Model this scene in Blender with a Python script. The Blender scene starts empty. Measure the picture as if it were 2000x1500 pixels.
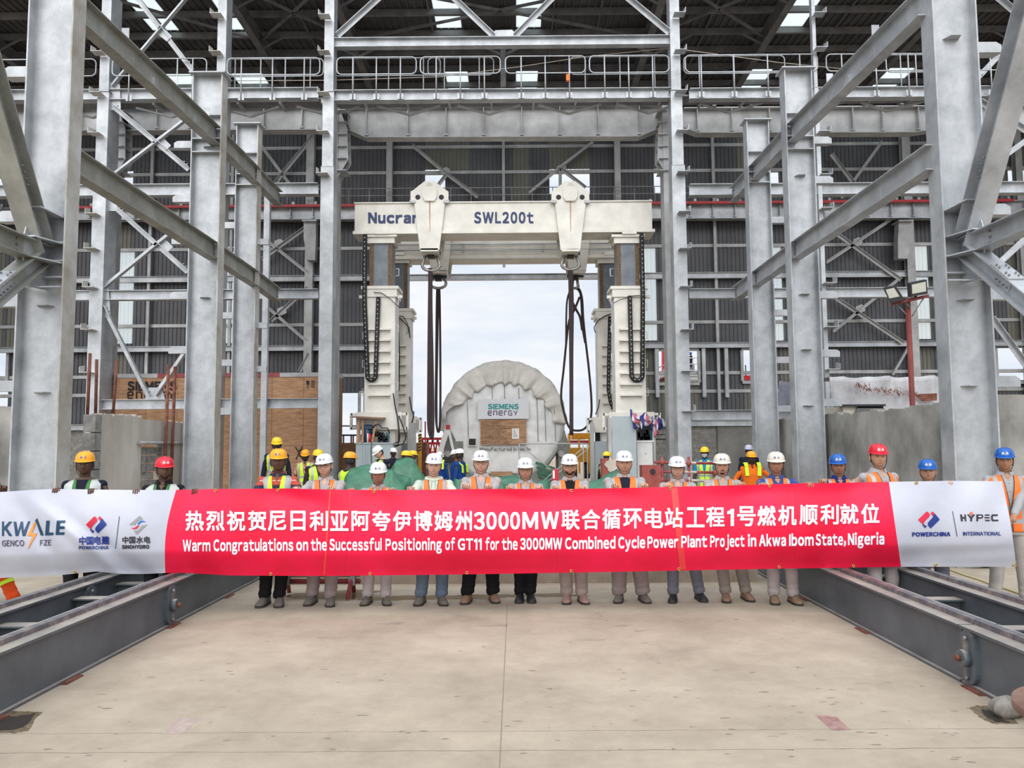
import bpy, bmesh, math, random
from mathutils import Vector as V, Matrix
from math import sin, cos, pi, radians, sqrt, exp, atan2
random.seed(7)
SC = bpy.context.scene
COL = SC.collection

# ------------------------------------------------------------------ camera
F = 1520.0                                    # focal length in pixels of a 2000 x 1500 frame
CAM = V((0, 0, 1.9))
CR = (Matrix.Rotation(.0033, 3, 'Z') @ Matrix.Rotation(pi / 2 + radians(4.4), 3, 'X') @ Matrix.Rotation(-.0067, 3, 'Z'))
cd = bpy.data.cameras.new('camera')
cd.sensor_width = 36; cd.lens = 36 * F / 2000; cd.clip_end = 2000; cd.clip_start = .05
cam = bpy.data.objects.new('camera', cd); COL.objects.link(cam)
cam.matrix_world = Matrix.Translation(CAM) @ CR.to_4x4()
SC.camera = cam
SC.view_settings.view_transform = 'Standard'; SC.view_settings.look = 'None'
SC.view_settings.gamma = 1; SC.view_settings.use_curve_mapping = False
SC.view_settings.exposure = 0.1

# ------------------------------------------------------------------ overcast sky
w = bpy.data.worlds.new('overcast_sky'); SC.world = w; w.use_nodes = True
nt = w.node_tree; nt.nodes.clear()
def N(t, kind, **kw):
    n = t.nodes.new(kind)
    for k, v in kw.items():
        if k.startswith('i_'): n.inputs[k[2:].replace('_', ' ')].default_value = v
        else: setattr(n, k, v)
    return n
tc = N(nt, 'ShaderNodeTexCoord'); sx = N(nt, 'ShaderNodeSeparateXYZ'); nt.links.new(tc.outputs['Generated'], sx.inputs[0])
mp = N(nt, 'ShaderNodeMapping'); mp.inputs['Scale'].default_value = (1.6, 1.6, 7); nt.links.new(tc.outputs['Generated'], mp.inputs[0])
no = N(nt, 'ShaderNodeTexNoise'); no.inputs['Scale'].default_value = 2.2; no.inputs['Detail'].default_value = 6; no.inputs['Roughness'].default_value = .55
nt.links.new(mp.outputs[0], no.inputs['Vector'])
cr = N(nt, 'ShaderNodeValToRGB'); nt.links.new(no.outputs[0], cr.inputs[0])
cr.color_ramp.elements[0].position = .36; cr.color_ramp.elements[0].color = (.66, .75, .87, 1)
cr.color_ramp.elements[1].position = .60; cr.color_ramp.elements[1].color = (.88, .90, .94, 1)
mr = N(nt, 'ShaderNodeMapRange'); mr.inputs['From Min'].default_value = .30; mr.inputs['From Max'].default_value = .95
mr.inputs['To Min'].default_value = 1.0; mr.inputs['To Max'].default_value = 1.9; nt.links.new(sx.outputs[2], mr.inputs[0])
bg = N(nt, 'ShaderNodeBackground'); nt.links.new(cr.outputs[0], bg.inputs[0]); nt.links.new(mr.outputs[0], bg.inputs[1])
wo = N(nt, 'ShaderNodeOutputWorld'); nt.links.new(bg.outputs[0], wo.inputs[0])
# added very soft sun lamp behind the camera, a fill brightening the front
sl = bpy.data.lights.new('soft_fill_sun', 'SUN'); sl.energy = 2.3; sl.angle = radians(70); sl.color = (1, .97, .92)
so = bpy.data.objects.new('soft_fill_sun', sl); COL.objects.link(so); so.rotation_euler = (radians(52), 0, radians(-8))

# ------------------------------------------------------------------ pixel helpers (picture point -> place at a known depth)
def ray(px, py): return CR @ V(((px - 1000) / F, (750 - py) / F, -1))
def P(px, py, Y):
    d = ray(px, py); return CAM + d * (Y / d.y)
def G(px, py, z=0.0):
    d = ray(px, py); return CAM + d * ((z - CAM.z) / d.z)
def lerp(a, b, t): return a + (b - a) * t
def interp(x, pts):
    if x <= pts[0][0]: return pts[0][1]
    for (x0, y0), (x1, y1) in zip(pts, pts[1:]):
        if x <= x1: return y0 + (y1 - y0) * (x - x0) / (x1 - x0)
    return pts[-1][1]

# ------------------------------------------------------------------ materials
MATS = {}
def mat(name, col, rough=.6, metal=0.0, var=.12, scale=6.0, col2=None, bump=0.0, stretch=None, spec=.5, trans=0.0, lo=.35, hi=.7, detail=6, dust=None, nr=.6):
    if name in MATS: return MATS[name]
    m = bpy.data.materials.new(name); m.use_nodes = True; t = m.node_tree
    b = t.nodes['Principled BSDF']; MATS[name] = m
    b.inputs['Roughness'].default_value = rough; b.inputs['Metallic'].default_value = metal
    b.inputs['Specular IOR Level'].default_value = spec
    c = V(col)
    if var <= 0 and col2 is None:
        b.inputs['Base Color'].default_value = (*col, 1); out = None
    else:
        g = N(t, 'ShaderNodeTexCoord'); mpn = N(t, 'ShaderNodeMapping'); t.links.new(g.outputs['Object'], mpn.inputs[0])
        if stretch: mpn.inputs['Scale'].default_value = stretch
        n = N(t, 'ShaderNodeTexNoise'); n.inputs['Scale'].default_value = scale; n.inputs['Detail'].default_value = detail
        n.inputs['Roughness'].default_value = nr; t.links.new(mpn.outputs[0], n.inputs['Vector'])
        r = N(t, 'ShaderNodeValToRGB'); t.links.new(n.outputs[0], r.inputs[0])
        a = c * (1 - var); z = V(col2) if col2 else c * (1 + var)
        r.color_ramp.elements[0].position = lo; r.color_ramp.elements[0].color = (*a, 1)
        r.color_ramp.elements[1].position = hi; r.color_ramp.elements[1].color = (*z, 1)
        out = r.outputs[0]
        if dust:      # settled dust on upward faces
            ge = N(t, 'ShaderNodeNewGeometry'); s3 = N(t, 'ShaderNodeSeparateXYZ'); t.links.new(ge.outputs['Normal'], s3.inputs[0])
            m2 = N(t, 'ShaderNodeMapRange'); m2.inputs['From Min'].default_value = .6; m2.inputs['From Max'].default_value = .95; m2.inputs['To Max'].default_value = .75
            t.links.new(s3.outputs[2], m2.inputs[0])
            mul = N(t, 'ShaderNodeMath', operation='MULTIPLY'); n3 = N(t, 'ShaderNodeTexNoise'); n3.inputs['Scale'].default_value = 3; n3.inputs['Detail'].default_value = 5
            t.links.new(g.outputs['Object'], n3.inputs['Vector']); t.links.new(n3.outputs[0], mul.inputs[0]); t.links.new(m2.outputs[0], mul.inputs[1])
            mul2 = N(t, 'ShaderNodeMath', operation='MULTIPLY', use_clamp=True); mul2.inputs[1].default_value = 1.9; t.links.new(mul.outputs[0], mul2.inputs[0])
            mx = N(t, 'ShaderNodeMixRGB'); t.links.new(mul2.outputs[0], mx.inputs[0]); t.links.new(out, mx.inputs[1]); mx.inputs[2].default_value = (*dust, 1)
            out = mx.outputs[0]
        t.links.new(out, b.inputs['Base Color'])
        if bump:
            bn = N(t, 'ShaderNodeBump'); bn.inputs['Strength'].default_value = bump; bn.inputs['Distance'].default_value = .02
            t.links.new(n.outputs[0], bn.inputs['Height']); t.links.new(bn.outputs[0], b.inputs['Normal'])
    if trans:
        o = t.nodes['Material Output']; mx = N(t, 'ShaderNodeMixShader'); tr = N(t, 'ShaderNodeBsdfTranslucent'); tr.inputs[0].default_value = (.9, .95, .93, 1)
        tp = N(t, 'ShaderNodeBsdfTransparent'); tp.inputs[0].default_value = (.86, .92, .9, 1); m3 = N(t, 'ShaderNodeMixShader'); m3.inputs[0].default_value = .5
        t.links.new(tr.outputs[0], m3.inputs[1]); t.links.new(tp.outputs[0], m3.inputs[2])
        mx.inputs[0].default_value = trans; t.links.new(b.outputs[0], mx.inputs[1]); t.links.new(m3.outputs[0], mx.inputs[2]); t.links.new(mx.outputs[0], o.inputs[0])
    return m

GALV = mat('galvanized_steel', (.30, .318, .338), .44, .35, scale=1.3, col2=(.56, .583, .612), lo=.30, hi=.68, bump=.06, detail=12, nr=.68)
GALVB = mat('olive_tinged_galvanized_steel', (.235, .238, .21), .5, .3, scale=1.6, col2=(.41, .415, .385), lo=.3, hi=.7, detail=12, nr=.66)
GALVD = mat('weathered_galvanized_steel', (.34, .345, .35), .55, .3, scale=1.6, col2=(.52, .53, .54), lo=.3, hi=.7, detail=9)
GALVT = mat('dust_stained_galvanized_steel', (.38, .345, .285), .55, .2, scale=1.6, col2=(.54, .54, .525), lo=.33, hi=.62, detail=12, nr=.66)
DARKST = mat('dark_grey_steel', (.16, .16, .165), .6, .2, scale=2.0, col2=(.24, .24, .25))  # plain dark grey steel for roof members and the catwalk deck
TRACK = mat('slate_blue_track_paint', (.068, .083, .097), .42, 0, scale=2.2, col2=(.105, .123, .138), dust=(.40, .36, .31), detail=10)
TRACKW = mat('worn_rail_steel', (.16, .165, .19), .4, .5, scale=9, col2=(.36, .33, .30), lo=.45, hi=.75)
CONC = mat('cast_concrete', (.33, .32, .295), .85, 0, scale=1.3, col2=(.48, .47, .44), bump=.15, detail=10)
PLASTER = mat('grey_render_plaster', (.17, .17, .155), .9, 0, scale=1.0, col2=(.40, .39, .365), bump=.25, detail=14, stretch=(1, 1, .75), lo=.34, hi=.62)
PLASTERW = mat('pale_render_plaster', (.42, .38, .33), .9, 0, scale=1.0, col2=(.62, .58, .53), bump=.12, detail=10, stretch=(1, 1, .45))
BLOCK = mat('concrete_block', (.20, .195, .18), .9, 0, scale=7, col2=(.34, .33, .31), bump=.4)
CLAD = mat('charcoal_cladding', (.070, .073, .083), .5, .1, scale=.8, col2=(.105, .108, .12))
CLADO = mat('olive_cladding', (.135, .135, .112), .5, .1, scale=.8, col2=(.175, .172, .145))
ROOFM = mat('dark_roof_sheet', (.075, .075, .08), .6, 0, scale=1.5, col2=(.11, .11, .115))
FRP = mat('translucent_sheet', (.8, .83, .82), .5, 0, var=.03, trans=.85)
WHITEP = mat('cream_white_gantry_paint', (.72, .70, .635), .42, 0, scale=1.8, col2=(.80, .78, .72), detail=9)
SILVERP = mat('blue_grey_panel_paint', (.37, .43, .455), .5, 0, var=.06, scale=2)
MASTG = mat('grey_mast_paint', (.13, .155, .185), .45, .1, scale=2.5, col2=(.19, .215, .245), detail=9)
RUSTE = mat('rusty_grease', (.10, .065, .035), .7, 0, scale=12, col2=(.20, .12, .06))
RUBBLE = mat('rubble_concrete', (.20, .18, .155), .95, 0, scale=14, col2=(.34, .32, .29), bump=.5, detail=10, nr=.7)
RUST = mat('rusty_red_steel', (.11, .035, .022), .8, 0, scale=9, col2=(.27, .095, .06), detail=9)
RUSTP = mat('flaking_red_paint', (.30, .06, .045), .7, 0, scale=11, col2=(.38, .10, .085), lo=.4, hi=.8, detail=9)
PLY = mat('plywood', (.30, .155, .075), .7, 0, scale=2.2, col2=(.52, .31, .18), stretch=(1.2, 1.2, 5.5), lo=.3, hi=.72, detail=10)
PLYD = mat('brown_plywood', (.20, .10, .05), .7, 0, scale=2.2, col2=(.31, .165, .09), stretch=(1, 1, 6))
BLACK = mat('black_rubber', (.012, .012, .014), .5, 0, var=.2)
DARK = mat('dark_paint_and_hole_shade', (.02, .021, .025), .7, 0, var=.2)  # near-black parts, and painted shade that fills the holes
NAVYT = mat('navy_lettering', (.012, .03, .115), .5, 0, var=0)
BLACKT = mat('black_stencil_ink', (.014, .012, .012), .7, 0, var=0)
CANVAS = mat('pale_canvas', (.70, .68, .64), .8, 0, scale=2.4, col2=(.83, .815, .78), bump=.12, detail=8)
WRAP = mat('white_plastic_wrap', (.76, .77, .775), .32, 0, scale=2.2, col2=(.88, .885, .89), bump=.5, detail=9)
SIGNW = mat('white_sign_board', (.66, .68, .72), .45, 0, var=.03)
TEAL = mat('teal_lettering', (.0, .28, .29), .5, 0, var=0)
VIOLET = mat('violet_lettering', (.085, .045, .17), .5, 0, var=0)
GREENT = mat('green_tarpaulin', (.018, .10, .055), .42, 0, scale=5, col2=(.05, .20, .115), bump=.3, detail=9)
REDP = mat('red_paint', (.5, .02, .03), .45, 0, var=.1)
YELP = mat('yellow_machine_paint', (.72, .34, .015), .45, 0, var=.1)
CREAMP = mat('cream_paint', (.66, .62, .52), .5, 0, var=.08)
WHITEM = mat('white_paint', (.75, .75, .74), .45, 0, var=.04)
STEELB = mat('bright_bolt_steel', (.30, .30, .31), .4, .7, var=.2)
REDC = mat('dark_red_tube_paint', (.25, .03, .04), .5, 0, scale=8, col2=(.36, .07, .07))
PIPEW = mat('pale_tube_paint', (.48, .42, .36), .55, 0, var=.15)
DRYSTAIN = mat('dried_stain', (.30, .26, .21), .9, 0, var=.12)
GLASSD = mat('dark_glass', (.02, .022, .025), .08, 0, var=0)

# ------------------------------------------------------------------ mesh builder
Z = V((0, 0, 1))
def frame(a, b, up=Z):
    t = (b - a).normalized(); s = t.cross(up)
    if s.length < 1e-4: s = t.cross(V((0, 1, 0)))
    s.normalize(); return t, s, s.cross(t)
def origin_of(p):
    o = V((0, 0, 0))
    while p is not None: o += p.location; p = p.parent
    return o
class MB:
    def __init__(s): s.v = []; s.f = []; s.m = []; s.sm = []
    def add(s, vs, fs, mi=0, smooth=False):
        k = len(s.v); s.v += [V(p) for p in vs]
        for f in fs: s.f.append([i + k for i in f]); s.m.append(mi); s.sm.append(smooth)
        return s
    def bx(s, x0, x1, y0, y1, z0, z1, mi=0):
        return s.add([(x0,y0,z0),(x1,y0,z0),(x1,y1,z0),(x0,y1,z0),(x0,y0,z1),(x1,y0,z1),(x1,y1,z1),(x0,y1,z1)],
                     [(3,2,1,0),(4,5,6,7),(0,1,5,4),(1,2,6,5),(2,3,7,6),(3,0,4,7)], mi)
    def sec(s, a, b, poly, up=Z, mi=0, smooth=False):
        a = V(a); b = V(b); t, sd, u = frame(a, b, up); n = len(poly)
        vs = [a + sd * p + u * q for p, q in poly] + [b + sd * p + u * q for p, q in poly]
        fs = [(i, (i+1) % n, n + (i+1) % n, n + i) for i in range(n)]
        s.add(vs, fs, mi, smooth); k = len(s.v) - 2 * n
        s.f.append([k + i for i in range(n)][::-1]); s.f.append([k + n + i for i in range(n)]); s.m += [mi, mi]; s.sm += [False, False]
        return s
    def bar(s, a, b, w, h, up=Z, mi=0): return s.sec(a, b, [(-w/2,-h/2),(w/2,-h/2),(w/2,h/2),(-w/2,h/2)], up, mi)
    def ibeam(s, a, b, h, w, tf=.018, tw=.012, up=Z, mi=0):
        H = h / 2; W = w / 2; c = tw / 2
        return s.sec(a, b, [(-W,-H),(W,-H),(W,-H+tf),(c,-H+tf),(c,H-tf),(W,H-tf),(W,H),(-W,H),(-W,H-tf),(-c,H-tf),(-c,-H+tf),(-W,-H+tf)], up, mi)
    def angle(s, a, b, w, t=.01, up=Z, mi=0): return s.sec(a, b, [(0,0),(w,0),(w,t),(t,t),(t,w),(0,w)], up, mi)
    def chan(s, a, b, h, w, t=.01, up=Z, mi=0):
        H = h / 2; return s.sec(a, b, [(0,-H),(w,-H),(w,-H+t),(t,-H+t),(t,H-t),(w,H-t),(w,H),(0,H)], up, mi)
    def cyl(s, a, b, r, n=12, mi=0, r2=None):
        r2 = r if r2 is None else r2; a = V(a); b = V(b); t, sd, u = frame(a, b)
        an = [2*pi*i/n for i in range(n)]
        vs = [a + (sd*cos(q) + u*sin(q))*r for q in an] + [b + (sd*cos(q) + u*sin(q))*r2 for q in an]
        s.add(vs, [(i, (i+1)%n, n+(i+1)%n, n+i) for i in range(n)], mi, True); k = len(s.v) - 2*n
        s.f.append([k+i for i in range(n)][::-1]); s.f.append([k+n+i for i in range(n)]); s.m += [mi, mi]; s.sm += [False, False]
        return s
    def tube(s, pts, r, n=8, closed=False, mi=0, caps=True, sx=1.0):
        pts = [V(p) for p in pts]; L = len(pts); rr = r if isinstance(r, (list, tuple)) else [r]*L
        k = len(s.v); prev = None
        for i, p in enumerate(pts):
            if closed: t = pts[(i+1) % L] - pts[i-1]
            else: t = pts[min(i+1, L-1)] - pts[max(i-1, 0)]
            t.normalize()
            if prev is None:
                sd = t.cross(Z)
                if sd.length < 1e-3: sd = t.cross(V((0,1,0)))
            else: sd = prev - t * prev.dot(t)
            sd.normalize(); u = sd.cross(t); prev = sd
            for j in range(n):
                q = 2*pi*j/n; s.v.append(p + (sd*cos(q)*sx + u*sin(q))*rr[i])
        R = L if closed else L-1
        for i in range(R):
            for j in range(n):
                a0 = k+i*n+j; a1 = k+i*n+(j+1)%n; b0 = k+((i+1)%L)*n+j; b1 = k+((i+1)%L)*n+(j+1)%n
                s.f.append([a0, a1, b1, b0]); s.m.append(mi); s.sm.append(True)
        if caps and not closed:
            s.f.append([k+j for j in range(n)][::-1]); s.f.append([k+(L-1)*n+j for j in range(n)]); s.m += [mi, mi]; s.sm += [False, False]
        return s
    def grid(s, fn, nu, nv, mi=0, smooth=True, wrap=False, keep=None, mfn=None):
        k = len(s.v); W = nu if wrap else nu+1
        for j in range(nv+1):
            for i in range(W): s.v.append(V(fn(i/nu, j/nv)))
        for j in range(nv):
            for i in range(nu):
                uc = (i+.5)/nu; vc = (j+.5)/nv
                if keep and not keep(uc, vc): continue
                i1 = (i+1) % W if wrap else i+1
                s.f.append([k+j*W+i, k+j*W+i1, k+(j+1)*W+i1, k+(j+1)*W+i]); s.m.append(mfn(uc, vc) if mfn else mi); s.sm.append(smooth)
        return s
    def ball(s, c, r, nu=16, nv=10, mi=0):
        r = (r, r, r) if not isinstance(r, (tuple, list)) else r; c = V(c)
        return s.grid(lambda u, v: c + V((r[0]*sin(pi*v)*cos(2*pi*u), r[1]*sin(pi*v)*sin(2*pi*u), -r[2]*cos(pi*v))), nu, nv, mi, True, True)
    def poly(s, pts, mi=0): return s.add(pts, [list(range(len(pts)))], mi)
    def plate(s, pts, d, mi=0):      # flat polygon given thickness d (vector)
        n = len(pts); d = V(d); pts = [V(p) for p in pts]
        return s.add(pts + [p + d for p in pts], [list(range(n))[::-1], [n+i for i in range(n)]] + [(i, (i+1)%n, n+(i+1)%n, n+i) for i in range(n)], mi)
    def mesh(s, name, mats, org=None):
        me = bpy.data.meshes.new(name); o = V(org) if org is not None else V((0,0,0))
        me.from_pydata([tuple(p - o) for p in s.v], [], s.f)
        for m in (mats if isinstance(mats, (list, tuple)) else [mats]): me.materials.append(m)
        if len(s.f) == len(me.polygons):
            me.polygons.foreach_set('material_index', s.m); me.polygons.foreach_set('use_smooth', s.sm)
        me.update(); return me
    def build(s, name, mats, parent=None, org=None, fix=True):
        if parent is None and org is None:
            xs = [p.x for p in s.v]; ys = [p.y for p in s.v]; zs = [p.z for p in s.v]
            org = V(((min(xs)+max(xs))/2, (min(ys)+max(ys))/2, min(zs)))
        if parent is not None: org = origin_of(parent)
        me = s.mesh(name, mats, org)
        if fix:
            b = bmesh.new(); b.from_mesh(me); bmesh.ops.recalc_face_normals(b, faces=b.faces); b.to_mesh(me); b.free()
        o = bpy.data.objects.new(name, me); COL.objects.link(o)
        if parent is not None: o.parent = parent
        else: o.location = org
        return o
def tag(o, label=None, cat=None, group=None, kind=None):
    if label: o['label'] = label
    if cat: o['category'] = cat
    if group: o['group'] = group
    if kind: o['kind'] = kind
    return o
def thing(name, loc, label, cat, group=None, kind='thing'):
    o = bpy.data.objects.new(name, None); COL.objects.link(o); o.location = loc; o.empty_display_size = .2
    return tag(o, label, cat, group, kind)
def struct(name, loc=(0,0,0), label=None):
    o = bpy.data.objects.new(name, None); COL.objects.link(o); o.location = loc; o['kind'] = 'structure'
    if label: o['label'] = label
    return o

# ------------------------------------------------------------------ lettering
GLY = {}
def glyph(ch):
    if ch in GLY: return GLY[ch]
    if ch == 'I': r = ([(0,0),(.10,0),(.10,.733),(0,.733)], [(0,1,2,3)])
    elif ch == 'l': r = ([(0,0),(.09,0),(.09,.78),(0,.78)], [(0,1,2,3)])
    elif ch == '1': r = ([(.16,0),(.26,0),(.26,.733),(.17,.733),(.13,.67),(.0,.62),(.0,.54),(.16,.58)], [(0,1,2,7),(7,2,3,4),(7,4,5,6)])
    elif ch == '|': r = ([(0,-.1),(.05,-.1),(.05,.8),(0,.8)], [(0,1,2,3)])
    else:
        c = bpy.data.curves.new('g', 'FONT'); c.resolution_u = 3
        c.body = chr(ord(ch) + 0xFEE0) if 33 <= ord(ch) < 127 else ch
        o = bpy.data.objects.new('g', c); COL.objects.link(o)
        me = bpy.data.meshes.new_from_object(o.evaluated_get(bpy.context.evaluated_depsgraph_get()))
        bpy.data.objects.remove(o); bpy.data.curves.remove(c)
        vs = [(p.co.x, p.co.y) for p in me.vertices]; fs = [tuple(p.vertices) for p in me.polygons]
        bpy.data.meshes.remove(me)
        x0 = min(p[0] for p in vs) if vs else 0
        r = ([(x - x0, y) for x, y in vs], fs)
    vs, fs = [tuple(p) for p in r[0]], []
    todo = [tuple(f[k] for k in (0, i, i+1)) for f in r[1] for i in range(1, len(f)-1)]
    while todo:
        t3 = todo.pop(); d, i = max(((vs[t3[k]][0]-vs[t3[(k+1)%3]][0])**2 + (vs[t3[k]][1]-vs[t3[(k+1)%3]][1])**2, k) for k in range(3))
        if d > .055:
            a, b, c = t3[i], t3[(i+1)%3], t3[(i+2)%3]; vs.append(((vs[a][0]+vs[b][0])/2, (vs[a][1]+vs[b][1])/2)); n = len(vs)-1; todo += [(a, n, c), (n, b, c)]
        else: fs.append(t3)
    r = (vs, fs)
    GLY[ch] = r; return r
def lay(text, bold=.02, gap=.09, space=.28):
    """text -> list of (verts, faces) in em units, total width"""
    out = []; x = bold
    for ch in text:
        if ch == ' ': x += space; continue
        vs, fs = glyph(ch)
        wd = max(p[0] for p in vs)
        out.append(([(px + x, py) for px, py in vs], fs)); x += wd + gap + 2*bold
    return out, x - gap - bold
def text_mb(mb, text, fn, bold=.02, gap=.09, space=.28, mi=0, nb=1, nudge=V((0, -.0005, 0))):
    """fn(u, v): u 0..1 across the text, v in em units of height above the baseline -> point"""
    gl, wd = lay(text, bold, gap, space)
    offs = [(0, 0)] if bold <= 0 else [(dx*bold/nb, dy*bold/nb) for dx in range(-nb, nb+1) for dy in range(-nb, nb+1)]
    for vs, fs in gl:
        for k, (dx, dy) in enumerate(offs): mb.add([fn((x+dx)/wd, y+dy) + nudge*k for x, y in vs], fs, mi)
    return mb
# ================================================================== SETTING
YF, YW = 23.4, 34.6
FLOORM = mat('pale_concrete_floor', (.31, .258, .192), .8, 0, scale=.9, col2=(.46, .392, .305), bump=.06, lo=.30, hi=.68, detail=15, nr=.74)
DIRT = mat('dry_earth', (.30, .23, .16), .95, 0, scale=.8, col2=(.42, .34, .25))
fl = struct('floor')
MB().bx(-16, 16, -6, 36, -.3, 0).build('concrete_slab', FLOORM, fl)
rd = random.Random(3)
def blob(c, rx, ry, n=40, z=.002, rough=.35, seed=0):
    r_ = random.Random(seed); ph = [r_.uniform(0, 6.3) for _ in range(5)]
    pts = []
    for i in range(n):
        a = 2*pi*i/n; k = 1 + rough*(.5*sin(2*a+ph[0]) + .4*sin(3*a+ph[1]) + .3*sin(5*a+ph[2]) + .25*sin(9*a+ph[3]) + .2*sin(14*a+ph[4]))
        pts.append(V((c.x + rx*k*cos(a), c.y + ry*k*sin(a), z)))
    return pts
JOINT = mat('joint_dirt', (.23, .20, .16), .95, 0, var=.2, scale=20)
m = MB()
def crack(y, x0, x1, w_, seed):
    r_ = random.Random(seed); x = x0; yy = y; up = []; dn = []
    while x <= x1:
        ww = w_ * r_.uniform(.15, 1.0); up.append(V((x, yy + ww/2, .0007))); dn.append(V((x, yy - ww/2, .0007)))
        x += r_.uniform(.05, .14); yy = y + r_.uniform(-.006, .006)
    m.add(up + dn, [(i, len(up)+i, len(up)+i+1, i+1) for i in range(len(up)-1)])
a = G(1000, 1428); crack(a.y, -5, 5, .007, 1)
a = G(1000, 1466); crack(a.y, -5, 5, .012, 2)
crack(G(1000, 1179).y, -3.6, 3.5, .012, 4)
m.build('expansion_joint', JOINT, fl)
m = MB(); m.bx(G(990, 1200).x - .004, G(990, 1200).x + .004, 2, G(990, 1179).y, -.01, .0007); m.build('saw_cut', JOINT, fl)
WET = mat('wet_concrete', (.15, .105, .06), .25, 0, scale=3, col2=(.21, .155, .095))
PUD = mat('standing_water', (.045, .042, .035), .04, 0, var=.1)
for i, (px, py, rx, ry) in enumerate([(650, 1162, .66, .27), (765, 1168, .62, .17), (905, 1166, .85, .14), (1062, 1163, .42, .13)]):
    MB().poly(blob(G(px, py), rx, ry, 60, .0006+.0002*i, .35, i)).build('wet_patch', WET, fl)
for i, (px, py, rx, ry) in enumerate([(766, 1218, .13, .05), (968, 1222, .12, .05), (1250, 1232, .07, .03), (1215, 1222, .1, .03), (630, 1246, .05, .02), (1160, 1250, .1, .03)]):
    MB().poly(blob(G(px, py), rx, ry, 40, .0007, .5, 20+i)).build('dark_stain', DRYSTAIN, fl)
m = MB(); r_ = random.Random(11)
for i in range(170):
    px = r_.uniform(60, 1900); py = r_.uniform(1195, 1490)
    c = G(px, py)
    if abs(c.x) > 3.3: continue
    s_ = r_.uniform(.004, .014); m.poly(blob(c, s_*r_.uniform(1, 3.5), s_, 8, .0005, .4, i))
m.build('dirt_specks', JOINT, fl)['kind'] = 'stuff'
m = MB()
for i, (px, py) in enumerate([(1552, 1303), (1563, 1304), (1598, 1345), (1626, 1347), (1662, 1346), (1692, 1335), (1622, 1363), (1607, 1371), (1563, 1391), (1500, 1400), (1547, 1398), (1510, 1438), (1530, 1433), (1677, 1335), (1635, 1372)]):
    m.poly(blob(G(px, py), .028, .014, 12, .0006, .5, 60+i))
m.build('splash_spots', DRYSTAIN, fl)['kind'] = 'stuff'
PMARK = mat('faded_red_paint_mark', (.25, .10, .10), .85, 0, scale=9, col2=(.42, .31, .27), lo=.35, hi=.75)
PMARK2 = mat('very_faded_red_paint_mark', (.37, .27, .25), .85, 0, scale=9, col2=(.44, .37, .32))
m = MB(); m.poly([G(1590, 1396), G(1632, 1399), G(1662, 1426), G(1624, 1427), G(1610, 1413)]); [setattr(q, 'z', .0008) for q in m.v]; m.build('paint_mark', PMARK, fl)
m = MB(); m.poly([G(352, 1403), G(390, 1403), G(356, 1433), G(318, 1433)]); [setattr(q, 'z', .0008) for q in m.v]; m.build('paint_mark', PMARK2, fl)
# pits with water at the slab's broken corners
MUD = mat('muddy_pit_rim', (.10,.075,.04), .5, 0, scale=20, col2=(.24,.19,.12), bump=.3)
def jag(pts, seed, amp, z):
    r_ = random.Random(seed); out = []
    for (xa, ya), (xb, yb) in zip(pts, pts[1:] + pts[:1]):
        n = max(2, int(max(abs(xb-xa), abs(yb-ya))/3)); out += [(lerp(xa, xb, k/n) + r_.uniform(-amp, amp)*1.5, lerp(ya, yb, k/n) + r_.uniform(-amp, amp)) for k in range(n)]
    o_ = [G(*p) for p in out]
    for q in o_: q.z = z
    return o_
for pts, rim, sd in (([(-30,1402),(10,1397),(30,1400),(70,1393),(60,1408),(46,1420),(28,1426),(-30,1428)], [(-30,1394),(18,1388),(84,1391),(70,1402),(56,1428),(30,1432),(-30,1432)], 1),
                  ([(1915,1386),(1934,1388),(1950,1402),(1974,1412),(1945,1411),(1925,1400)], [(1893,1382),(1908,1378),(1940,1380),(1975,1398),(1990,1414),(1942,1414),(1914,1402)], 2)):
    MB().poly(jag(rim, sd, .8, .0008)).build('broken_pit_edge', MUD, fl); MB().poly(jag(pts, sd+5, .5, .0014)).build('water_filled_pit', PUD, fl)
# plinth behind the group, and outside ground
CURB = mat('stained_concrete_upstand', (.30, .25, .19), .9, 0, scale=2.5, col2=(.42, .36, .29), bump=.2)
o = MB().bx(-3.4, 3.3, 10.8, 11.3, 0, .34).build('trim_1', CURB); o['kind'] = 'structure'; o['label'] = 'low stained concrete upstand across the slab behind the group'
gd = MB().bx(-300, 300, -60, 500, -.8, -.31).build('ground', DIRT); gd['kind'] = 'structure'

# ---------------------------------------------------------------- far cladding wall
wb = struct('wall_back', (0, YW, 0), 'ribbed charcoal cladding wall at the far side of the hall')
def rect(x0, y0, x1, y1):
    a = P(x0, y0, YW); b = P(x1, y1, YW); return (a.x, b.x, b.z, a.z)
OPEN = [rect(740, 462, 1238, 985), rect(655, 768, 742, 985)]
OPEN += [rect(*r) for r in [(-60,335,20,362),(235,335,262,378),(832,332,870,378),(1075,331,1155,378),(1275,330,1306,377),(1500,330,1520,377),(1965,328,2060,377),
         (-60,690,14,742),(1283,686,1365,745),(1450,684,1468,742),(1945,680,2060,742),(-60,762,12,795)]]
TRN = [rect(*r) for r in [(229,486,257,671),(1258,480,1280,665),(1508,478,1530,665),(1784,476,1815,662),(443,482,456,670)]]
OLV = [rect(*r) for r in [(830,270,915,332),(1000,270,1032,480),(1072,270,1152,332),(1275,270,1290,332),(1437,270,1453,332),(230,440,256,486),(226,680,250,745),
        (1258,676,1282,835),(1284,745,1316,835),(1348,745,1370,835),(1452,742,1475,835),(1792,672,1830,835),(1520,676,1545,790),(1945,270,2100,680),(20,560,42,690),(-60,470,5,690)]]
def inr(x, z, rs): return any(r[0] <= x <= r[1] and r[2] <= z <= r[3] for r in rs)
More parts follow.
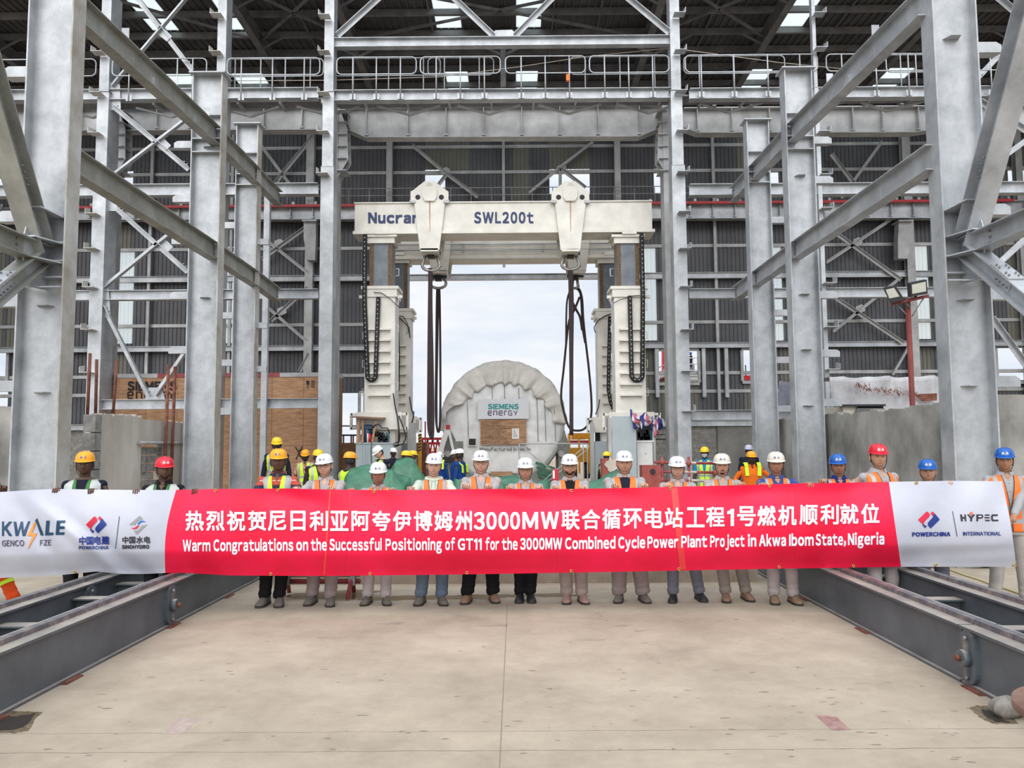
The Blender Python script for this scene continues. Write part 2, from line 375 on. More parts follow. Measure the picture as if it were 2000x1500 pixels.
zs = sorted(set([2.83, 17.55] + [v for r in OPEN + TRN + OLV for v in (r[2], r[3]) if 2.83 < v < 17.5]))
md, mo_, mt_ = MB(), MB(), MB()
pw = .1825; x = -27.0; bz = .0
while x < 27:
    xc = x + pw/2; runs = []
    for z0, z1 in zip(zs, zs[1:]):
        zc = (z0+z1)/2
        k = 'o' if inr(xc, zc, OPEN) else 't' if inr(xc, zc, TRN) else 'v' if inr(xc, zc, OLV) else 'd'
        if runs and runs[-1][0] == k: runs[-1][2] = z1
        else: runs.append([k, z0, z1])
    for k, z0, z1 in runs:
        if k == 'o': continue
        mb = {'t': mt_, 'v': mo_, 'd': md}[k]; y = YW
        mb.add([(x,y,z0),(x+.125,y,z0),(x+.14,y-.035,z0),(x+.17,y-.035,z0),(x+pw,y,z0),(x,y,z1),(x+.125,y,z1),(x+.14,y-.035,z1),(x+.17,y-.035,z1),(x+pw,y,z1)],
               [(0,1,6,5),(1,2,7,6),(2,3,8,7),(3,4,9,8)])
    x += pw
md.build('cladding', CLAD, wb, fix=False); mo_.build('olive_cladding', CLADO, wb, fix=False)['label'] = 'olive cladding sheets'
mt_.build('translucent_sheet', FRP, wb, fix=False)['label'] = 'milky translucent wall sheets'
def zw(py, px=1000): return P(px, py, YW - .3).z
XL = 27
for py in (282, 332, 480, 630, 730, 766):
    z = zw(py)
    for xa_, xb_ in (((-XL, XL),) if py < 400 else ((-XL, OPEN[0][0] if py < 766 else OPEN[1][0]), (OPEN[0][1], XL))):
        MB().chan(V((xa_, YW-.06, z)), V((xb_, YW-.06, z)), .15, -.16, .012).build('girt', GALVD, wb)
for py, h in ((541, .27), (677, .24)):
    z = zw(py)
    for xa_, xb_ in (((-XL, XL),) if py < 600 else ((-XL, OPEN[0][0]), (OPEN[0][1], XL))):
        MB().ibeam(V((xa_, YW-.3, z)), V((xb_, YW-.3, z)), h, .2).build('wall_beam', GALV, wb)
z = zw(829); m = MB(); m.ibeam(V((5.8, YW-.3, z)), V((XL, YW-.3, z)), .26, .2); m.build('wall_beam', GALV, wb)
m = MB(); m.ibeam(V((-XL, YW-.3, z)), V((-8.05, YW-.3, z)), .26, .2); m.build('wall_beam', GALV, wb)
for px, w_ in ((760, .26), (1208, .26), (605, .36), (1775, .36), (70, .3), (1995, .3)):
    X = P(px, 450, YW-.4).x
    MB().ibeam(V((X, YW-.35, 0)), V((X, YW-.35, 17.5)), .3, w_, .02, .014, up=V((0,1,0))).build('wall_column', GALVD, wb)
for px in (985, 1399, 291, 450):
    X = P(px, 600, YW-.15).x; z0 = 9.8 if px == 985 else 2.9
    MB().bar(V((X, YW-.22, z0)), V((X, YW-.22, 17)), .13, .1, up=V((0,1,0))).build('sag_post', GALVD, wb)
for x0, x1, y0, y1 in ((1280, 1366, 686, 747), (1448, 1500, 684, 744), (-40, 14, 688, 744), (1944, 2060, 678, 744), (702, 712, 768, 860)):
    a = P(x0, y0, YW-.12); b = P(x1, y1, YW-.12); m = MB()
    m.bx(a.x-.06, a.x+.06, YW-.18, YW-.06, b.z, a.z); m.bx(b.x-.06, b.x+.06, YW-.18, YW-.06, b.z, a.z); m.bx(a.x, b.x, YW-.18, YW-.06, b.z-.12, b.z); m.bx(a.x, b.x, YW-.18, YW-.06, a.z, a.z+.1)
    m.build('window_frame', GALVD, wb)
for px in (1282, 1373, 1417):
    a = P(px, 678, YW-.2); b = P(px, 776, YW-.2); MB().bx(a.x-.08, a.x+.08, YW-.3, YW-.1, b.z, a.z).build('jamb_post', GALV, wb)
def wbrace(p0, p1, d=.45):
    a = P(*p0, YW-d); b = P(*p1, YW-d); MB().angle(a, b, .14, .02, up=V((0,-1,0))).build('wall_brace', GALVD, wb)
for p in [((510,505),(600,440)),((520,465),(602,530)),((516,590),(602,665)),((528,625),(600,560)),((583,725),(602,690)),((807,282),(870,335)),((870,335),(935,383)),((1160,280),(1097,328)),((1097,328),(1035,380)),
          ((1635,455),(1760,545)),((1612,510),(1740,425)),((1625,575),(1765,668)),((1625,645),(1750,545)),((1740,730),(1772,675)),((1625,300),(1690,385)),((1640,385),(1720,275)),
          ((845,372),(870,340)),((1097,328),(1097,372)),((1097,328),(1145,365)),((512,282),(570,360)),((545,345),(610,265)),((515,395),(545,345))]: wbrace(*p)
for px, py in ((870,335),(1097,329),(545,475),(551,607),(1675,472),(1680,603)):
    c = P(px, py, YW-.42); MB().plate([c+V((-.22,0,-.1)), c+V((-.05,0,-.22)), c+V((.2,0,-.1)), c+V((.2,0,.1)), c+V((.05,0,.2)), c+V((-.2,0,.1))], (0,-.03,0)).build('gusset_plate', GALVD, wb)
# block-work plinth below the cladding
for x0, x1 in ((5.9, 13.2), (-27, -8.05), (13.2, 27)):
    m = MB(); r_ = random.Random(int(x0*10))
    rows = 13; h = 2.7/rows
    if x0 == 5.9:
        for j in range(rows):
            xx = x0 + (j % 2) * -.2
            while xx < 8.9:
                a0 = max(x0, xx); a1 = min(8.9, xx+.40)
                if a1 - a0 > .05: m.bx(a0, a1-.014, YW-.22+r_.uniform(0,.015), YW, j*h, (j+1)*h-.016)
                xx += .42
        m.build('block_plinth', BLOCK, wb); MB().bx(5.9, 13.2, YW-.19, YW+.02, 0, 2.69).build('mortar_backing', PLASTER, wb)
        MB().bx(8.9, 13.2, YW-.3, YW-.19, 0, 2.68).build('plinth_render', mat('dark_render', (.15,.15,.145), .9, 0, scale=.9, col2=(.25,.25,.24)), wb)
    else: MB().bx(x0, x1, YW-.2, YW, 0, 2.7).build('block_plinth', BLOCK, wb)

# ---------------------------------------------------------------- roof
ce = struct('ceiling', (0, 29, 17.6), 'dark ribbed roof sheeting over the hall with skylight strips')
ZR = 17.6
SKY = [(-2.85,-1.9,31.5,34.2),(.15,1.1,31.5,34.2),(-11.9,-10.6,31.5,34.2),(-14.9,-13.5,31.5,34.2),(9.7,11.0,31.5,34.2),(-2.85,-1.9,26.2,28.3),(.15,1.1,26.2,28.3),(9.7,11.0,26.2,28.4),(-13.6,-12.6,26.2,28.3),(-10.6,-9.7,26.2,28.3),(15.5,17,31.5,34.2)]
xs_ = sorted(set([-27, 27] + [v for s in SKY for v in s[:2]])); ys_ = sorted(set([23.9, 34.8] + [v for s in SKY for v in s[2:]]))
m = MB(); mt_ = MB()
for x0, x1 in zip(xs_, xs_[1:]):
    for y0, y1 in zip(ys_, ys_[1:]):
        if any(s[0] <= (x0+x1)/2 <= s[1] and s[2] <= (y0+y1)/2 <= s[3] for s in SKY): mt_.bx(x0, x1, y0, y1, ZR, ZR+.006)
        else: m.bx(x0, x1, y0, y1, ZR, ZR+.05)
x = -27
while x < 27:
    segs = [(23.9, 34.8)]
    for s in SKY:
        if s[0] < x+.04 < s[1]: segs = [q for a, b in segs for q in ((a, min(b, s[2])), (max(a, s[3]), b)) if q[1] - q[0] > .05]
    for a, b in segs: m.bx(x, x+.07, a, b, ZR-.05, ZR)
    x += .27
m.build('roof_deck', ROOFM, ce, fix=False); mt_.build('skylight', FRP, ce)['label'] = 'milky translucent skylight strips'
for i, y in enumerate((24.3, 25.6, 26.9, 28.35, 29.7, 31.1, 32.6, 34.2)):
    MB().chan(V((-27, y, ZR-.17)), V((27, y, ZR-.17)), .24, -.09, .012).build('purlin', DARKST, ce)
for X in (-15.2, -9.5, -5.97, 5.1, 9.5, 15.0, 19.0, -19.5):
    m = MB(); m.ibeam(V((X, 23.9, ZR-.55)), V((X, 34.6, ZR-.55)), .5, .26, .02, .014); m.build('rafter', DARKST, ce)
    for y in (25.6, 28.35, 31.1):
        MB().bar(V((X, y, ZR-.75)), V((X + (.9 if X < 0 else -.9), y, ZR-.25)), .06, .06).build('flange_stay', DARKST, ce)
for X in (-13, -7.7, -3, 1.5, 3.2, 7.3, 12.2):
    MB().bar(V((X, 24.3, ZR-.12)), V((X, 34.2, ZR-.12)), .05, .05).build('sag_rod', DARKST, ce)
for px, y in ((983, 28.35), (700, 28.35), (1275, 28.35)):
    a = P(px, 172 if px == 983 else 60, y); MB().bar(V((a.x, y, a.z)), V((a.x, y, ZR-.1)), .2, .2, up=V((0,1,0))).build('hanger_post', DARKST, ce)
    for s_ in (-1, 1): MB().bar(V((a.x, y, ZR-1.1)), V((a.x+s_*1.6, y, ZR-.25)), .08, .08).build('hanger_brace', DARKST, ce)
for i in range(7):
    X = (-9.5, -5.97, -5.97, 5.1, 5.1, 9.5, -15.2)[i]; X2 = (-5.97, -9.5, 5.1, -5.97, 9.5, 5.1, -9.5)[i]
    MB().bar(V((X, 24.4, ZR-.45)), V((X2, 28.3, ZR-.45)), .08, .08).build('roof_brace', DARKST, ce)
# plaster walls along the column lines
def wallobj(name, mb, mt, label):
    o = mb.build(name, mt); o['kind'] = 'structure'; o['label'] = label; return o
def ragged(x0, x1, y0, y1, h, seed, amp=.05, n=60, along='y'):
    m = MB(); r_ = random.Random(seed); tops = [h + r_.uniform(-amp, amp) for _ in range(n+1)]
    for i in range(n):
        t0, t1 = i/n, (i+1)/n
        if along == 'y': m.bx(x0, x1, lerp(y0, y1, t0), lerp(y0, y1, t1), 0, (tops[i]+tops[i+1])/2)
        else: m.bx(lerp(x0, x1, t0), lerp(x0, x1, t1), y0, y1, 0, (tops[i]+tops[i+1])/2)
    return m
wallobj('wall_right', ragged(7.35, 7.6, 12.9, 22.6, 2.53, 5), PLASTER, 'grey rendered wall with a broken top edge between the floodlight-side columns')
wallobj('wall_right_return', ragged(7.5, 15, 13.3, 13.55, 2.68, 6, .02, along='x'), PLASTER, 'short grey rendered wall outside the nearest floodlight-side column')
wallobj('wall_left_return', ragged(-15, -8.3, 13.6, 13.85, 2.62, 7, .02, along='x'), PLASTER, 'dark rendered wall at the picture edge outside the nearest crate-side column')
wl = struct('wall_left', (-8.4, 15.4, 0), 'pale rendered wall stub with a pipe-topped opening and rebar on the crate side')
m = ragged(-8.52, -8.3, 15.62, 17.3, 2.56, 8); 
for q in (ragged(-8.52, -8.3, 18.45, 19.7, 2.5, 9, n=14),): m.add(q.v, q.f)
m.bx(-8.52, -8.3, 17.3, 18.45, 1.98, 2.5); m.build('render_face', PLASTERW, wl)
m = MB()
for j in range(7): m.bx(-8.53, -8.29, 15.36, 15.60, j*.365, j*.365+.345)
m.build('block_end', BLOCK, wl)
m = MB(); r_ = random.Random(4)
for j in range(10):
    for k in range(3):
        if r_.random() < .85: m.bx(-8.5, -8.36, 17.32 + k*.38 + r_.uniform(0,.05), 17.66 + k*.38, j*.19, j*.19+.17)
m.build('loose_blocks', BLOCK, wl)
MB().cyl(V((-8.25, 17.1, 1.98)), V((-8.25, 20.6, 1.98)), .035).build('pipe_lintel', GALV, wl)

# unseen end walls added beyond both picture edges to block side light
for nm, X in (('wall_added_left', -27.2), ('wall_added_right', 27.0)):
    m = MB(); y = 24.0
    while y < 34.8: m.bx(X, X+.03, y, y+.16, 0, 17.6); m.bx(X-.02, X+.05, y+.16, y+.2, 0, 17.6); y += .2
    o = m.build(nm, CLAD, fix=False); o['kind'] = 'structure'
# ================================================================== STEEL FRAME
SIDE = {-1: 'crate side', 1: 'floodlight side'}
COLS = {}
def hcol(key, pxa, pxb, Y, label, sd, stiff, lugs, stubs, zt=10.9, b=.36, inner=()):
    x0 = P(pxa, 700, Y).x; x1 = P(pxb, 700, Y).x; xm = (x0+x1)/2
    t = thing('steel_column', (xm, Y + b/2, 0), label, 'column', 'heavy I-section columns in front of the hall'); COLS[key] = (x0, x1, Y, b)
    for a, mt_ in ((x0, GALV if sd < 0 else GALV), (x1 - .025, GALVT if sd < 0 else GALV)):
        MB().bx(a, a+.025, Y, Y+b, 0, zt).build('flange', mt_, t)
    MB().bx(x0+.025, x1-.025, Y+b/2-.009, Y+b/2+.009, 0, zt).build('web', GALV, t)
    m = MB()
    for a in (x0+.025, x1-.04): m.bx(a, a+.015, Y+b/2-.02, Y+b/2-.009, 0, zt)
    m.build('weld_seam', GALV, t)
    MB().bx(x0-.07, x1+.07, Y-.07, Y+b+.07, zt, zt+.03).build('cap_plate', GALV, t)
    MB().bx(x0-.1, x1+.1, Y-.1, Y+b+.1, 0, .04).build('base_plate', GALV, t)
    for py in stiff:
        z = P((pxa+pxb)/2, py, Y+.05).z; MB().bx(x0+.025, x1-.025, Y+.01, Y+b/2-.009, z-.012, z+.012).build('stiffener', GALV, t)
    for py in lugs:
        z = P((pxa+pxb)/2, py, Y+b/2).z; m = MB(); m.plate([(xm-.12, Y+b/2-.01, z), (xm+.14, Y+b/2-.01, z), (xm+.10, Y+.02, z), (xm-.05, Y+.02, z)], (0,0,.014)); m.build('lug', GALVD, t)
    for py in stubs:
        e = x0 if sd < 0 else x1; z = P((pxa+pxb)/2, py, Y+b/2).z
        m = MB(); L = .46 if key[0] != 'A' else .44; m.chan(V((e, Y+b/2+.06, z)), V((e + sd*L, Y+b/2+.06, z)), .16, .10 * (1 if sd < 0 else -1), .014)
        m.plate([(e, Y+b/2-.06, z-.08), (e+sd*L, Y+b/2-.06, z-.08), (e+sd*L, Y+b/2-.06, z+.03), (e+sd*(L-.08), Y+b/2-.06, z+.08), (e, Y+b/2-.06, z+.08)], (0,.014,0)); m.bx(min(e,e+sd*L), max(e,e+sd*L), Y+b/2-.06, Y+b/2+.06, z-.094, z-.08)
        m.build('stub_bracket', GALV, t)
    for py in inner:
        e = x1 if sd < 0 else x0; z = P((pxa+pxb)/2, py, Y+b/2).z; MB().bx(min(e, e-sd*.3), max(e, e-sd*.3), Y+b/2-.05, Y+b/2+.05, z-.08, z+.08).build('stub_bracket', GALV, t)
    return t
hcol('A-1', 26, 118, 12, 'nearest galvanized column on the crate side, cut by the picture top, with dusty flange', -1, (422, 474, 510, 542), (600, 768), (142, 262, 423, 588, 753))
hcol('B-1', 362, 422, 18.2, 'capped galvanized column beside the rebar wall, taller of the two capped ones there', -1, (225, 271, 297), (290, 583), (283, 388, 470, 577, 683))
hcol('C-1', 452, 496, 21.2, 'slim capped galvanized column standing closest to the plywood crate', -1, (299, 340, 361), (), (440, 616, 708, 803), inner=(473, 636, 721))
hcol('A1', 1855, 1945, 12, 'nearest galvanized column beside the floodlight pole, cut by the picture top', 1, (412, 463, 500, 533), (78, 588, 755), (95, 255, 410, 575, 745))
hcol('B1', 1551, 1607, 18.2, 'capped galvanized column in front of the tarp-covered crate, taller of the two capped ones there', 1, (221, 266, 291), (345, 470, 576, 684, 793), (275, 352, 576, 690, 786))
hcol('C1', 1472, 1517, 21.2, 'slim capped galvanized column between the block wall and the taller capped one', 1, (296, 336, 356), (), (430, 611, 703, 798))
BOLT = STEELB
def bolts(t, pts, n, r=.018, h=.03, name='bolt'):
    for p in pts: MB().cyl(p, V(p) + V(n)*h, r, 6).build(name, BOLT, t)
# --- longitudinal beams along each column line, two levels, three spans each
for sd in (-1, 1):
    s = SIDE[sd]
    xb = -7.20 if sd < 0 else 6.74
    def ztx(py, Y, px): return P(px, py, Y).z
    if sd < 0: up = [(12.2, 9.12), (18.38, 9.38), (21.4, 9.42), (23.4, 9.45)]; lo = [(12.2, 6.55), (18.38, 6.55), (21.4, 6.52), (23.4, 6.45)]
    else: up = [(12.2, 9.05), (18.38, 9.33), (21.4, 9.40), (23.4, 9.45)]; lo = [(12.2, 6.45), (18.38, 6.45), (21.4, 6.42), (23.4, 6.4)]
    # the beams frame into the webs
    for lv, pts in (('upper', up), ('lower', lo)):
        for i in range(3):
            (ya, za), (yb, zb) = pts[i], pts[i+1]
            a = V((xb, ya + (.0 if i == 0 else .03), za)); b_ = V((xb, yb - .03, zb))
            pl = ('from the nearest column to the taller capped column', 'joining the two capped columns', 'joining the slim capped column to the hall frame')[i]
            t = thing('steel_beam', tuple((a+b_)/2), '%s galvanized beam on the %s %s' % (lv, s, pl), 'beam', 'longitudinal beams along the column lines')
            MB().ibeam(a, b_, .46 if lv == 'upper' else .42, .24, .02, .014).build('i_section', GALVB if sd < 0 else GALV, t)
            m = MB()
            for k in range(4):
                zz = zb - .13 + k*.085; m.cyl(V((xb-.03*1, yb-.10, zz)), V((xb-.06, yb-.10, zz)), .017, 6); m.cyl(V((xb+.03, yb-.10, zz)), V((xb+.06, yb-.10, zz)), .017, 6)
            m.bx(xb-.03, xb+.03, yb-.14, yb-.04, zb-.17, zb+.17); m.build('bolted_end_plate', BOLT, t)
            if lv == 'upper' and i == 0:
                for k, f_ in enumerate((.28, .45, .62, .78, .9)):
                    q = a.lerp(b_, f_); MB().bx(q.x - .07, q.x + .07, q.y-.006, q.y+.006, q.z + (.2 if k % 2 == 0 else -.22), q.z + (.48 if k % 2 == 0 else .0)).build('cleat_plate', GALV, t)
    # node on the nearest column: beam and two diagonals coming towards the camera
    x0, x1, Y, b = COLS['A' + str(sd)]; xw = (x0+x1)/2; zn = 4.92
    def node_beam(name, p, q, label, h, w_):
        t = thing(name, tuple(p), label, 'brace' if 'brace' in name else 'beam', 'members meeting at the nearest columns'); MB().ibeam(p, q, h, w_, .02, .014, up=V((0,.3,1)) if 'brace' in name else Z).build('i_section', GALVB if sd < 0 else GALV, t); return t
    t = node_beam('steel_beam', V((xw, Y+.1, zn)), V((xw, 5.2, zn-.03)), 'stub-ended horizontal beam at the picture edge bolted to the nearest column on the %s' % s, .30, .26)
    bolts(t, [(xw + sd*-.012, Y-.62, zn + dz) for dz in (-.09, 0, .09)], (-sd, 0, 0))
    t = node_beam('diagonal_brace', V((xw, Y-.04, 4.98)), V((xw, 7.6, 12.1)), 'steep dark-edged diagonal rising from the nearest column node on the %s' % s, .34, .32)
    bolts(t, [(xw + dx, Y-.62+dy, 5.98-dy*1.63) for dx in (-.1, .1) for dy in (-.07, -.02, .03, .08)], (0, -.85*1, -.5), .016)
    t = node_beam('diagonal_brace', V((xw, Y-.04, 4.86)), V((xw, 6.2, .35)), 'diagonal falling away from the nearest column node on the %s with bolted splice' % s, .26, .26)
    d = (V((xw, 6.2, .35)) - V((xw, Y-.04, 4.86))).normalized(); q = V((xw, Y-.04, 4.86)) + d*1.05; nrm = V((0, d.z, -d.y)); nrm = nrm if nrm.z > 0 else -nrm
    m = MB(); m.bar(q - d*.25 + nrm*.14, q + d*.25 + nrm*.14, .24, .014, up=nrm); m.bar(q - d*.2 - V((sd*.012,0,0)), q + d*.2 - V((sd*.012,0,0)), .014, .18, up=nrm); m.build('splice_plate', GALV, t)
    bolts(t, [q + d*u + nrm*.146 + V((dx, 0, 0)) for u in (-.18, -.1, .08, .16) for dx in (-.07, .07)], nrm, .016)
    bolts(t, [q + d*u + nrm*v_ - V((sd*.018,0,0)) for u in (-.14, -.05, .05, .14) for v_ in (-.05, .05)], (-sd, 0, 0), .015)
    t = thing('gusset_plate', (xw, Y-.05, zn), 'stiffened haunch plate filling the node on the nearest column of the %s' % s, 'plate', 'haunches on the nearest columns')
    m = MB(); m.plate([(xw-.008, Y+.16, 5.5), (xw-.008, Y-.3, 5.55), (xw-.008, Y-.45, 5.1), (xw-.008, Y-.45, 4.76), (xw-.008, Y-.25, 4.35), (xw-.008, Y+.16, 4.38)], (.016,0,0)); m.build('gusset', GALV, t)
    for za, zb2, ya in ((5.5, 5.58, -.3), (5.08, 5.09, -.42), (4.77, 4.77, -.42), (4.40, 4.34, -.25)):
        MB().plate([(x0+.03, Y+.02, za), (x1-.03, Y+.02, za), (xw+.15, Y+ya, zb2), (xw-.15, Y+ya, zb2)], (0,0,.02)).build('haunch_flange', GALV, t)

# --- hall front frame (posts, beams, braces)
def post(pxa, pxb, label, zs_, wtop=None, depth=.5, z1=16.2, lug_y=(), lugdir=0, mt_=GALV, wide=None, name='steel_post'):
    xa = P(pxa, 500, YF).x; xb = P(pxb, 500, YF).x; xc = (xa+xb)/2; w_ = xb - xa
    t = thing(name, (xc, YF + depth/2, 0), label, 'post', 'front posts of the hall')
    sc_ = [0] + list(zs_) + [z1]
    for i in range(len(sc_)-1):
        k = 1 - .13*i
        MB().bx(xc - w_/2*k, xc + w_/2*k, YF + .02*i, YF+depth, sc_[i], sc_[i+1] - .006).build('shaft', mt_, t)
    for i, z in enumerate(zs_): MB().bx(xc - w_/2, xc + w_/2, YF-.01, YF+depth, z-.006, z+.006).build('splice_plate', STEELB, t)
    for py in lug_y:
        p = P((pxa+pxb)/2 + (6 if lugdir > 0 else -6 if lugdir < 0 else 0), py, YF); X = xc + lugdir*.1
        m = MB(); m.plate([(X-.17, YF, p.z-.02), (X+.17, YF, p.z-.02), (X+.17-lugdir*.0, YF-.32, p.z-.02), (X-.17, YF-.32, p.z-.02)], (0,0,.018)); m.plate([(X+.17*lugdir if lugdir else X, YF, p.z), (X+.17*lugdir if lugdir else X, YF, p.z+.22), (X+.17*lugdir if lugdir else X, YF-.3, p.z+.16), (X+.17*lugdir if lugdir else X, YF-.3, p.z)], (.014,0,0)); m.build('bracket', GALVT if pxa < 1000 else GALV, t)
    return t
def zy(py, px): return P(px, py, YF).z
post(624.5, 650, 'tall galvanized hall post in front of the plywood crate end, brackets near the top', (zy(325, 640), zy(178, 640)), lug_y=(37, 107, 187, 262, 343), lugdir=-1)
post(1316, 1342, 'tall galvanized hall post beside the cable-draped gantry leg, brackets down its whole height', (zy(322, 1330), zy(175, 1330)), lug_y=(33, 105, 183, 260, 340, 417, 488, 562, 645, 725, 803), lugdir=1)
post(177, 203, 'galvanized hall post above the rebar wall, brackets all along', (zy(328, 200), zy(178, 200)), lug_y=(108, 187, 265, 421, 488, 563, 645, 728), lugdir=-1, depth=.7)
post(413, 433, 'hall post rising behind the taller capped column on the crate side', (zy(178, 425),), lug_y=(35, 108), lugdir=-1)
post(1603, 1611, 'thin bracketed hall post rising behind the taller capped column on the floodlight side', (zy(170, 1600),), lug_y=(33, 100, 262, 345, 410, 555, 640, 722), lugdir=1, depth=.2)
post(514, 525, 'thin intermediate hall post standing before the plywood crate', (zy(378, 520),), z1=zy(378, 520)+.01, depth=.15)
def fbeam(x0, x1, py, h, label, w_=.25, Y=YF+.22, mt_=GALV, py1=None):
    a = P(x0, py, Y); b = P(x1, py if py1 is None else py1, Y); b.z = a.z = (a.z + b.z)/2 if py1 is None else a.z
    t = thing('steel_beam', tuple((a+b)/2), label, 'beam', 'front beams of the hall'); MB().ibeam(a, b, h, w_, .018, .012).build('i_section', mt_, t); return t
fbeam(654, 1312, 83, .30, 'galvanized beam spanning the two tall posts above the catwalk')
fbeam(654, 1312, 187, .34, 'catwalk edge beam between the two tall posts', .3)
fbeam(-60, 622, 187, .34, 'catwalk edge beam running out on the crate side', .3)
fbeam(1346, 2060, 183, .34, 'catwalk edge beam running out on the floodlight side', .3)
fbeam(-60, 622, 373, .36, 'pale hall beam crossing behind the capped columns on the crate side, higher one', .3)
fbeam(1346, 2060, 370, .36, 'pale hall beam crossing behind the capped columns on the floodlight side, higher one', .3)
fbeam(-60, 622, 577, .30, 'hall beam at mid height on the crate side')
fbeam(1346, 2060, 572, .30, 'hall beam at mid height on the floodlight side')
fbeam(192, 622, 789, .30, 'low hall beam behind the rebar wall')
fbeam(1350, 1612, 810, .30, 'low hall beam above the block wall')
def brace(p, q, label, w_=.13, Y=YF+.18, mt_=GALV, cat='brace', grp='angle braces of the hall front'):
    a = P(*p, Y); b = P(*q, Y); t = thing('cross_brace', tuple((a+b)/2), label, cat, grp)
    MB().angle(a, b, w_, .016, up=V((0,-1,0))).build('angle_bar', mt_, t)
    for e, f in ((a, b), (b, a)):
        d = (f-e).normalized()
        for k in (.12, .24): MB().cyl(e + d*k + V((0,-.012,.04)), e + d*k + V((0,-.045,.04)), .02, 6).build('bolt', STEELB, t)
    return t
for p, q, l in [((657,68),(745,-12),'roof-truss angle rising from the tall post in front of the crate'), ((880,-14),(967,69),'truss angle falling to the beam midpoint above the catwalk from the crate side'),
        ((1003,69),(1085,-14),'truss angle falling to the beam midpoint above the catwalk from the floodlight side'), ((1218,-14),(1309,62),'truss angle falling to the tall post beside the cable-draped leg'),
        ((268,-10),(380,135),'top cross-brace falling towards the taller capped column on the crate side'), ((376,-10),(222,172),'top cross-brace falling towards the bracketed post above the rebar wall'),
        ((225,205),(372,328),'middle cross-brace falling towards the taller capped column on the crate side'), ((370,234),(224,346),'middle cross-brace falling towards the bracketed post above the rebar wall'),
        ((230,403),(370,528),'lower cross-brace falling towards the taller capped column on the crate side'), ((345,452),(206,565),'lower cross-brace falling towards the bracketed post above the rebar wall'),
        ((207,597),(296,774),'foot brace leaning from the bracketed post to the low beam'), ((366,690),(308,774),'foot brace leaning from the taller capped column to the low beam'),
        ((1945,-10),(2030,62),'top cross-brace at the picture corner beyond the nearest floodlight-side column'), ((2000,62),(1908,160),'top cross-brace rising to the picture edge beyond the nearest floodlight-side column'),
        ((1914,196),(2040,275),'middle cross-brace falling to the picture edge beyond the nearest floodlight-side column'), ((2020,268),(1946,322),'middle cross-brace rising to the picture edge beyond the nearest floodlight-side column'),
        ((1938,618),(2030,745),'low brace falling to the picture edge beyond the nearest floodlight-side column'), ((2020,455),(1945,525),'lower cross-brace rising to the picture edge beyond the nearest floodlight-side column')]:
    brace(p, q, l, .15 if '(' else .13)
def gusset(pts, label, Y=YF+.16):
    t = thing('gusset_plate', tuple(P(*pts[0], Y)), label, 'plate', 'gusset plates of the hall front'); MB().plate([P(*p, Y) for p in pts], (0,.014,0)).build('plate', GALV, t)
gusset([(955,72),(968,59),(1000,58),(1013,72)], 'gusset plate at the midpoint of the beam above the catwalk')
gusset([(283,780),(288,757),(316,757),(322,780)], 'gusset plate where the two foot braces meet the low beam')
gusset([(213,160),(234,165),(236,215),(213,215)], 'gusset plate on the bracketed post at catwalk level')
gusset([(208,381),(221,381),(233,412),(208,412)], 'gusset plate on the bracketed post below the higher hall beam')
gusset([(203,560),(212,560),(216,620),(203,620)], 'gusset plate on the bracketed post at the mid-height hall beam')
for px, py in ((320,65),(318,278),(322,476)):
    gusset([(px-18,py-3),(px-4,py-14),(px+16,py+6),(px+6,py+16)], {65:'crossing plate of the top braces', 278:'crossing plate of the middle braces', 476:'crossing plate of the lower braces'}[py], YF+.14)
# --- catwalk deck with rails
t = thing('catwalk', (0, 24.0, 12.5), 'steel catwalk deck behind the guard rails across the hall front', 'catwalk')
za = zy(179, 1000); MB().bx(-16, 16, YF+.3, 24.35, za-.05, za).build('deck_plate', DARKST, t)
for i in range(24): X = -15.3 + i*1.33; MB().bar(V((X, YF+.3, za-.12)), V((X, 24.35, za-.12)), .07, .12).build('joist', GALVD, t)
for i in range(12):
    X = -14.5 + i*2.55; m = MB(); m.bar(V((X, YF+.5, za-.2)), V((X+1.0, 24.25, za-.36)), .06, .06); m.bar(V((X+2.0, YF+.5, za-.2)), V((X+1.0, 24.25, za-.36)), .06, .06); m.build('underside_brace', GALVD, t)
def rail(x0, x1, posts, label, Y=YF+.02, top=110, mid=143, foot=184, r=.021, grp='guard rails along the catwalk edge'):
    dy = -.0067
    sh = lambda py, px: py + (px-1000)*dy
    a = P(x0, sh(top, x0), Y); b = P(x1, sh(top, x1), Y); zt = (a.z+b.z)/2; zm = P((x0+x1)/2, sh(mid, (x0+x1)/2), Y).z; zf = P((x0+x1)/2, sh(foot, (x0+x1)/2), Y).z if Y < 24 else za + .12
    t = thing('guard_rail', ((a.x+b.x)/2, Y, zf), label, 'railing', grp)
    R = .15; pts = []
    for cx, cz, a0 in ((b.x-R, zt-R, 90), (b.x-R, zm+R, 0), (a.x+R, zm+R, -90), (a.x+R, zt-R, 180)):
        for k in range(5): q = radians(a0 - k*22.5); pts.append(V((cx + R*cos(q), Y, cz + R*sin(q))))
    MB().tube(pts, r, 8, True).build('rail_loop', GALV, t)
    for px in posts:
        X = P(px, 150, Y).x; MB().cyl(V((X, Y, zf-.12)), V((X, Y, zt)), r*1.05, 8).build('baluster', GALV, t); MB().bx(X-.09, X+.09, Y+.02, Y+.05, zf-.12, zf+.06).build('fixing_plate', GALV, t)
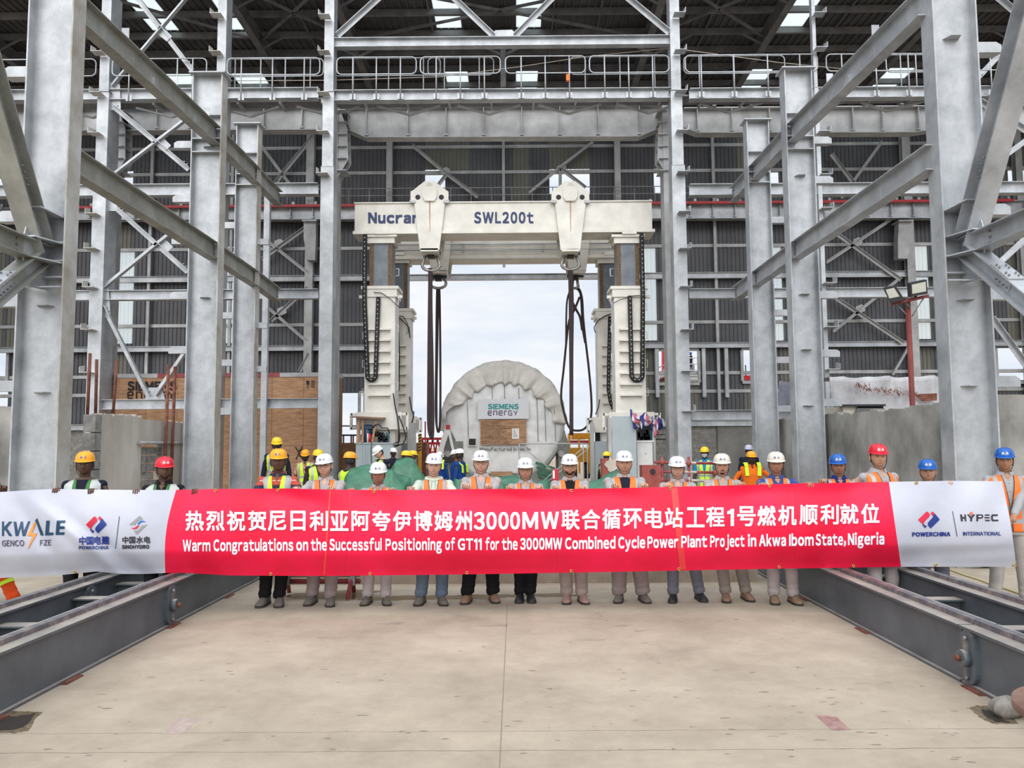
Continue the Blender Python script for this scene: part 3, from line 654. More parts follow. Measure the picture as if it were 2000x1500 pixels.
for x0, x1, ps, l in [(-60, 188, (-20, 60, 130), 'guard rail cut by the picture edge behind the nearest crate-side column'), (220, 404, (252, 346, 376), 'guard rail between the bracketed post and the taller capped column, crate side'),
        (444, 625, (471, 532, 594), 'guard rail ending at the tall post in front of the crate'), (658, 813, (689, 735, 782), 'first guard rail from the crate side between the two tall posts'),
        (821, 977, (852, 899, 946), 'second guard rail from the crate side between the two tall posts'), (987, 1143, (1018, 1065, 1112), 'third guard rail from the crate side between the two tall posts'),
        (1151, 1306, (1181, 1228, 1275), 'last guard rail before the tall post with brackets all down'), (1338, 1596, (1370, 1434, 1500, 1563), 'longest guard rail, starting at the tall post with brackets all down'),
        (1613, 1815, (1645, 1712, 1775), 'guard rail crossed by the upper floodlight-side beam'), (1890, 2060, (1936, 1990), 'guard rail beyond the nearest floodlight-side column')]: rail(x0, x1, ps, l)
for x0, x1, ps, l in [(436, 632, (459, 509, 557, 606), 'far guard rail behind the one ending at the tall crate-side post'), (652, 860, (690, 759, 827), 'far guard rail with its end overlapping the next, first between the tall posts'),
        (836, 964, (868, 936), 'far guard rail in front of the lit skylight over the gantry'), (1113, 1310, (1143, 1211, 1279), 'far guard rail nearest the tall post beside the cable-draped leg'),
        (1335, 1532, (1366, 1433, 1500), 'far guard rail behind the longest one'), (1730, 1900, (1760, 1790, 1840), 'far guard rail behind the nearest floodlight-side column')]: rail(x0, x1, ps, l, Y=24.28, top=112, mid=146, foot=178, r=.02, grp='far guard rails of the catwalk')
# --- near crane runway girder in three spans
def girder(bot, top_y, Y, label, stiff, grp, name='runway_girder', mt_=GALVD, th=.02, fl=.4):
    pts = [P(x, y, Y) for x, y in bot]; zt = P((bot[0][0]+bot[-1][0])/2, top_y, Y).z
    t = thing(name, ((pts[0].x+pts[-1].x)/2, Y, pts[0].z), label, 'girder', grp)
    MB().plate(pts + [V((pts[-1].x, Y, zt)), V((pts[0].x, Y, zt))], (0, th, 0)).build('web', mt_, t)
    MB().bx(pts[0].x, pts[-1].x, Y-fl/2, Y+fl/2, zt, zt+.03).build('top_flange', mt_, t)
    m = MB()
    for a, b in zip(pts, pts[1:]): m.bar(a, b, fl, .03)
    m.build('bottom_flange', mt_, t)
    for px in stiff:
        X = P(px, 240, Y).x; zb = interp(X, [(p.x, p.z) for p in pts]); MB().bx(X-.01, X+.01, Y-fl/2+.02, Y, zb+.1, zt).build('stiffener', mt_, t); MB().bx(X-.06, X+.06, Y-fl/2+.02, Y-.02, zb+.06, zb+.11).build('stiffener_foot', GALV, t)
    for px in stiff[::1]:
        X = P(px-36, 215, Y).x; m = MB(); m.bx(X-.06, X+.06, Y-.3, Y-.2, zt+.03, zt+.16); m.cyl(V((X, Y-.25, zt+.1)), V((X, Y-.25, zt+.24)), .03, 6); m.build('rail_clamp', STEELB, t)
    return t
girder([(664,256),(682,257),(716,272),(1248,270),(1282,256),(1300,255)], 213, 25.2, 'haunched runway girder between the two tall posts', (682,717,798,872,945,1019,1093,1167,1248), 'near runway girders')
girder([(-60,259),(130,259),(629,257)], 216, 25.2, 'runway girder span on the crate side under the catwalk', (30,90,160,310,375,518,592), 'near runway girders')
girder([(1334,253),(1362,263),(1780,262),(1830,254),(2060,253)], 213, 25.2, 'runway girder span on the floodlight side under the catwalk', (1360,1427,1500,1662,1720,1790,1960), 'near runway girders')
girder([(-60,432),(1000,429),(2060,427)], 402, 33.9, 'far runway girder in front of the cladding wall, behind the gantry', tuple(range(-30, 690, 43)) + tuple(range(1300, 2040, 43)), 'far runway girder', mt_=GALV)
t = thing('festoon_rail', (0, 33.6, 12.5), 'red rail line along the top of the far runway girder', 'rail')
a = P(0, 401, 33.6); MB().bx(-22, 22, 33.55, 33.66, P(1000, 401, 33.6).z, P(1000, 396.5, 33.6).z).build('red_bar', REDP, t)
def head(px0, sd, label):
    X0 = P(px0, 300, 24.7).x; t = thing('crane_column', (X0, 24.9, 0), label, 'column', 'crane columns behind the tall posts')
    zt = P(px0, 205, 24.7).z; z1 = P(px0, 250, 24.7).z; z2 = P(px0, 310, 24.7).z; z3 = P(px0, 346, 24.7).z
    MB().bx(X0 - sd*.0 - .28, X0 + .12 if sd > 0 else X0 + .28, 24.7, 25.3, 0, zt).build('shaft', GALVD, t)
    o = X0 + .12*sd
    MB().plate([(o,24.75,zt),(o+sd*.3,24.75,z1),(o+sd*.34,24.75,z2),(o,24.75,z3)], (0,.03,0)).build('head_plate', GALVD, t); MB().plate([(o,25.2,zt),(o+sd*.3,25.2,z1),(o+sd*.34,25.2,z2),(o,25.2,z3)], (0,.03,0)).build('head_plate', GALVD, t)
    for k in range(6):
        z = lerp(zt, z3, (k+.5)/6); MB().bx(min(o, o+sd*.3), max(o, o+sd*.3), 24.62, 25.25, z, z+.025).build('shelf_stiffener', GALV, t)
head(652, 1, 'stiffened crane column head behind the tall post in front of the crate')
head(1312, -1, 'stiffened crane column head behind the tall post beside the cable-draped leg')
head(216, 1, 'stiffened crane column head behind the bracketed post above the rebar wall')
for px, sd in ((605, 1), (1768, -1)):     # corbels of the far crane columns
    X = P(px, 450, 34).x; t = wb
    m = MB(); pts = [(px-12, 432), (px+12, 432), (px+12, 466), (px+10, 508), (px-6, 508), (px-12, 466)] if sd > 0 else [(px-12, 430), (px+16, 430), (px+16, 462), (px+4, 505), (px-14, 505), (px-14, 462)]
    m.plate([P(x, y, 33.7) for x, y in pts], (0,.4,0)); m.build('corbel', GALVD, t)
    q = P(px, 432, 33.6); MB().bx(q.x-.32, q.x+.32, 33.5, 34.2, q.z-.02, q.z+.03).build('corbel_seat', GALV, t)
# ================================================================== GANTRY TRACKS ON THE SLAB
def track(name_lbl, xi, sd, y0, y1, crosses, joint=True, fine=()):
    """xi = inner flange edge; sd = -1 crate side, 1 floodlight side"""
    t = thing('gantry_track', (xi + sd*.6, y0, 0), name_lbl, 'track', 'steel gantry track sections')
    for k, off in ((0, .16), (1, 1.02)):
        xc = xi + sd*off
        MB().ibeam(V((xc, y0, .225)), V((xc, y1, .225)), .45, .32, .022, .25).build('box_beam', TRACK, t)
        MB().bx(xc-.035, xc+.035, y0, y1, .45, .49).build('rail_bar', TRACKW, t)
    for y in crosses: MB().ibeam(V((xi + sd*.30, y, .24)), V((xi + sd*.88, y, .24)), .22, .16, .015, .012).build('cross_member', TRACK, t)
    ye = y1 if joint == 'far' else y0
    for xc, fc in ((xi + sd*.035, -sd), (xi + sd*.895, -sd)):
        m = MB(); pts = []
        for k in range(9): a = pi*k/8; pts.append((xc, y1 - .10 + .10*cos(a), .33 + .10*sin(a)))
        for k in range(9): a = pi + pi*k/8; pts.append((xc, y1 - .10 + .10*cos(a), .12 + .10*sin(a)))
        m.plate(pts, (fc*.035, 0, 0)); jp = m.build('joint_plate', TRACK, t)
        xo = xc + fc*.035
        for z in (.37, .07): MB().cyl(V((xo, y1-.10, z)), V((xo + fc*.025, y1-.10, z)), .018, 8).build('bolt', STEELB, jp)
        m = MB(); m.cyl(V((xo, y1-.10, .22)), V((xo + fc*.06, y1-.10, .22)), .065, 16); m.build('pin_boss', TRACK, jp); MB().cyl(V((xo + fc*.06, y1-.10, .22)), V((xo + fc*.095, y1-.10, .22)), .024, 8).build('rusty_pin', RUST, jp); MB().bx(min(xo, xo+fc*.02), max(xo, xo+fc*.02), y1-.125, y1-.075, .08, .36).build('keeper_bar', TRACKW, jp)
    for y in fine: MB().bx(xi - sd*.05, xi + sd*.2, y-.12, y+.12, 0, .012).build('timber_shim', RUST, t)
    return t
track('gantry track section nearest the camera at the KWALE end of the banner'.replace('KWALE', 'white logo'), -3.65, -1, 1.6, 8.5, (3.2, 4.6, 5.8, 6.95, 8.15), fine=(5.55, 6.5, 8.4))
track('gantry track section behind the banner on the crate side', -3.65, -1, 8.52, 23.0, (9.0, 10.5, 12.5, 14.5, 17, 20), fine=(10, 11.4))
track('gantry track section nearest the camera with the broken slab corner and boulder beside it', 3.5, 1, 1.6, 6.3, (3.2, 4.6, 5.5), fine=(6.1, 5.0))
track('gantry track section under the banner beside the booted people, floodlight side', 3.5, 1, 6.32, 23.0, (6.62, 7.85, 9.2, 11, 13, 16, 19), fine=(8.0, 9.6))
# ================================================================== HYDRAULIC GANTRY
YG, YR = 25.5, 29.0
gt = thing('gantry_crane', (P(983, 430, YG).x, 27.2, 0), 'cream white hydraulic gantry with blue lettering straddling the wrapped turbine', 'gantry crane')
def girder_box(x0, x1, yt, yb, Y, name, dep=.9):
    a = P(x0, yt, Y); b = P(x1, yb, Y); zt = P((x0+x1)/2, yt, Y).z; zb = P((x0+x1)/2, yb, Y).z
    m = MB(); m.bx(a.x, b.x, Y, Y+dep, zb, zt); m.bx(a.x-.05, b.x+.08, Y-.06, Y+dep+.06, zb-.10, zb); m.bx(a.x-.02, b.x+.02, Y-.05, Y+dep+.05, zt, zt+.04)
    return m.build(name, WHITEP, gt), a.x, b.x, zb, zt
fg, gx0, gx1, gzb, gzt = girder_box(693, 1274, 396, 450, YG, 'front_girder')
rg, rx0, rx1, rzb, rzt = girder_box(742, 1226, 440, 500, YR, 'rear_girder')
def flat_text(text, x0, x1, yb, h, Y, mat_, parent, name='lettering', bold=.04, d=.012, gap=.09, y1=None, space=.28):
    """text on a plane facing the camera; h = cap height in pixels"""
    a = P(x0, yb, Y - d); b = P(x1, yb if y1 is None else y1, Y - d); s = (b - a); up = (P(x0, yb - h, Y - d) - a)
    m = MB(); text_mb(m, text, lambda u, v: a + s*u + up*(v/.733), bold=bold, gap=gap, space=space)
    return m.build(name, mat_, parent, fix=False)
flat_text('Nucrane', 719, 838, 435, 19, YG, NAVYT, fg, bold=.045)
flat_text('SWL200t', 926, 1042, 435, 20, YG, NAVYT, fg, bold=.035, gap=.14)
m = MB(); zz = P(1000, 478, YR).z
for py in (478, 489): z = P(1000, py, YR).z; m.cyl(V((rx0+.3, YR-.1, z)), V((rx1-.3, YR-.1, z)), .025, 8)
for px in (905, 1060): p = P(px, 478, YR); m.bx(p.x-.02, p.x+.02, YR-.1, YR, P(px, 492, YR).z, p.z)
m.build('pipe_run', GALV, rg)
def chain(pts, w_=.13, parent=None, name='energy_chain'):
    m = MB(); m.tube(pts, w_/2, 6, sx=1.0); o = m.build(name, BLACK, parent)
    m = MB(); L = 0; nx = .12; pts = [V(p) for p in pts]
    for a, b in zip(pts, pts[1:]):
        d = (b-a).length
        while nx < L + d: q = a.lerp(b, (nx-L)/d); m.bx(q.x-.014, q.x+.014, q.y-w_/2-.008, q.y-w_/2+.03, q.z-.014, q.z+.014); nx += .15
        L += d
    m.build('chain_pin', CREAMP, o)
    return o
def ugly_u(x0, x1, z0, z1, zb, y):
    R = abs(x1-x0)/2; xc = (x0+x1)/2; pts = [V((x0, y, z0)), V((x0, y, zb+R))]
    s = 1 if x1 > x0 else -1
    for k in range(1, 12): a = pi + pi*k/12; pts.append(V((xc + s*R*cos(a), y, zb + R + R*sin(a))))
    pts += [V((x1, y, zb+R)), V((lerp(x1, x0, -.0), y, z1))]
    return pts
def leg(pxc, Y, sd, rear=False):
    k = YG/Y; n = 'leg'
    xc = P(pxc, 650, Y).x; zz = lambda py: P(pxc, py, Y).z
    if rear: zmt, zcol, zbx, zbs = zz(513), zz(608), zz(622), zz(812)
    else: zmt, zcol, zbx, zbs = zz(474), zz(565), zz(580), zz(802)
    L = MB(); W = .50; D = .85
    L.bx(xc-W, xc+W, Y, Y+D, zbs-.05, zbx)
    L.bx(xc-W-.06, xc+W+.06, Y-.05, Y+D+.05, zbx, zcol); L.bx(xc-W-.12, xc+W+.12, Y-.08, Y+D+.08, zcol, zcol+.10)
    lg = L.build('lower_leg', WHITEP, gt)
    m = MB(); m.bx(xc-.38, xc+.38, Y+.12, Y+.74, zcol, zmt); mst = m.build('mast', MASTG, lg); mst['label'] = 'grey sliding mast'
    m = MB()
    for dx in (-.38, .24): m.bx(xc+dx, xc+dx+.14, Y+.105, Y+.13, zcol, zmt-.02)
    m.bx(xc-.395 if sd > 0 else xc+.38, xc-.38 if sd > 0 else xc+.395, Y+.2, Y+.66, zcol, zmt-.02); m.build('greasy_guide_strip', RUSTE, lg)
    m = MB(); m.bx(xc-.55, xc+.55, Y-.02, Y+.9, zmt+.20, zmt+.28); m.bx(xc-.46, xc+.46, Y+.05, Y+.82, zmt, zmt+.2); m.bx(xc-.2, xc+.28, Y-.08, Y+.02, zmt+.28, zmt+.42); m.build('header_plate', WHITEP, lg)
    n_ = 7
    for i in range(n_):
        m = MB()
        z = P(pxc, (644 if not rear else 676) + i*(21.4 if not rear else 18.6), Y).z
        m.bx(xc-.36, xc+.36, Y-.13, Y, z-.02, z+.035); m.plate([(xc-.33, Y, z-.02), (xc-.33, Y-.10, z-.02), (xc-.33, Y, z-.13)], (.02,0,0)); m.plate([(xc+.31, Y, z-.02), (xc+.31, Y-.10, z-.02), (xc+.31, Y, z-.13)], (.02,0,0)); m.build('step_rung', WHITEP, lg)
    for i in range(5):
        m = MB(); z = zbs + .5 + i*.95; X = xc + sd*(-W)
        m.tube([(X, Y+.25, z), (X+sd*-.11, Y+.25, z), (X+sd*-.11, Y+.25, z+.24), (X, Y+.25, z+.24)], .013, 6); m.build('grab_handle', WHITEM, lg)
        if not rear: X = xc + sd*W; m = MB(); m.tube([(X, Y+.1, z+.2), (X+sd*.1, Y+.1, z+.2), (X+sd*.1, Y+.1, z+.44), (X, Y+.1, z+.44)], .013, 6); m.build('grab_handle', WHITEM, lg)
    for s_ in (-1, 1): MB().bx(min(xc + s_*(W+.06), xc + s_*(W+.22)), max(xc + s_*(W+.06), xc + s_*(W+.22)), Y+.1, Y+.2, zbx-.02, zbx+.08).build('lifting_eye', WHITEP, lg)
    # base block with lugs, pedestal below
    m = MB(); m.bx(xc-.74, xc+.74, Y-.1, Y+.95, zbs-.62, zbs-.05)
    for s_ in (-1, 1):
        xa = xc + s_*.74; xb_ = xc + s_*.92
        lo_, hi_ = min(xa, xb_), max(xa, xb_)
        m.bx(lo_, hi_, Y-.05, Y+.03, zbs-.16, zbs-.08); m.bx(lo_, hi_, Y-.05, Y+.03, zbs-.62, zbs-.54); m.bx(xb_-.04, xb_+.04, Y-.05, Y+.03, zbs-.62, zbs-.08)
    m.bx(xc-.40, xc+.50, Y+.1, Y+.8, .9, zbs-.62)
    m.build('base_block', WHITEP, lg)
    m = MB(); m.bx(xc-.6, xc+.6, Y-.5, Y+1.5, .38, .95); m.build('bogie_frame', WHITEP, lg)
    for dy in (-.2, 1.2): MB().cyl(V((xc-.14, Y+dy, .58)), V((xc+.14, Y+dy, .58)), .22, 20).build('wheel', STEELB, lg)
    return lg, xc, zbx, zbs, zmt
legs = {}
legs['fl'] = leg(742, YG, 1); legs['fr'] = leg(1230, YG, -1); legs['rl'] = leg(775, YR, 1, True); legs['rr'] = leg(1193, YR, -1, True)
# energy chains draped down the legs
def pz(px, py, Y): return P(px, py, Y)
for key, Y, xo, xi_, y0, y1, yb in (('fl', YG-.14, 713, 739, 458, 580, 742), ('fr', YG-.14, 1253, 1230, 456, 578, 743)):
    a = P(xo, y0, Y); b = P(xi_, y1, Y); c = P((xo+xi_)/2, yb, Y); a2 = P(xo + (5 if key == 'fl' else 1), 700, Y); b2 = P(xi_ - (5 if key == 'fl' else 0) + (3 if key == 'fr' else 0), 700, Y)
    xc = (a2.x+b2.x)/2; R = abs(a2.x-b2.x)/2; s = 1 if b2.x > a2.x else -1; pts = [a, V((a.x, Y, a2.z+2)), V((a2.x, Y, c.z+R))]
    for k in range(1, 12): q = pi + pi*k/12; pts.append(V((xc + s*R*cos(q), Y, c.z + R + R*sin(q))))
    pts += [V((b2.x, Y, c.z+R)), b]; chain(pts, .15, legs[key][0])
for key, Y, pl in (('rl', YR-.14, [(776,618),(778,700),(777,760),(770,785),(764,800)]), ('rr', YR-.14, [(1191,618),(1189,700),(1188,760),(1192,785),(1199,800)])):
    chain([P(x, y, Y) for x, y in pl], .14, legs[key][0])
HOSE = [('fl', YG-.1, [(730,571),(745,572),(760,582),(775,596),(782,602)], .014), ('rl', YR-.1, [(770,615),(782,622),(790,630),(799,640),(801,660)], .02), ('rl', YR-.1, [(772,616),(788,618),(796,632),(798,650),(793,650)], .014),
        ('fr', YG-.1, [(1250,577),(1235,578),(1210,586),(1198,592)], .014), ('rr', YR-.1, [(1196,612),(1180,618),(1168,626),(1160,640),(1163,650)], .02), ('fl', YG-.15, [(768,768),(771,790),(776,812),(779,840),(778,868),(770,871)], .022),
        ('fl', YG-.15, [(779,812),(788,835),(793,855),(787,867),(772,872)], .022), ('fl', YG-.15, [(777,820),(781,850),(780,862),(771,866)], .022), ('rl', YR-.12, [(800,775),(804,800),(808,812),(803,832),(799,845)], .025), ('fl', YG-.6, [(728,835),(733,830),(740,829),(746,836),(757,836),(761,846)], .022),
        ('rr', YR-.12, [(1171,780),(1169,795),(1163,810)], .02), ('fl', YG-.7, [(726,862),(725,880),(726,905)], .012), ('rr', YR-.12, [(1203,770),(1203,790),(1197,800),(1193,798)], .02), ('fr', YG+.4, [(1276,858),(1300,858),(1317,848)], .02), ('fr', YG+.4, [(1278,850),(1300,848),(1317,838)], .014)]
for key, Y, pl, r in HOSE: MB().tube([P(x, y, Y) for x, y in pl], r, 6).build('hydraulic_hose', BLACK, legs[key][0])
# power units at the leg feet
lg, xc, zbx, zbs, zmt = legs['fl']
a = P(695, 867, YG-.55); b = P(767, 925, YG-.55)
m = MB(); m.bx(a.x, b.x, YG-.55, YG-.1, .3, a.z); m.bx(a.x-.03, b.x+.03, YG-.58, YG-.07, a.z, a.z+.04)
for px in (712, 722): q = P(px, 890, YG-.56); m.bx(q.x-.03, q.x+.03, YG-.59, YG-.55, .35, a.z-.04)
pu = m.build('power_unit_cabinet', SILVERP, lg)
m = MB(); a = P(707, 832, YG-.4); b = P(726, 865, YG-.4); xm = (a.x+b.x)/2; m.cyl(V((xm, YG-.35, b.z)), V((xm, YG-.35, a.z+.04)), .17, 20); m.bx(xm-.18, xm+.18, YG-.53, YG-.17, a.z-.1, a.z); mo = m.build('electric_motor', mat('blue_motor_paint', (.015,.045,.11), .4, 0, var=.1), pu)
m = MB(); r_ = random.Random(2)
for i in range(16):
    px = r_.uniform(731, 756); py = r_.uniform(846, 862); q = P(px, py, YG-.45); m.bx(q.x-.04, q.x+.04, YG-.5, YG-.3, q.z-.09, q.z+.07); m.cyl(V((q.x, YG-.5, q.z)), V((q.x, YG-.56, q.z)), .02, 8)
m.build('valve_bank', DARK, pu)
q = P(757, 855, YG-.4); MB().bx(q.x-.05, q.x+.05, YG-.45, YG-.3, q.z-.14, q.z+.16).build('filter_housing', mat('teal_filter_paint', (.02,.12,.17), .4, 0, var=.1), pu)
q = P(722, 856, YG-.45); MB().cyl(V((q.x, YG-.45, q.z-.16)), V((q.x, YG-.45, q.z+.14)), .06, 12).build('red_gauge', REDP, pu); q = P(718, 856, YG-.5); MB().cyl(V((q.x, YG-.5, q.z-.16)), V((q.x, YG-.5, q.z+.16)), .03, 8).build('white_pipe', WHITEM, pu)
t_ = thing('sheet_roof', tuple(P(717, 820, YG-.3)), 'thin brown board propped as a rain roof over the blue motor', 'board')
m = MB(); a = P(685, 816, YG-.5); b = P(750, 819, YG-.5); m.add([V((a.x, YG-.7, a.z)), V((b.x, YG-.7, b.z)), V((b.x, YG-.12, b.z+.05)), V((a.x, YG-.12, a.z+.05)), V((a.x, YG-.7, a.z+.02)), V((b.x, YG-.7, b.z+.02)), V((b.x, YG-.12, b.z+.07)), V((a.x, YG-.12, a.z+.07))], [(3,2,1,0),(4,5,6,7),(0,1,5,4),(1,2,6,5),(2,3,7,6),(3,0,4,7)]); m.build('board', PLYD, t_)
for p, q in (((701,820),(698,866)), ((735,821),(727,864)), ((709,820),(708,866))): MB().bar(P(*p, YG-.55), P(*q, YG-.55), .07, .07, up=V((0,1,0))).build('prop', PLY, t_)
# right front leg cabinet
lg = legs['fr'][0]
a = P(1195, 813, YG-.9); b = P(1244, 930, YG-.9); m = MB(); m.bx(a.x, b.x, YG-.9, YG-.86, .2, a.z); dr = m.build('cabinet_door', SILVERP, lg); dr['label'] = 'tall pale blue open cabinet door'
m = MB(); c = P(1276, 815, YG-.5)
for X in (c.x, ): m.bx(X-.05, X+.05, YG-.55, YG-.5, .2, c.z)
m.bx(a.x-.12, a.x-.02, YG-.9, YG-.4, .2, a.z-.05); m.bx(b.x, c.x, YG-.5, YG-.46, c.z-.05, c.z+.03); m.build('cabinet_frame', GALVD, lg)
a = P(1244, 862, YG-.55); b = P(1277, 930, YG-.55); m = MB(); m.bx(a.x, b.x, YG-.55, YG-.12, .3, a.z); m.bx(a.x-.02, b.x+.02, YG-.58, YG-.1, a.z-.03, a.z+.03); q = P(1261, 872, YG-.56); m.bx(q.x-.03, q.x+.03, YG-.58, YG-.54, q.z-.22, q.z+.05); m.build('power_unit_cabinet', WHITEM, lg)
m = MB(); r_ = random.Random(5)
for i in range(18): q = P(r_.uniform(1247, 1268), r_.uniform(842, 858), YG-.4); m.bx(q.x-.035, q.x+.035, YG-.45, YG-.3, q.z-.1, q.z+.08)
a = P(1246, 825, YG-.1); b = P(1274, 862, YG-.1); m.bx(a.x, b.x, YG-.105, YG-.1, b.z, a.z); m.build('valve_bank', DARK, lg)
q = P(1269, 852, YG-.3); MB().bx(q.x-.1, q.x+.12, YG-.4, YG-.2, q.z-.25, q.z+.2).build('filter_housing', MATS['teal_filter_paint'], lg)
# rear leg cabinets
for x0, x1, key in ((796, 812, 'rl'), (1152, 1162, 'rr')):
    a = P(x0, 826, YR-.3); b = P(x1, 950, YR-.3); MB().bx(a.x, b.x, YR-.32, YR-.25, .2, a.z).build('cabinet_frame', GALVD, legs[key][0])
a = P(1162, 862, YR-.3); b = P(1192, 925, YR-.3); MB().bx(a.x, b.x, YR-.3, YR+.1, .2, a.z).build('power_unit_cabinet', SILVERP, legs['rr'][0])
a = P(1162, 828, YR+.3); b = P(1172, 862, YR+.3); MB().bx(a.x, b.x, YR+.28, YR+.33, b.z, a.z).build('dark_switch_panel', DARK, legs['rr'][0])
a = P(785, 866, YR-.3); b = P(812, 925, YR-.3); MB().bx(a.x, b.x, YR-.3, YR+.1, .2, a.z).build('power_unit_cabinet', MASTG, legs['rl'][0])
# lifting lugs straddling the girders
def lug(pxc, Y, ytop, ysh, yrim, ytip, zb_g, zt_g, k, nm):
    m = MB(); pts = [(-37,ysh+34),(-37,ysh+12),(-30,ysh+8),(-24,ysh+3),(-10,ytop),(10,ytop),(24,ysh+3),(30,ysh+8),(37,ysh+12),(37,ysh+34),(30,yrim),(19,ytip),(-19,ytip),(-30,yrim)]
    wp = [P(pxc + x*k, y, Y-.12) for x, y in pts]
    m.plate(wp, (0, .06, 0)); bkt = m.build(nm, WHITEP, gt)
    MB().plate([p + V((0, 1.2, 0)) for p in wp], (0, .06, 0)).build('back_plate', WHITEP, bkt)
    c = P(pxc, ysh + 16, Y-.12); m = MB()
    for s_ in (-1, 1): q = P(pxc + s_*23*k, ysh + 23, Y-.13); m.cyl(q, q + V((0,.02,0)), .085, 16)
    m.build('pin_hole', DARK, bkt)  # dark discs painted for the shade inside the pin holes
    hx = [P(pxc + x*k, ysh + y, Y-.2) for x, y in ((-14,8),(-10,2),(10,2),(14,8),(14,22),(9,30),(-9,30),(-14,22))]
    MB().plate(hx, (0,.09,0)).build('hex_boss', WHITEP, bkt); q = P(pxc, ysh+2, Y-.13); MB().cyl(P(pxc, ytop+9, Y-.16), P(pxc, ytop+9, Y-.10), .1, 18).build('pivot_cap', WHITEP, bkt)
    if ysh < 400: MB().plate([P(pxc-1.2, ysh+29, Y-.125), P(pxc+1.6, ysh+29, Y-.125), P(pxc+1.0, ysh+90, Y-.125), P(pxc+.2, ysh+90, Y-.125)], (0,-.004,0)).build('rust_streak', mat('pale_rust_streak', (.46,.30,.17), .7, 0, var=.15, scale=8), bkt)
    for s_ in (-1, 1): q = P(pxc + s_*33*k, ysh + 31, Y-.125); MB().bx(q.x-.1, q.x+.1, Y-.16, Y-.11, q.z-.06, q.z+.03).build('clamp_block', STEELB, bkt)
    a = P(pxc-17*k, ytip, Y); MB().bx(P(pxc-17*k, ytip, Y).x, P(pxc+17*k, ytip, Y).x, Y-.12, Y+1.1, a.z-.08, a.z+.02).build('shoe_plate', WHITEP, bkt)
    return bkt
lugs_ = []
for pxc in (839, 1114):
    lugs_.append(lug(pxc, YG, 354, 362, 396, 488, gzb, gzt, 1.0, 'front_lifting_bracket'))
for pxc in (858, 1128):
    b1 = lug(pxc, YR, 412, 418, 446, 530, rzb, rzt, .88, 'rear_lifting_bracket'); lugs_.append(b1)
# shackles and slings: things of their own
SH = mat('galvanized_shackle', (.30,.29,.27), .4, .6, scale=9, col2=(.5,.48,.45))
SLING = mat('dark_brown_sling', (.028,.016,.018), .75, 0, scale=30, col2=(.05,.032,.034))
def shackle(px, py0, py1, Y, label, turned=False):
    a = P(px, py0, Y); b = P(px, py1, Y); t = thing('shackle', tuple(a), label, 'shackle', 'bow shackles under the gantry brackets'); R = .30 if not turned else .12; h = a.z - b.z
    if turned: f = lambda x, z: V((a.x + x, Y, z))
    else: f = lambda x, z: V((a.x + x, Y, z))
    pts = [f(-.16*R/.3, a.z)]
    for k in range(13): q = pi - pi*(-.15 + 1.3*k/12); pts.append(f(R*cos(q), b.z + R - R*sin(q) if False else b.z + .06 + R*.95 - R*.95*abs(sin(max(0, min(pi, pi*k/12))))))
    pts.append(f(.16*R/.3, a.z)); MB().tube(pts, .055, 8).build('bow', SH, t)
    MB().cyl(V((a.x-.3, Y, a.z-.02)), V((a.x+.32, Y, a.z-.02)), .06, 10).build('pin', NAVYT, t); MB().bx(a.x-.12, a.x+.12, Y-.18, Y+.18, a.z-.16, a.z+.14).build('link_block', DARK, t)
    return t
shackle(842, 494, 532, YG+.5, 'front bow shackle on the crate side'); shackle(856, 540, 566, YR+.4, 'rear bow shackle on the crate side')
shackle(1114, 494, 530, YG+.5, 'front bow shackle on the floodlight side'); shackle(1123, 538, 566, YR+.4, 'rear bow shackle on the floodlight side', True)
def sling(label, Y, strands):
    a = strands[0][0][0]; t = thing('lifting_sling', tuple(P(*a, Y)), label, 'sling', 'dark lifting slings hanging from the gantry')
    for pl, r in strands:
        # smooth with catmull-rom
        q = [P(x, y, Y) for x, y in pl]; out = []
        for i in range(len(q)-1):
            p0, p1, p2, p3 = q[max(i-1,0)], q[i], q[i+1], q[min(i+2,len(q)-1)]
            for k in range(5):
                s = k/5; out.append(.5*((2*p1) + (p2-p0)*s + (2*p0-5*p1+4*p2-p3)*s*s + (3*p1-p0-3*p2+p3)*s**3))
        out.append(q[-1]); MB().tube(out, r, 8).build('strand', SLING, t)
sling('front sling on the crate side, hanging straight in a thick bundle', YG+.5, [([(839,524),(839,560),(838,640),(837,760),(837,830),(841,852),(845,850),(845.5,800),(844,700),(842,600),(842,524)], .05), ([(841,526),(841,620),(841,780),(842,848)], .045)])
sling('rear sling on the crate side, two thin loops', YR+.4, [([(854,562),(853,600),(852,700),(851,800),(854,838),(858,840),(860,800),(860,700),(859,600),(858,562)], .042), ([(856,562),(855,640),(853,760),(853,830)], .035)])
sling('front sling on the floodlight side, a straight thick bundle', YG+.5, [([(1112,524),(1113,560),(1114,640),(1115,760),(1115,850)], .05), ([(1116,524),(1118,600),(1117,700),(1117,850)], .05)])
sling('rear sling on the floodlight side, wide open loops', YR+.4, [([(1124,562),(1132,566),(1137,585),(1139,620),(1143,660),(1150,720),(1155,780),(1154,815),(1144,835),(1130,841),(1112,835),(1100,800),(1096,770),(1101,720),(1107,660),(1112,625),(1122,605),(1132,580)], .042),
      ([(1124,562),(1133,572),(1136,600),(1138,640),(1143,670)], .04), ([(1116,560),(1108,585),(1106,620),(1105,680),(1100,730)], .035), ([(1119,592),(1126,606),(1133,620),(1137,645)], .045)])

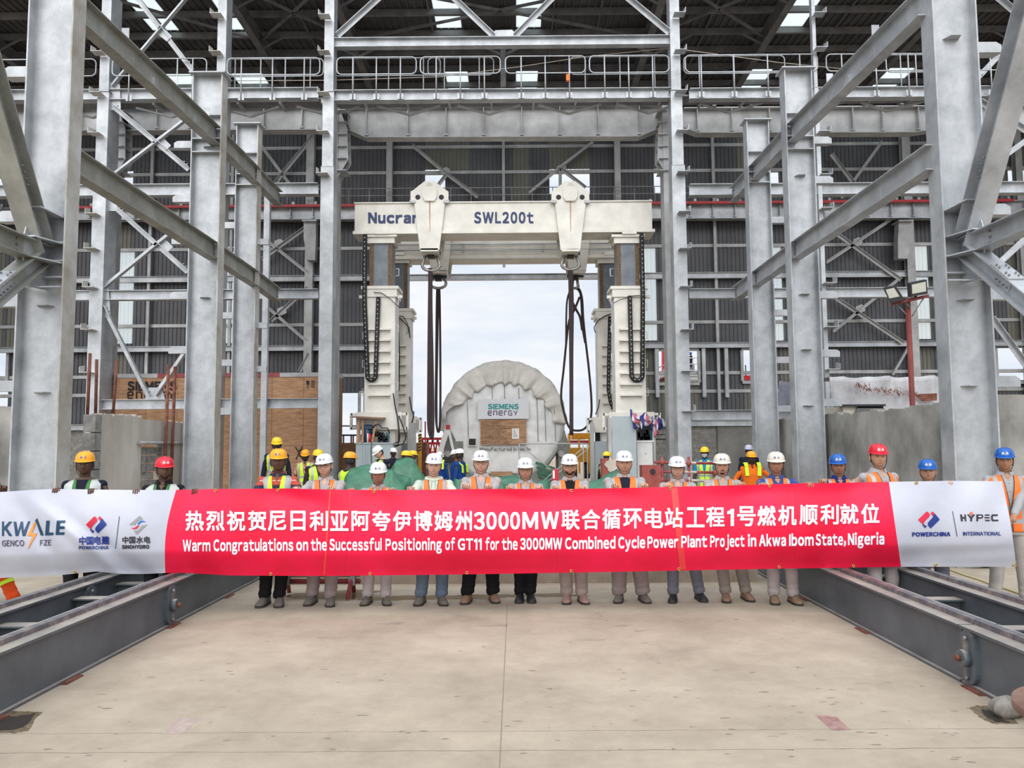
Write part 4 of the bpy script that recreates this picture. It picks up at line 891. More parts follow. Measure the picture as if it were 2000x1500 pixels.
# ================================================================== WRAPPED TURBINE ON ITS TRANSPORT FRAME
YT = 31.0; tc_ = P(984, 826, YT); RT = (P(1105, 826, YT).x - P(864, 826, YT).x)/2
tu = thing('wrapped_turbine', (tc_.x, YT, .3), 'huge round white-wrapped turbine with sign boards under a pale canvas cover', 'turbine')
def tri(x, s=0): return (sin(x*7.3+s) + sin(x*12.9+s*2.1)*.6 + sin(x*23.7+s*.7)*.35)/1.95
prof = [(0, -.10), (.5, -.10), (.8, -.07), (.92, -.01), (.98, .12), (1.0, .35), (1.0, 1.2), (1.0, 2.6), (.9, 2.75), (0, 2.8)]
def tfn(u, v):
    k = v*(len(prof)-1); i = min(int(k), len(prof)-2); r_, y = [lerp(prof[i][j], prof[i+1][j], k-i) for j in (0, 1)]
    a = 2*pi*u; w_ = .025*tri(a*1.3, v*3) * min(1, r_*2)
    return V((tc_.x + RT*r_*cos(a)*(1+w_*.5), YT + y + w_*.8, tc_.z + RT*r_*sin(a)*(1+w_*.5)))
MB().grid(tfn, 96, 36, wrap=True).build('wrapping', WRAP, tu)
# tie lines on the wrap
m = MB()
for px in (912, 961, 985, 1013, 1048, 1063, 1082):
    top = {912:782,961:757,985:752,1013:757,1048:770,1063:782,1082:797}[px]
    m.tube([P(px, top, YT-.16), P(px+2, 820, YT-.15), P(px+3, 862, YT-.14)], .011, 5)
m.build('tie_line', MASTG, tu)
# canvas cover: fanned strips hanging over the shoulder
edge = [(180+12, 786), ]
ang0, ang1 = -.02, pi + .12
scal = [(pi+.12, 2.5), (pi*.95, 2.42), (pi*.88, 1.95), (pi*.80, 1.75), (pi*.72, 1.55), (pi*.62, 1.40), (pi*.5, 1.38), (pi*.38, 1.42), (pi*.28, 1.55), (pi*.18, 1.7), (pi*.08, 1.62), (-.02, 1.5)]
def cfn(u, v):
    a = lerp(ang1, ang0, u); fold = .45*tri(a*2.6, .4) + .55*sin(a*21 + .8*sin(a*5))
    back = 2.4; lip = .12; 
    # v 0..: back edge of the shell -> front rim -> hangs down the front face
    drop = (.95 + .14*fold) * lerp(.70, 1.0, sin(max(0, min(pi, a))))
    drop *= 1 + .35*max(0, min(1, (a/pi-.80)/.15)); drop *= 1 - .25*max(0, min(1, (.2-a/pi)/.2))
    drop = max(drop, .55); s = v*(back + drop)
    off = .055 + .012*fold
    if s < back: r = RT + off + .02*fold*(s/back); y = back - s
    else:
        q = s - back; r = RT + off - q*(1.0); y = -.09 - .12*(1-exp(-q*3)) - .15*(fold+.2)*min(1, q*1.6)
        k_ = max(0, min(1, (a/pi-.82)/.12)); r += k_*(q*.72 + .06); y -= .25*q*k_
    return V((tc_.x + r*cos(a), YT + y, tc_.z + r*sin(a)))
cv = MB().grid(cfn, 150, 34); co = cv.build('canvas_cover', CANVAS, tu)
sm = co.modifiers.new('thickness', 'SOLIDIFY'); sm.thickness = .02
a = P(933, 780, YT-.3); b = P(1033, 818, YT-.3); sb = MB().bx(a.x, b.x, YT-.34, YT-.28, b.z, a.z).build('sign_board', SIGNW, tu)
flat_text('SIEMENS', 953, 1013, 798.6, 9.2, YT-.34, TEAL, sb, bold=.042, gap=.075)
# rounded lettering of the second line
def stroke_text(mb, x0, y0, h, polys, w_, Y):
    for pl in polys: mb.tube([P(x0 + x*h, y0 - y*h, Y) for x, y in pl], w_, 5)
m = MB(); E_ = [(.62,.5),(.05,.5),(.05,.8),(.15,1),(.52,1),(.62,.85),(.62,.5)]
ee = [[(.05,.5),(.70,.5),(.70,.82),(.60,1),(.17,1),(.05,.85),(.05,.15),(.17,0),(.68,0)]]
nn = [[(.05,0),(.05,1),(.55,1),(.70,.85),(.70,0)]]; rr = [[(.05,0),(.05,.85),(.17,1),(.5,1)]]; gg = [[(.66,1),(.17,1),(.05,.85),(.05,.15),(.17,0),(.70,0),(.70,.5),(.4,.5)]]; yy = [[(.0,1),(.35,.45),(.72,1)],[(.35,.45),(.35,0)]]
xx = 953
for g_, adv in ((ee, 10.6), (nn, 10.6), (ee, 10.6), (rr, 8.0), (gg, 10.6), (yy, 8)): stroke_text(m, xx, 810.8, 8.4, [[(x*1.2, y) for x, y in pl] for pl in g_], .017, YT-.35); xx += adv
m.build('lettering', VIOLET, sb)
a = P(938, 820, YT-.3); b = P(1028, 868, YT-.3); pb = MB().bx(a.x, b.x, YT-.30, YT-.24, b.z, a.z).build('plywood_notice', PLY, tu)
rows = ['SERIAL COUNTRY ETC', 'PRODUCT PART VALUE 2000', 'CARGO WEIGHT 307 AND 460 TONS', 'CONTRACT 8-12-2 LEAD EXPANSION', 'PROJECT QUA IBOE POWER PLANT', 'AKWA IBOM', 'CENTER OF GRAVITY']
m = MB()
r_ = random.Random(8)
for i in range(14):
    yb = 824.5 + i*3.25; x = 940.0; xe = r_.uniform(975, 996)
    if i in (3, 4, 12): xe = 999
    while x < xe:
        wd = r_.uniform(2.2, 7.5); p = P(x, yb, YT-.305); q = P(min(x+wd, xe), yb - 1.5, YT-.305); zz_ = r_.uniform(-.004, .004)
        n_ = max(1, int(wd/1.5)); X = p.x; st = (q.x-p.x)/n_
        for k in range(n_): m.bx(X + st*.12, X + st*.72, YT-.306, YT-.30, p.z + zz_ + (0 if r_.random() < .6 else (q.z-p.z)*.4), q.z + zz_); X += st
        x += wd + 1.1
m.build('stencilled_rows', BLACKT, pb)
a = P(1000, 837, YT-.3); b = P(1014, 857, YT-.3); pp = MB().bx(a.x, b.x, YT-.32, YT-.303, b.z, a.z).build('taped_paper', WHITEM, pb)
m = MB()
for i in range(6): p = P(1002, 840+i*2.4, YT-.325); q = P(1006 + (i*37 % 6), 840.8+i*2.4, YT-.325); m.bx(p.x, q.x, YT-.323, YT-.32, q.z, p.z)
m.build('printed_lines', MASTG, pp)
flat_text('Manufactured in Berlin', 937, 1036, 880.5, 6.2, YT-.18, BLACKT, tu, bold=.012)
a = P(916, 857, YT-.2); b = P(929, 869, YT-.2); dp = MB().bx(a.x, b.x, YT-.24, YT-.2, b.z, a.z).build('document_pouch', DARK, tu)
MB().bx(a.x-.05, b.x+.04, YT-.21, YT-.19, b.z-.05, a.z+.04).build('pouch_border', CANVAS, tu)
# transport frame with A-shaped side posts and timber
FR = mat('grey_green_frame_paint', (.17,.18,.16), .5, 0, scale=3, col2=(.25,.26,.235))
fr = thing('transport_frame', (tc_.x, YT-.5, 0), 'grey green transport frame with red-tipped white struts under the wrapped turbine', 'frame')
for x0, x1, y0, y1, tr3 in ((868, 905, 862, 925, (872, 878, 905)), (1090, 1112, 862, 925, (1112, 1102, 1088))):
    a = P(x0, y0, YT); b = P(x1, y1, YT); m = MB(); m.bx(a.x, b.x, YT-.2, YT+2.0, .35, a.z); m.plate([P(tr3[0], 870, YT-.05), P(tr3[1], 838, YT-.05), P(tr3[2], 885, YT-.05)], (0,.1,0)); m.build('saddle', FR, fr)
m = MB(); m.bar(P(875, 834, YT-.5), P(853, 905, YT-.6), .2, .12, up=V((0,1,0))); m.bar(P(875, 834, YT-.5), P(890, 900, YT-.5), .1, .1, up=V((0,1,0))); m.build('strut', WHITEM, fr)
a = P(871, 830, YT-.55); b = P(879, 838, YT-.55); MB().bx(a.x, b.x, YT-.62, YT-.48, b.z, a.z).build('red_tip', REDP, fr)
for px in (875, 1096): q = P(px, 886, YT-.2); MB().cyl(q, q + V((0,-.18,0)), .13, 18).build('trunnion', STEELB, fr)
m = MB()
for x0, x1 in ((862, 890), ): a = P(862, 893, YT-.4); b = P(888, 902, YT-.4); m.bx(a.x, b.x, YT-.45, YT-.2, b.z, a.z)
m.build('black_pad', BLACK, fr)
a = P(868, 925, YT); MB().bx(P(868,925,YT).x, P(1112,925,YT).x, YT-.3, YT+2.4, .25, .75).build('base_beam', FR, fr)
m = MB()
for px in (962, 970, 985, 996): q = P(px, 930, YT-.3); m.bx(q.x-.06, q.x+.06, YT-.45, YT-.3, .0, .72)
q0 = P(958, 925, YT-.3); q1 = P(1001, 925, YT-.3); m.bx(q0.x, q1.x, YT-.5, YT-.35, q0.z-.1, q0.z+.08); m.build('timber_crib', PLY, fr)
m = MB(); r_ = random.Random(3)
for i in range(4): a = P(1046+i*2, 904+i*8, YT-.4); b = P(1084-i*3, 916+i*7, YT-.4); m.bar(a, b, .12, .07, up=V((0,-1,0)))
st_ = thing('green_strap_bundle', tuple(P(1065, 920, YT-.4)), 'green and white webbing straps bunched at the lower edge of the turbine', 'strap'); m.build('webbing', GREENT, st_)
# ================================================================== PLYWOOD CRATE
YC = 25.0; a = P(225, 733, YC); b = P(655, 733, YC); zt = P(560, 736, YC).z
cr_ = thing('plywood_crate', ((a.x+b.x)/2, YC, 0), 'very large plywood crate with black lettering and handling symbols behind the hall posts', 'crate')
m = MB(); m.bx(a.x, b.x, YC, YC+.9, .3, zt); m.build('plywood_shell', PLY, cr_)
n_ = 7
for i in range(1, n_): X = lerp(a.x, b.x, i/n_); MB().bx(X-.006, X+.006, YC-.006, YC, .3, zt).build('panel_joint', PLYD, cr_)
z2 = P(560, 870, YC).z; MB().bx(a.x, b.x, YC-.006, YC, z2-.006, z2+.006).build('panel_joint', PLYD, cr_)
MB().bx(b.x, b.x+.04, YC-.01, YC+.9, .3, zt).build('end_wall', PLYD, cr_)
zt2 = P(560, 728, YC).z
xs_ = [a.x, P(308,730,YC).x, P(547,730,YC).x, b.x+.04]
for i in range(3): MB().bx(xs_[i], xs_[i+1], YC-.02, YC+.92, zt, zt2).build('edge_strip', (GALVD, REDC, GALVD)[i], cr_)
for x in (P(262,870,YC).x, P(430,870,YC).x, P(600,870,YC).x): MB().bx(x-.3, x+.3, YC+.05, YC+.85, 0, .3).build('skid', PLYD, cr_)
flat_text('SIEMENS', 249, 345, 762, 16, YC, BLACKT, cr_, bold=.05, gap=.06)
m = MB(); xx = 249
for g_, adv in ((ee, 16.8), (nn, 16.8), (ee, 16.8), (rr, 13), (gg, 16.8), (yy, 8)): stroke_text(m, xx, 778, 12.5, [[(x*1.22, y) for x, y in pl] for pl in g_], .022, YC-.015); xx += adv
m.build('lettering', BLACKT, cr_)
m = MB()
def pp_(pts): m.plate([P(x, y, YC-.012) for x, y in pts], (0,.008,0))
pp_([(598,743.5),(604,743.5),(603.5,750),(601.5,752),(601.5,756),(603.5,757.5),(598.5,757.5),(600.5,756),(600.5,752),(598.5,750)])
for x in (609.5, 613): pp_([(x-.6,755),(x-.6,745),(x-1.5,745),(x,741.5),(x+1.5,745),(x+.6,745),(x+.6,755)])
pp_([(607.5,755.5),(615,755.5),(615,756.5),(607.5,756.5)]); m.build('handling_symbols', BLACKT, cr_)
m = MB()
for p, q in (((577,873),(592,898)), ((590,872),(578,897)), ((583,880),(596,878)), ((584,890),(590,893))): m.tube([P(*p, YC-.01), P(*q, YC-.01)], .015, 5)
m.build('scrawled_mark', BLACKT, cr_)

t = thing('guard_rail', (P(980, 380, 33.75).x, 33.75, 12.7), 'dark thin guard rail along the far runway girder above the gantry', 'railing')
z0_ = P(980, 395, 33.75).z
for py in (366, 380): A = P(560, py, 33.75); B = P(1480, py, 33.75); A.z = B.z = (A.z+B.z)/2; MB().cyl(A, B, .02, 6).build('rail', GALVD, t)
for k in range(24): A = P(562 + k*39.8, 366, 33.75); MB().cyl(V((A.x, 33.75, z0_-.2)), A, .018, 6).build('post', GALVD, t)
# ================================================================== BANNER
YB0 = 8.78
TOPY = [(-140,960),(0,961),(60,957),(100,955),(178,956),(260,957),(340,957),(420,955),(560,954),(640,956),(730,957),(800,957),(935,955),(1025,955),(1115,955),(1230,953),(1340,950),(1430,948),(1500,946),(1560,944),(1640,943),(1735,941),(1812,940),(1850,939),(1960,940),(2000,942)]
BOTY = [(-140,1132),(0,1129),(110,1124),(150,1120),(190,1116),(215,1119),(240,1121),(285,1121),(325,1119),(360,1119),(400,1121),(450,1124),(640,1125),(900,1122),(1200,1117),(1350,1114),(1500,1111),(1640,1109),(1760,1107),(1990,1107)]
KT = [-135, 344, 1736, 1957]; KB = [-150, 323, 1760, 1985]; KS = [0, .215, .89, 1]
def bx_(s, v):
    i = 0 if s < KS[1] else 1 if s < KS[2] else 2
    t = (s-KS[i])/(KS[i+1]-KS[i]); a = lerp(KT[i], KT[i+1], t); b = lerp(KB[i], KB[i+1], t)
    bow = -9*sin(pi*v)*exp(-((s-KS[1])/.05)**2) + (3*sin(pi*v) if s > .97 else 0)
    return lerp(a, b, v) + bow
def bvy(px, v): return lerp(interp(px, TOPY), interp(px, BOTY), v)
def bY(px, v):
    """depth of the cloth at picture column px and height fraction v (0 top, 1 bottom)"""
    y = YB0 + .02*sin(px*.0113+1) + .014*sin(px*.027+v*1.7) + .006*sin(px*.061+v*3)
    y -= .10*sin(pi*min(1, v*1.05))**1.0 * (.7 + .3*sin(px*.008+.6)) + .05*v
    y += .16*max(0, v-.74)**1.2*3.6                       # hem curls back
    # slack folds between the hands
    for c, w_, d, sl in ((985,60,.035,120),(1205,50,.02,60),(1480,95,.035,-40),(560,60,.03,160),(735,40,.018,40),(1660,70,.03,-160),(1120,70,.022,-130),(880,70,.02,120)):
        y += 2.5*d*exp(-((px - c - sl*v)/w_)**2) * exp(-((v-.12)/.16)**2)
    if px < 330:
        for c, w_, d, sl, pw_ in ((20,20,.05,110,1),(48,16,-.04,180,1),(90,22,.03,190,1.2)):
            y += d*exp(-((px - c - sl*v**pw_)/w_)**2) * min(1, v*2)
    if px > 1760: y += .018*sin((px-1957)*.05 + v*6)*(px-1760)/200*(1-v*.4) + .02*exp(-((v-.82-(1900-px)*.0005)/.08)**2)
    return y
def BP(px, py, off=0.0):
    t = interp(px, TOPY); b = interp(px, BOTY); v = (py-t)/(b-t)
    return P(px, py, bY(px, v) - off)
BRED = mat('red_banner_cloth', (.80, .006, .045), .5, 0, scale=1.6, col2=(.86, .010, .068), spec=.3, bump=.02)
BWHT = mat('white_banner_cloth', (.50, .515, .605), .5, 0, scale=1.2, col2=(.56, .575, .66), bump=.02)
PRINT = mat('white_print', (.80, .81, .90), .5, 0, var=0)
bn = thing('banner', tuple(BP(1000, 1122)), 'long red and white congratulation banner held up by the whole front row', 'banner')
m = MB(); NU, NV = 520, 40
br = [0, 112, 463, 520]
def sof(u):
    i = u*NU
    for k in range(3):
        if i <= br[k+1]: return lerp(KS[k], KS[k+1], (i-br[k])/(br[k+1]-br[k]))
    return 1
def bfn(u, v):
    s = sof(u); px = bx_(s, v); return P(px, bvy(px, v), bY(px, v))
m.grid(bfn, NU, NV, mfn=lambda u, v: 1 if (u*NU < br[1] or u*NU > br[2]) else 0)
cloth = m.build('cloth', [BRED, BWHT], bn, fix=False)
def remap_fine(mb, maxlen=.05): return mb
NUD = V((0, -.0004, 0))
def btext(mb, text, x0, x1, yb0, yb1, cap, bold=.03, gap=.09, italic=0.0, space=.28, nb=1):
    def f(u, v):
        px = lerp(x0, x1, u) + italic*v*cap; return BP(px, lerp(yb0, yb1, u) - v/.733*cap, .006)
    return text_mb(mb, text, f, bold, gap, space, nudge=NUD, nb=nb)
def cen(px): return interp(px, [(380,1017),(900,1017.5),(1050,1016.5),(1200,1013.5),(1450,1008.5),(1560,1006),(1700,1003)])
m = MB(); r_ = 0
CN = [('热',362),('烈',402.5),('祝',443),('贺',483.5),('尼',523),('日',567),('利',604.5),('亚',644.5),('阿',686),('夸',726.5),('伊',767),('博',808),('姆',848),('州',889),('联',1096),('合',1136),('循',1176),('环',1217),('电',1259),('站',1298),('工',1340),('程',1379),('号',1439.5),('燃',1479),('机',1519.5),('顺',1561),('利',1602),('就',1640.5),('位',1681.5)]
for ch, x in CN:
    wd = {'日': 30, '州': 33}.get(ch, 36.5)
    vs, fs = glyph(ch); w0 = max(p[0] for p in vs); ys = [p[1] for p in vs]; y0, y1 = min(ys), max(ys); c = cen(x+18); h = 39.5
    bo = .034*1000/1000; k = 0
    for dx in (-1, 0, 1):
        for dy in (-1, 0, 1):
            m.add([BP(x + 1.2 + (px/w0)*(wd-2.4) + dx*.85, c + h/2 - 1 - (py-y0)/(y1-y0)*(h-2) + dy*.85, .007 + .0004*k) for px, py in vs], fs); k += 1
for ch, x0, x1 in (('3',925,947),('0',949.5,970.5),('0',973,994),('0',996,1016),('M',1020,1051.5),('W',1056,1092),('1',1420,1434)):
    vs, fs = glyph(ch); w0 = max(p[0] for p in vs); c = cen((x0+x1)/2) + (17 if ch != '1' else 18.5); k = 0
    for dx in (-1, 0, 1):
        for dy in (-1, 0, 1):
            m.add([BP(x0 + 1.6 + (px/w0)*(x1-x0-3.2) + dx*1.2, c - 1 - py/.745*32 + dy, .007 + .0004*k) for px, py in vs], fs); k += 1
m.build('chinese_lettering', PRINT, bn, fix=False)
m = MB()
def ebase(px): return interp(px, [(357,1076),(600,1074.5),(753,1074),(1000,1073),(1100,1072),(1300,1069),(1500,1066),(1727,1062.5)])
for wd, x0, x1 in (('Warm',357,411),('Congratulations',417,573),('on',578.5,602),('the',607,638.5),('Successful',643.5,745.5),('Positioning',753,863),('of',869.5,889),('GT11',894,941),('for',948,975),('the',980,1011),('3000MW',1016,1098),('Combined',1103.5,1202),('Cycle',1207.5,1260),('Power',1264.5,1325),('Plant',1330.5,1381),('Project',1387,1454),('in',1460.5,1477),('Akwa',1482.5,1535),('Ibom',1541,1589),('State,',1593,1652),('Nigeria',1656,1727)):
    btext(m, wd, x0, x1, ebase(x0), ebase(x1), 20.8, bold=.036, gap=.085)
m.build('english_lettering', PRINT, bn, fix=False)
BLUEP = mat('blue_print', (.008, .03, .22), .5, 0, var=0); NAVYP = mat('navy_print', (.006, .05, .115), .5, 0, var=0); DKP = mat('dark_print', (.025, .022, .035), .5, 0, var=0)
REDPR = mat('crimson_print', (.62, .012, .055), .5, 0, var=0); ORP = mat('orange_print', (.72, .26, .035), .5, 0, var=0); GRP = mat('grey_print', (.27, .27, .275), .5, 0, var=0); SKYP = mat('sky_blue_print', (.0, .12, .45), .5, 0, var=0); PURP = mat('purple_grey_print', (.09, .065, .12), .5, 0, var=0); ORG2 = mat('orange_red_print', (.72, .14, .05), .5, 0, var=0)
def bpoly(mb, pts, off=.006):
    # cut the outline into thin trapezoids so that the print follows the cloth
    n = len(pts); ys = sorted(set(round(p[1], 3) for p in pts)); rows = []
    for a, b in zip(ys, ys[1:]):
        k = max(1, int((b-a)/2.5)); rows += [a + (b-a)*i/k for i in range(k)]
    rows.append(ys[-1])
    for a, b in zip(rows, rows[1:]):
        ym = (a+b)/2; es = []
        for (xa, ya), (xb, yb) in zip(pts, pts[1:] + pts[:1]):
            if (ya - ym)*(yb - ym) < 0:
                f = lambda y: xa + (xb-xa)*(y-ya)/(yb-ya)
                es.append((f(ym), f(a), f(b)))
        es.sort()
        for l, r in zip(es[::2], es[1::2]):
            k = max(1, int((r[0]-l[0])/7))
            for i in range(k):
                t0, t1 = i/k, (i+1)/k
                mb.add([BP(lerp(l[1], r[1], t0), a, off), BP(lerp(l[1], r[1], t1), a, off), BP(lerp(l[2], r[2], t1), b, off), BP(lerp(l[2], r[2], t0), b, off)], [(0,1,2,3)])
    return mb
def q5(pts): return [(x/5.882, 950 + y/5.882) for x, y in pts]
def q6(pts): return [(1760 + x/6.25, 940 + y/6.25) for x, y in pts]
def bpart(name, mt_, fn):
    m = MB(); fn(m); o = m.build(name, mt_, bn, fix=False); return o
def arcpts(pts): return pts
# first logo: wordmark with a lightning bolt for its A
def f1(m):
    bpoly(m, q5([(22,402),(45,402),(45,470),(105,402),(140,404),(78,478),(140,570),(105,570),(55,495),(45,505),(45,570),(22,570)]))
    bpoly(m, q5([(155,406),(185,405),(205,520),(238,404),(262,404),(272,515),(322,400),(347,400),(290,570),(258,570),(240,470),(208,570),(178,570)]))
    bpoly(m, q5([(402,398),(424,362),(502,562),(468,565),(418,420)]))
    bpoly(m, q5([(530,394),(571,393),(560,530),(614,530),(611,561),(517,564)]))
    bpoly(m, q5([(652,392),(750,390),(748,420),(688,422),(685,458),(742,458),(740,490),(682,490),(678,528),(740,526),(736,557),(636,558)]))
bpart('logo_wordmark', NAVYP, f1)
bpart('logo_bolt', ORP, lambda m: (bpoly(m, q5([(402,400),(412,425),(366,538),(428,538),(312,738),(372,568),(310,568)]), .0075)))
def f2(m): btext(m, 'GENCO', 3.7, 47, 1066.7, 1066.2, 11, bold=.02, gap=.1); btext(m, 'FZE', 78, 100, 1065.5, 1065, 10.5, bold=.02, gap=.1)
bpart('logo_subtext', PURP, f2)
RED_L = [(985,440),(1075,350),(1088,343),(1113,370),(1118,385),(1112,403),(1066,450),(1050,475),(1050,492),(1060,512)]
BLU_L = [(1150,385),(1172,368),(1223,432),(1223,442),(1132,535),(1122,537),(1095,505),(1093,490),(1098,470),(1148,412),(1153,400)]
def logo2(q):
    bpart('logo_mark', REDPR, lambda m: (bpoly(m, q(RED_L[:])), bpoly(m, q([(1124,362),(1147,343),(1172,368),(1150,385),(1140,388)]))))
    bpart('logo_mark', BLUEP, lambda m: (bpoly(m, q(BLU_L)), bpoly(m, q([(1050,492),(1085,518),(1063,537),(1030,495)]))))
logo2(q5)
def rq(pts): return [(1760 + (207 + (x-985)*(262/238.))/6.25, 940 + (368 + (y-343)*(204/194.))/6.25) for x, y in pts]
logo2(rq)
def f3(m):
    btext(m, '中国电建', 154.5, 213.5, 1062.5, 1061.5, 12.3, bold=.035, gap=.05); btext(m, 'POWERCHINA', 154, 212, 1072.8, 1072.3, 6.0, bold=.045, gap=.07); btext(m, 'POWERCHINA', 1781.5, 1856, 1047.5, 1046.8, 7.4, bold=.05, gap=.08)
    btext(m, 'INTERNATIONAL', 1881, 1955, 1046, 1045.6, 7.0, bold=.02, gap=.09)
bpart('logo_lettering', BLUEP, f3)
def f4(m): btext(m, '中国水电', 239, 293.5, 1060.2, 1059.6, 10.5, bold=.025, gap=.12); btext(m, 'SINOHYDRO', 238, 291.5, 1071.5, 1071, 6.4, bold=.06, gap=.06)
bpart('logo_lettering', DKP, f4)
bpart('logo_divider', NAVYP, lambda m: (bpoly(m, q5([(1367,342),(1374,342),(1329,716),(1322,716)])), bpoly(m, q6([(625,364),(632,364),(689,674),(681,674)]))))
bpart('logo_mark', GRP, lambda m: (bpoly(m, q5([(1483,440),(1605,336),(1642,374),(1590,392),(1562,420),(1550,447),(1520,438),(1500,446)])), bpoly(m, q5([(1693,437),(1570,553),(1538,514),(1590,500),(1615,470),(1628,445),(1655,450),(1675,440)]))))
bpart('logo_mark', SKYP, lambda m: bpoly(m, q5([(1577,438),(1590,412),(1618,394),(1650,394),(1676,410),(1640,408),(1612,418),(1600,440)])))
bpart('logo_mark', REDPR, lambda m: bpoly(m, q5([(1600,452),(1580,478),(1552,494),(1526,490),(1504,474),(1540,476),(1562,462),(1578,448)])))
def f5(m):
    for pts in ([(720,404),(742,404),(750,435),(776,435),(772,404),(790,404),(798,488),(780,488),(776,456),(752,456),(755,488),(733,488)], [(806,404),(828,404),(852,432),(880,404),(906,404),(868,452),(868,488),(846,488),(846,452)],
                [(920,404),(985,404),(1002,415),(1002,440),(985,455),(942,455),(940,488),(920,488)], [(1030,404),(1080,404),(1080,420),(1018,420)], [(1018,437),(1082,437),(1082,452),(1018,452)], [(1022,470),(1085,470),(1085,486),(1035,486)],
                [(1112,404),(1178,402),(1182,422),(1125,424),(1120,432),(1122,462),(1130,468),(1186,468),(1190,486),(1118,488),(1102,474),(1098,425)]): bpoly(m, q6(pts))
bpart('logo_wordmark', DKP, f5)
bpart('logo_diamond', ORG2, lambda m: bpoly(m, q6([(856,370),(882,392),(855,418),(832,394)]), .0075))
bpart('logo_counter', BWHT, lambda m: bpoly(m, q6([(944,420),(980,420),(985,428),(980,438),(943,438)]), .0075))
TAPE2 = mat('faded_seam_tape', (.80, .045, .05), .45, 0, var=.05)
TAPE = mat('orange_seam_tape', (.80, .085, .035), .45, 0, var=.05)
def strip(m, a, b, w_):
    n = 24
    for i in range(n):
        t0, t1 = i/n, (i+1)/n; x0 = lerp(a[0], b[0], t0); x1 = lerp(a[0], b[0], t1); y0 = lerp(a[1], b[1], t0); y1 = lerp(a[1], b[1], t1)
        m.add([BP(x0-w_/2, y0, .0015), BP(x0+w_/2, y0, .0015), BP(x1+w_/2, y1, .0015), BP(x1-w_/2, y1, .0015)], [(0,1,2,3)])
bpart('seam', TAPE, lambda m: strip(m, (645,958), (633,1123), 2.2))
bpart('seam', TAPE2, lambda m: strip(m, (1317,953), (1334,1112), 12))
bpart('painted_crease', mat('crease_shade', (.56,.01,.04), .4, 0, var=0), lambda m: strip(m, (685,958), (674,1122), 1.0))  # darker red lines paint the shade along the cloth creases
for p_, q_, w_ in (((1082,957), (1089,1117), 1.0), ((1311,953), (1325,1112), 1.4), ((1546,946), (1553,1098), 1.2)): bpart('painted_crease', MATS['crease_shade'], lambda m: strip(m, p_, q_, w_))
BRASS = mat('brass_eyelet', (.55,.36,.10), .35, .8, var=.1)
for px in (421, 543, 731, 1116, 1310, 1503, 1790): 
    c = BP(px, interp(px, TOPY) + 3.2, .006); MB().tube([c + V((.014*cos(2*pi*k/10), 0, .014*sin(2*pi*k/10))) for k in range(10)], .006, 6, True).build('eyelet', BRASS, bn)
for px in (146, 529, 723, 912, 1116, 1326, 1522, 1667, 1828, 1983):
    c = BP(min(px, 1981), interp(px, BOTY) - 3.2, .006); MB().tube([c + V((.014*cos(2*pi*k/10), 0, .014*sin(2*pi*k/10))) for k in range(10)], .006, 6, True).build('eyelet', BRASS, bn)
# ================================================================== PEOPLE
def voxel(mb, size, name, mats, smooth=True, it=2):
    """merge closed overlapping pieces into one continuous skin"""
    me = mb.mesh('tmp', [mats[0]]); b = bmesh.new(); b.from_mesh(me); bmesh.ops.recalc_face_normals(b, faces=b.faces); b.to_mesh(me); b.free()
    o = bpy.data.objects.new('tmp', me); COL.objects.link(o)
    r = o.modifiers.new('r', 'REMESH'); r.mode = 'VOXEL'; r.voxel_size = size; r.use_smooth_shade = True
    if it: s = o.modifiers.new('s', 'SMOOTH'); s.iterations = it; s.factor = .5
    out = bpy.data.meshes.new_from_object(o.evaluated_get(bpy.context.evaluated_depsgraph_get()))
    bpy.data.objects.remove(o); bpy.data.meshes.remove(me)
    out.name = name; out.materials.clear()
    for m in mats: out.materials.append(m)
    return out
def put(name, me, parent):
    o = bpy.data.objects.new(name, me); COL.objects.link(o); o.parent = parent; return o
SKIN = {k: mat('skin_' + k, c, .5, 0, scale=14, col2=tuple(v*1.12 for v in c), spec=.35) for k, c in
        {'light': (.60,.36,.26), 'warm': (.52,.29,.19), 'tan': (.42,.21,.125), 'red': (.44,.19,.125), 'dark': (.105,.052,.034), 'brown': (.125,.062,.041), 'deep': (.05,.027,.02)}.items()}
LIP = {k: mat('lips_' + k, c, .5, 0, var=.05) for k, c in {'light': (.46,.20,.16), 'warm': (.40,.17,.125), 'tan': (.31,.125,.085), 'red': (.34,.12,.09), 'dark': (.09,.036,.033), 'brown': (.11,.045,.04), 'deep': (.05,.025,.025)}.items()}
HAIR = mat('black_hair', (.012, .010, .009), .55, 0, var=.2)
EYEW = mat('eye_white', (.55, .53, .50), .3, 0, var=0); IRIS = mat('dark_iris', (.012,.008,.006), .2, 0, var=0)
STRAP = mat('black_strap', (.015,.013,.014), .6, 0, var=0)
HEL = {'white': mat('white_helmet', (.72,.73,.74), .25, 0, var=.02), 'cream': mat('cream_helmet', (.66,.62,.54), .28, 0, var=.04), 'yellow': mat('yellow_helmet', (.82,.56,.015), .28, 0, var=.03), 'orange': mat('orange_yellow_helmet', (.85,.36,.012), .28, 0, var=.03),
       'red': mat('red_helmet', (.62,.012,.03), .25, 0, var=.03), 'blue': mat('blue_helmet', (.008,.10,.40), .28, 0, var=.03), 'lilac': mat('lilac_helmet', (.52,.52,.64), .3, 0, var=.03), 'sky': mat('sky_blue_helmet', (.25,.40,.62), .3, 0, var=.03)}
VEST = {'orange': mat('orange_vest', (.88,.17,.018), .6, 0, var=.05, scale=8), 'lime': mat('lime_vest', (.55,.80,.02), .6, 0, var=.05, scale=8), 'green': mat('green_vest', (.035,.16,.035), .6, 0, var=.08, scale=8)}
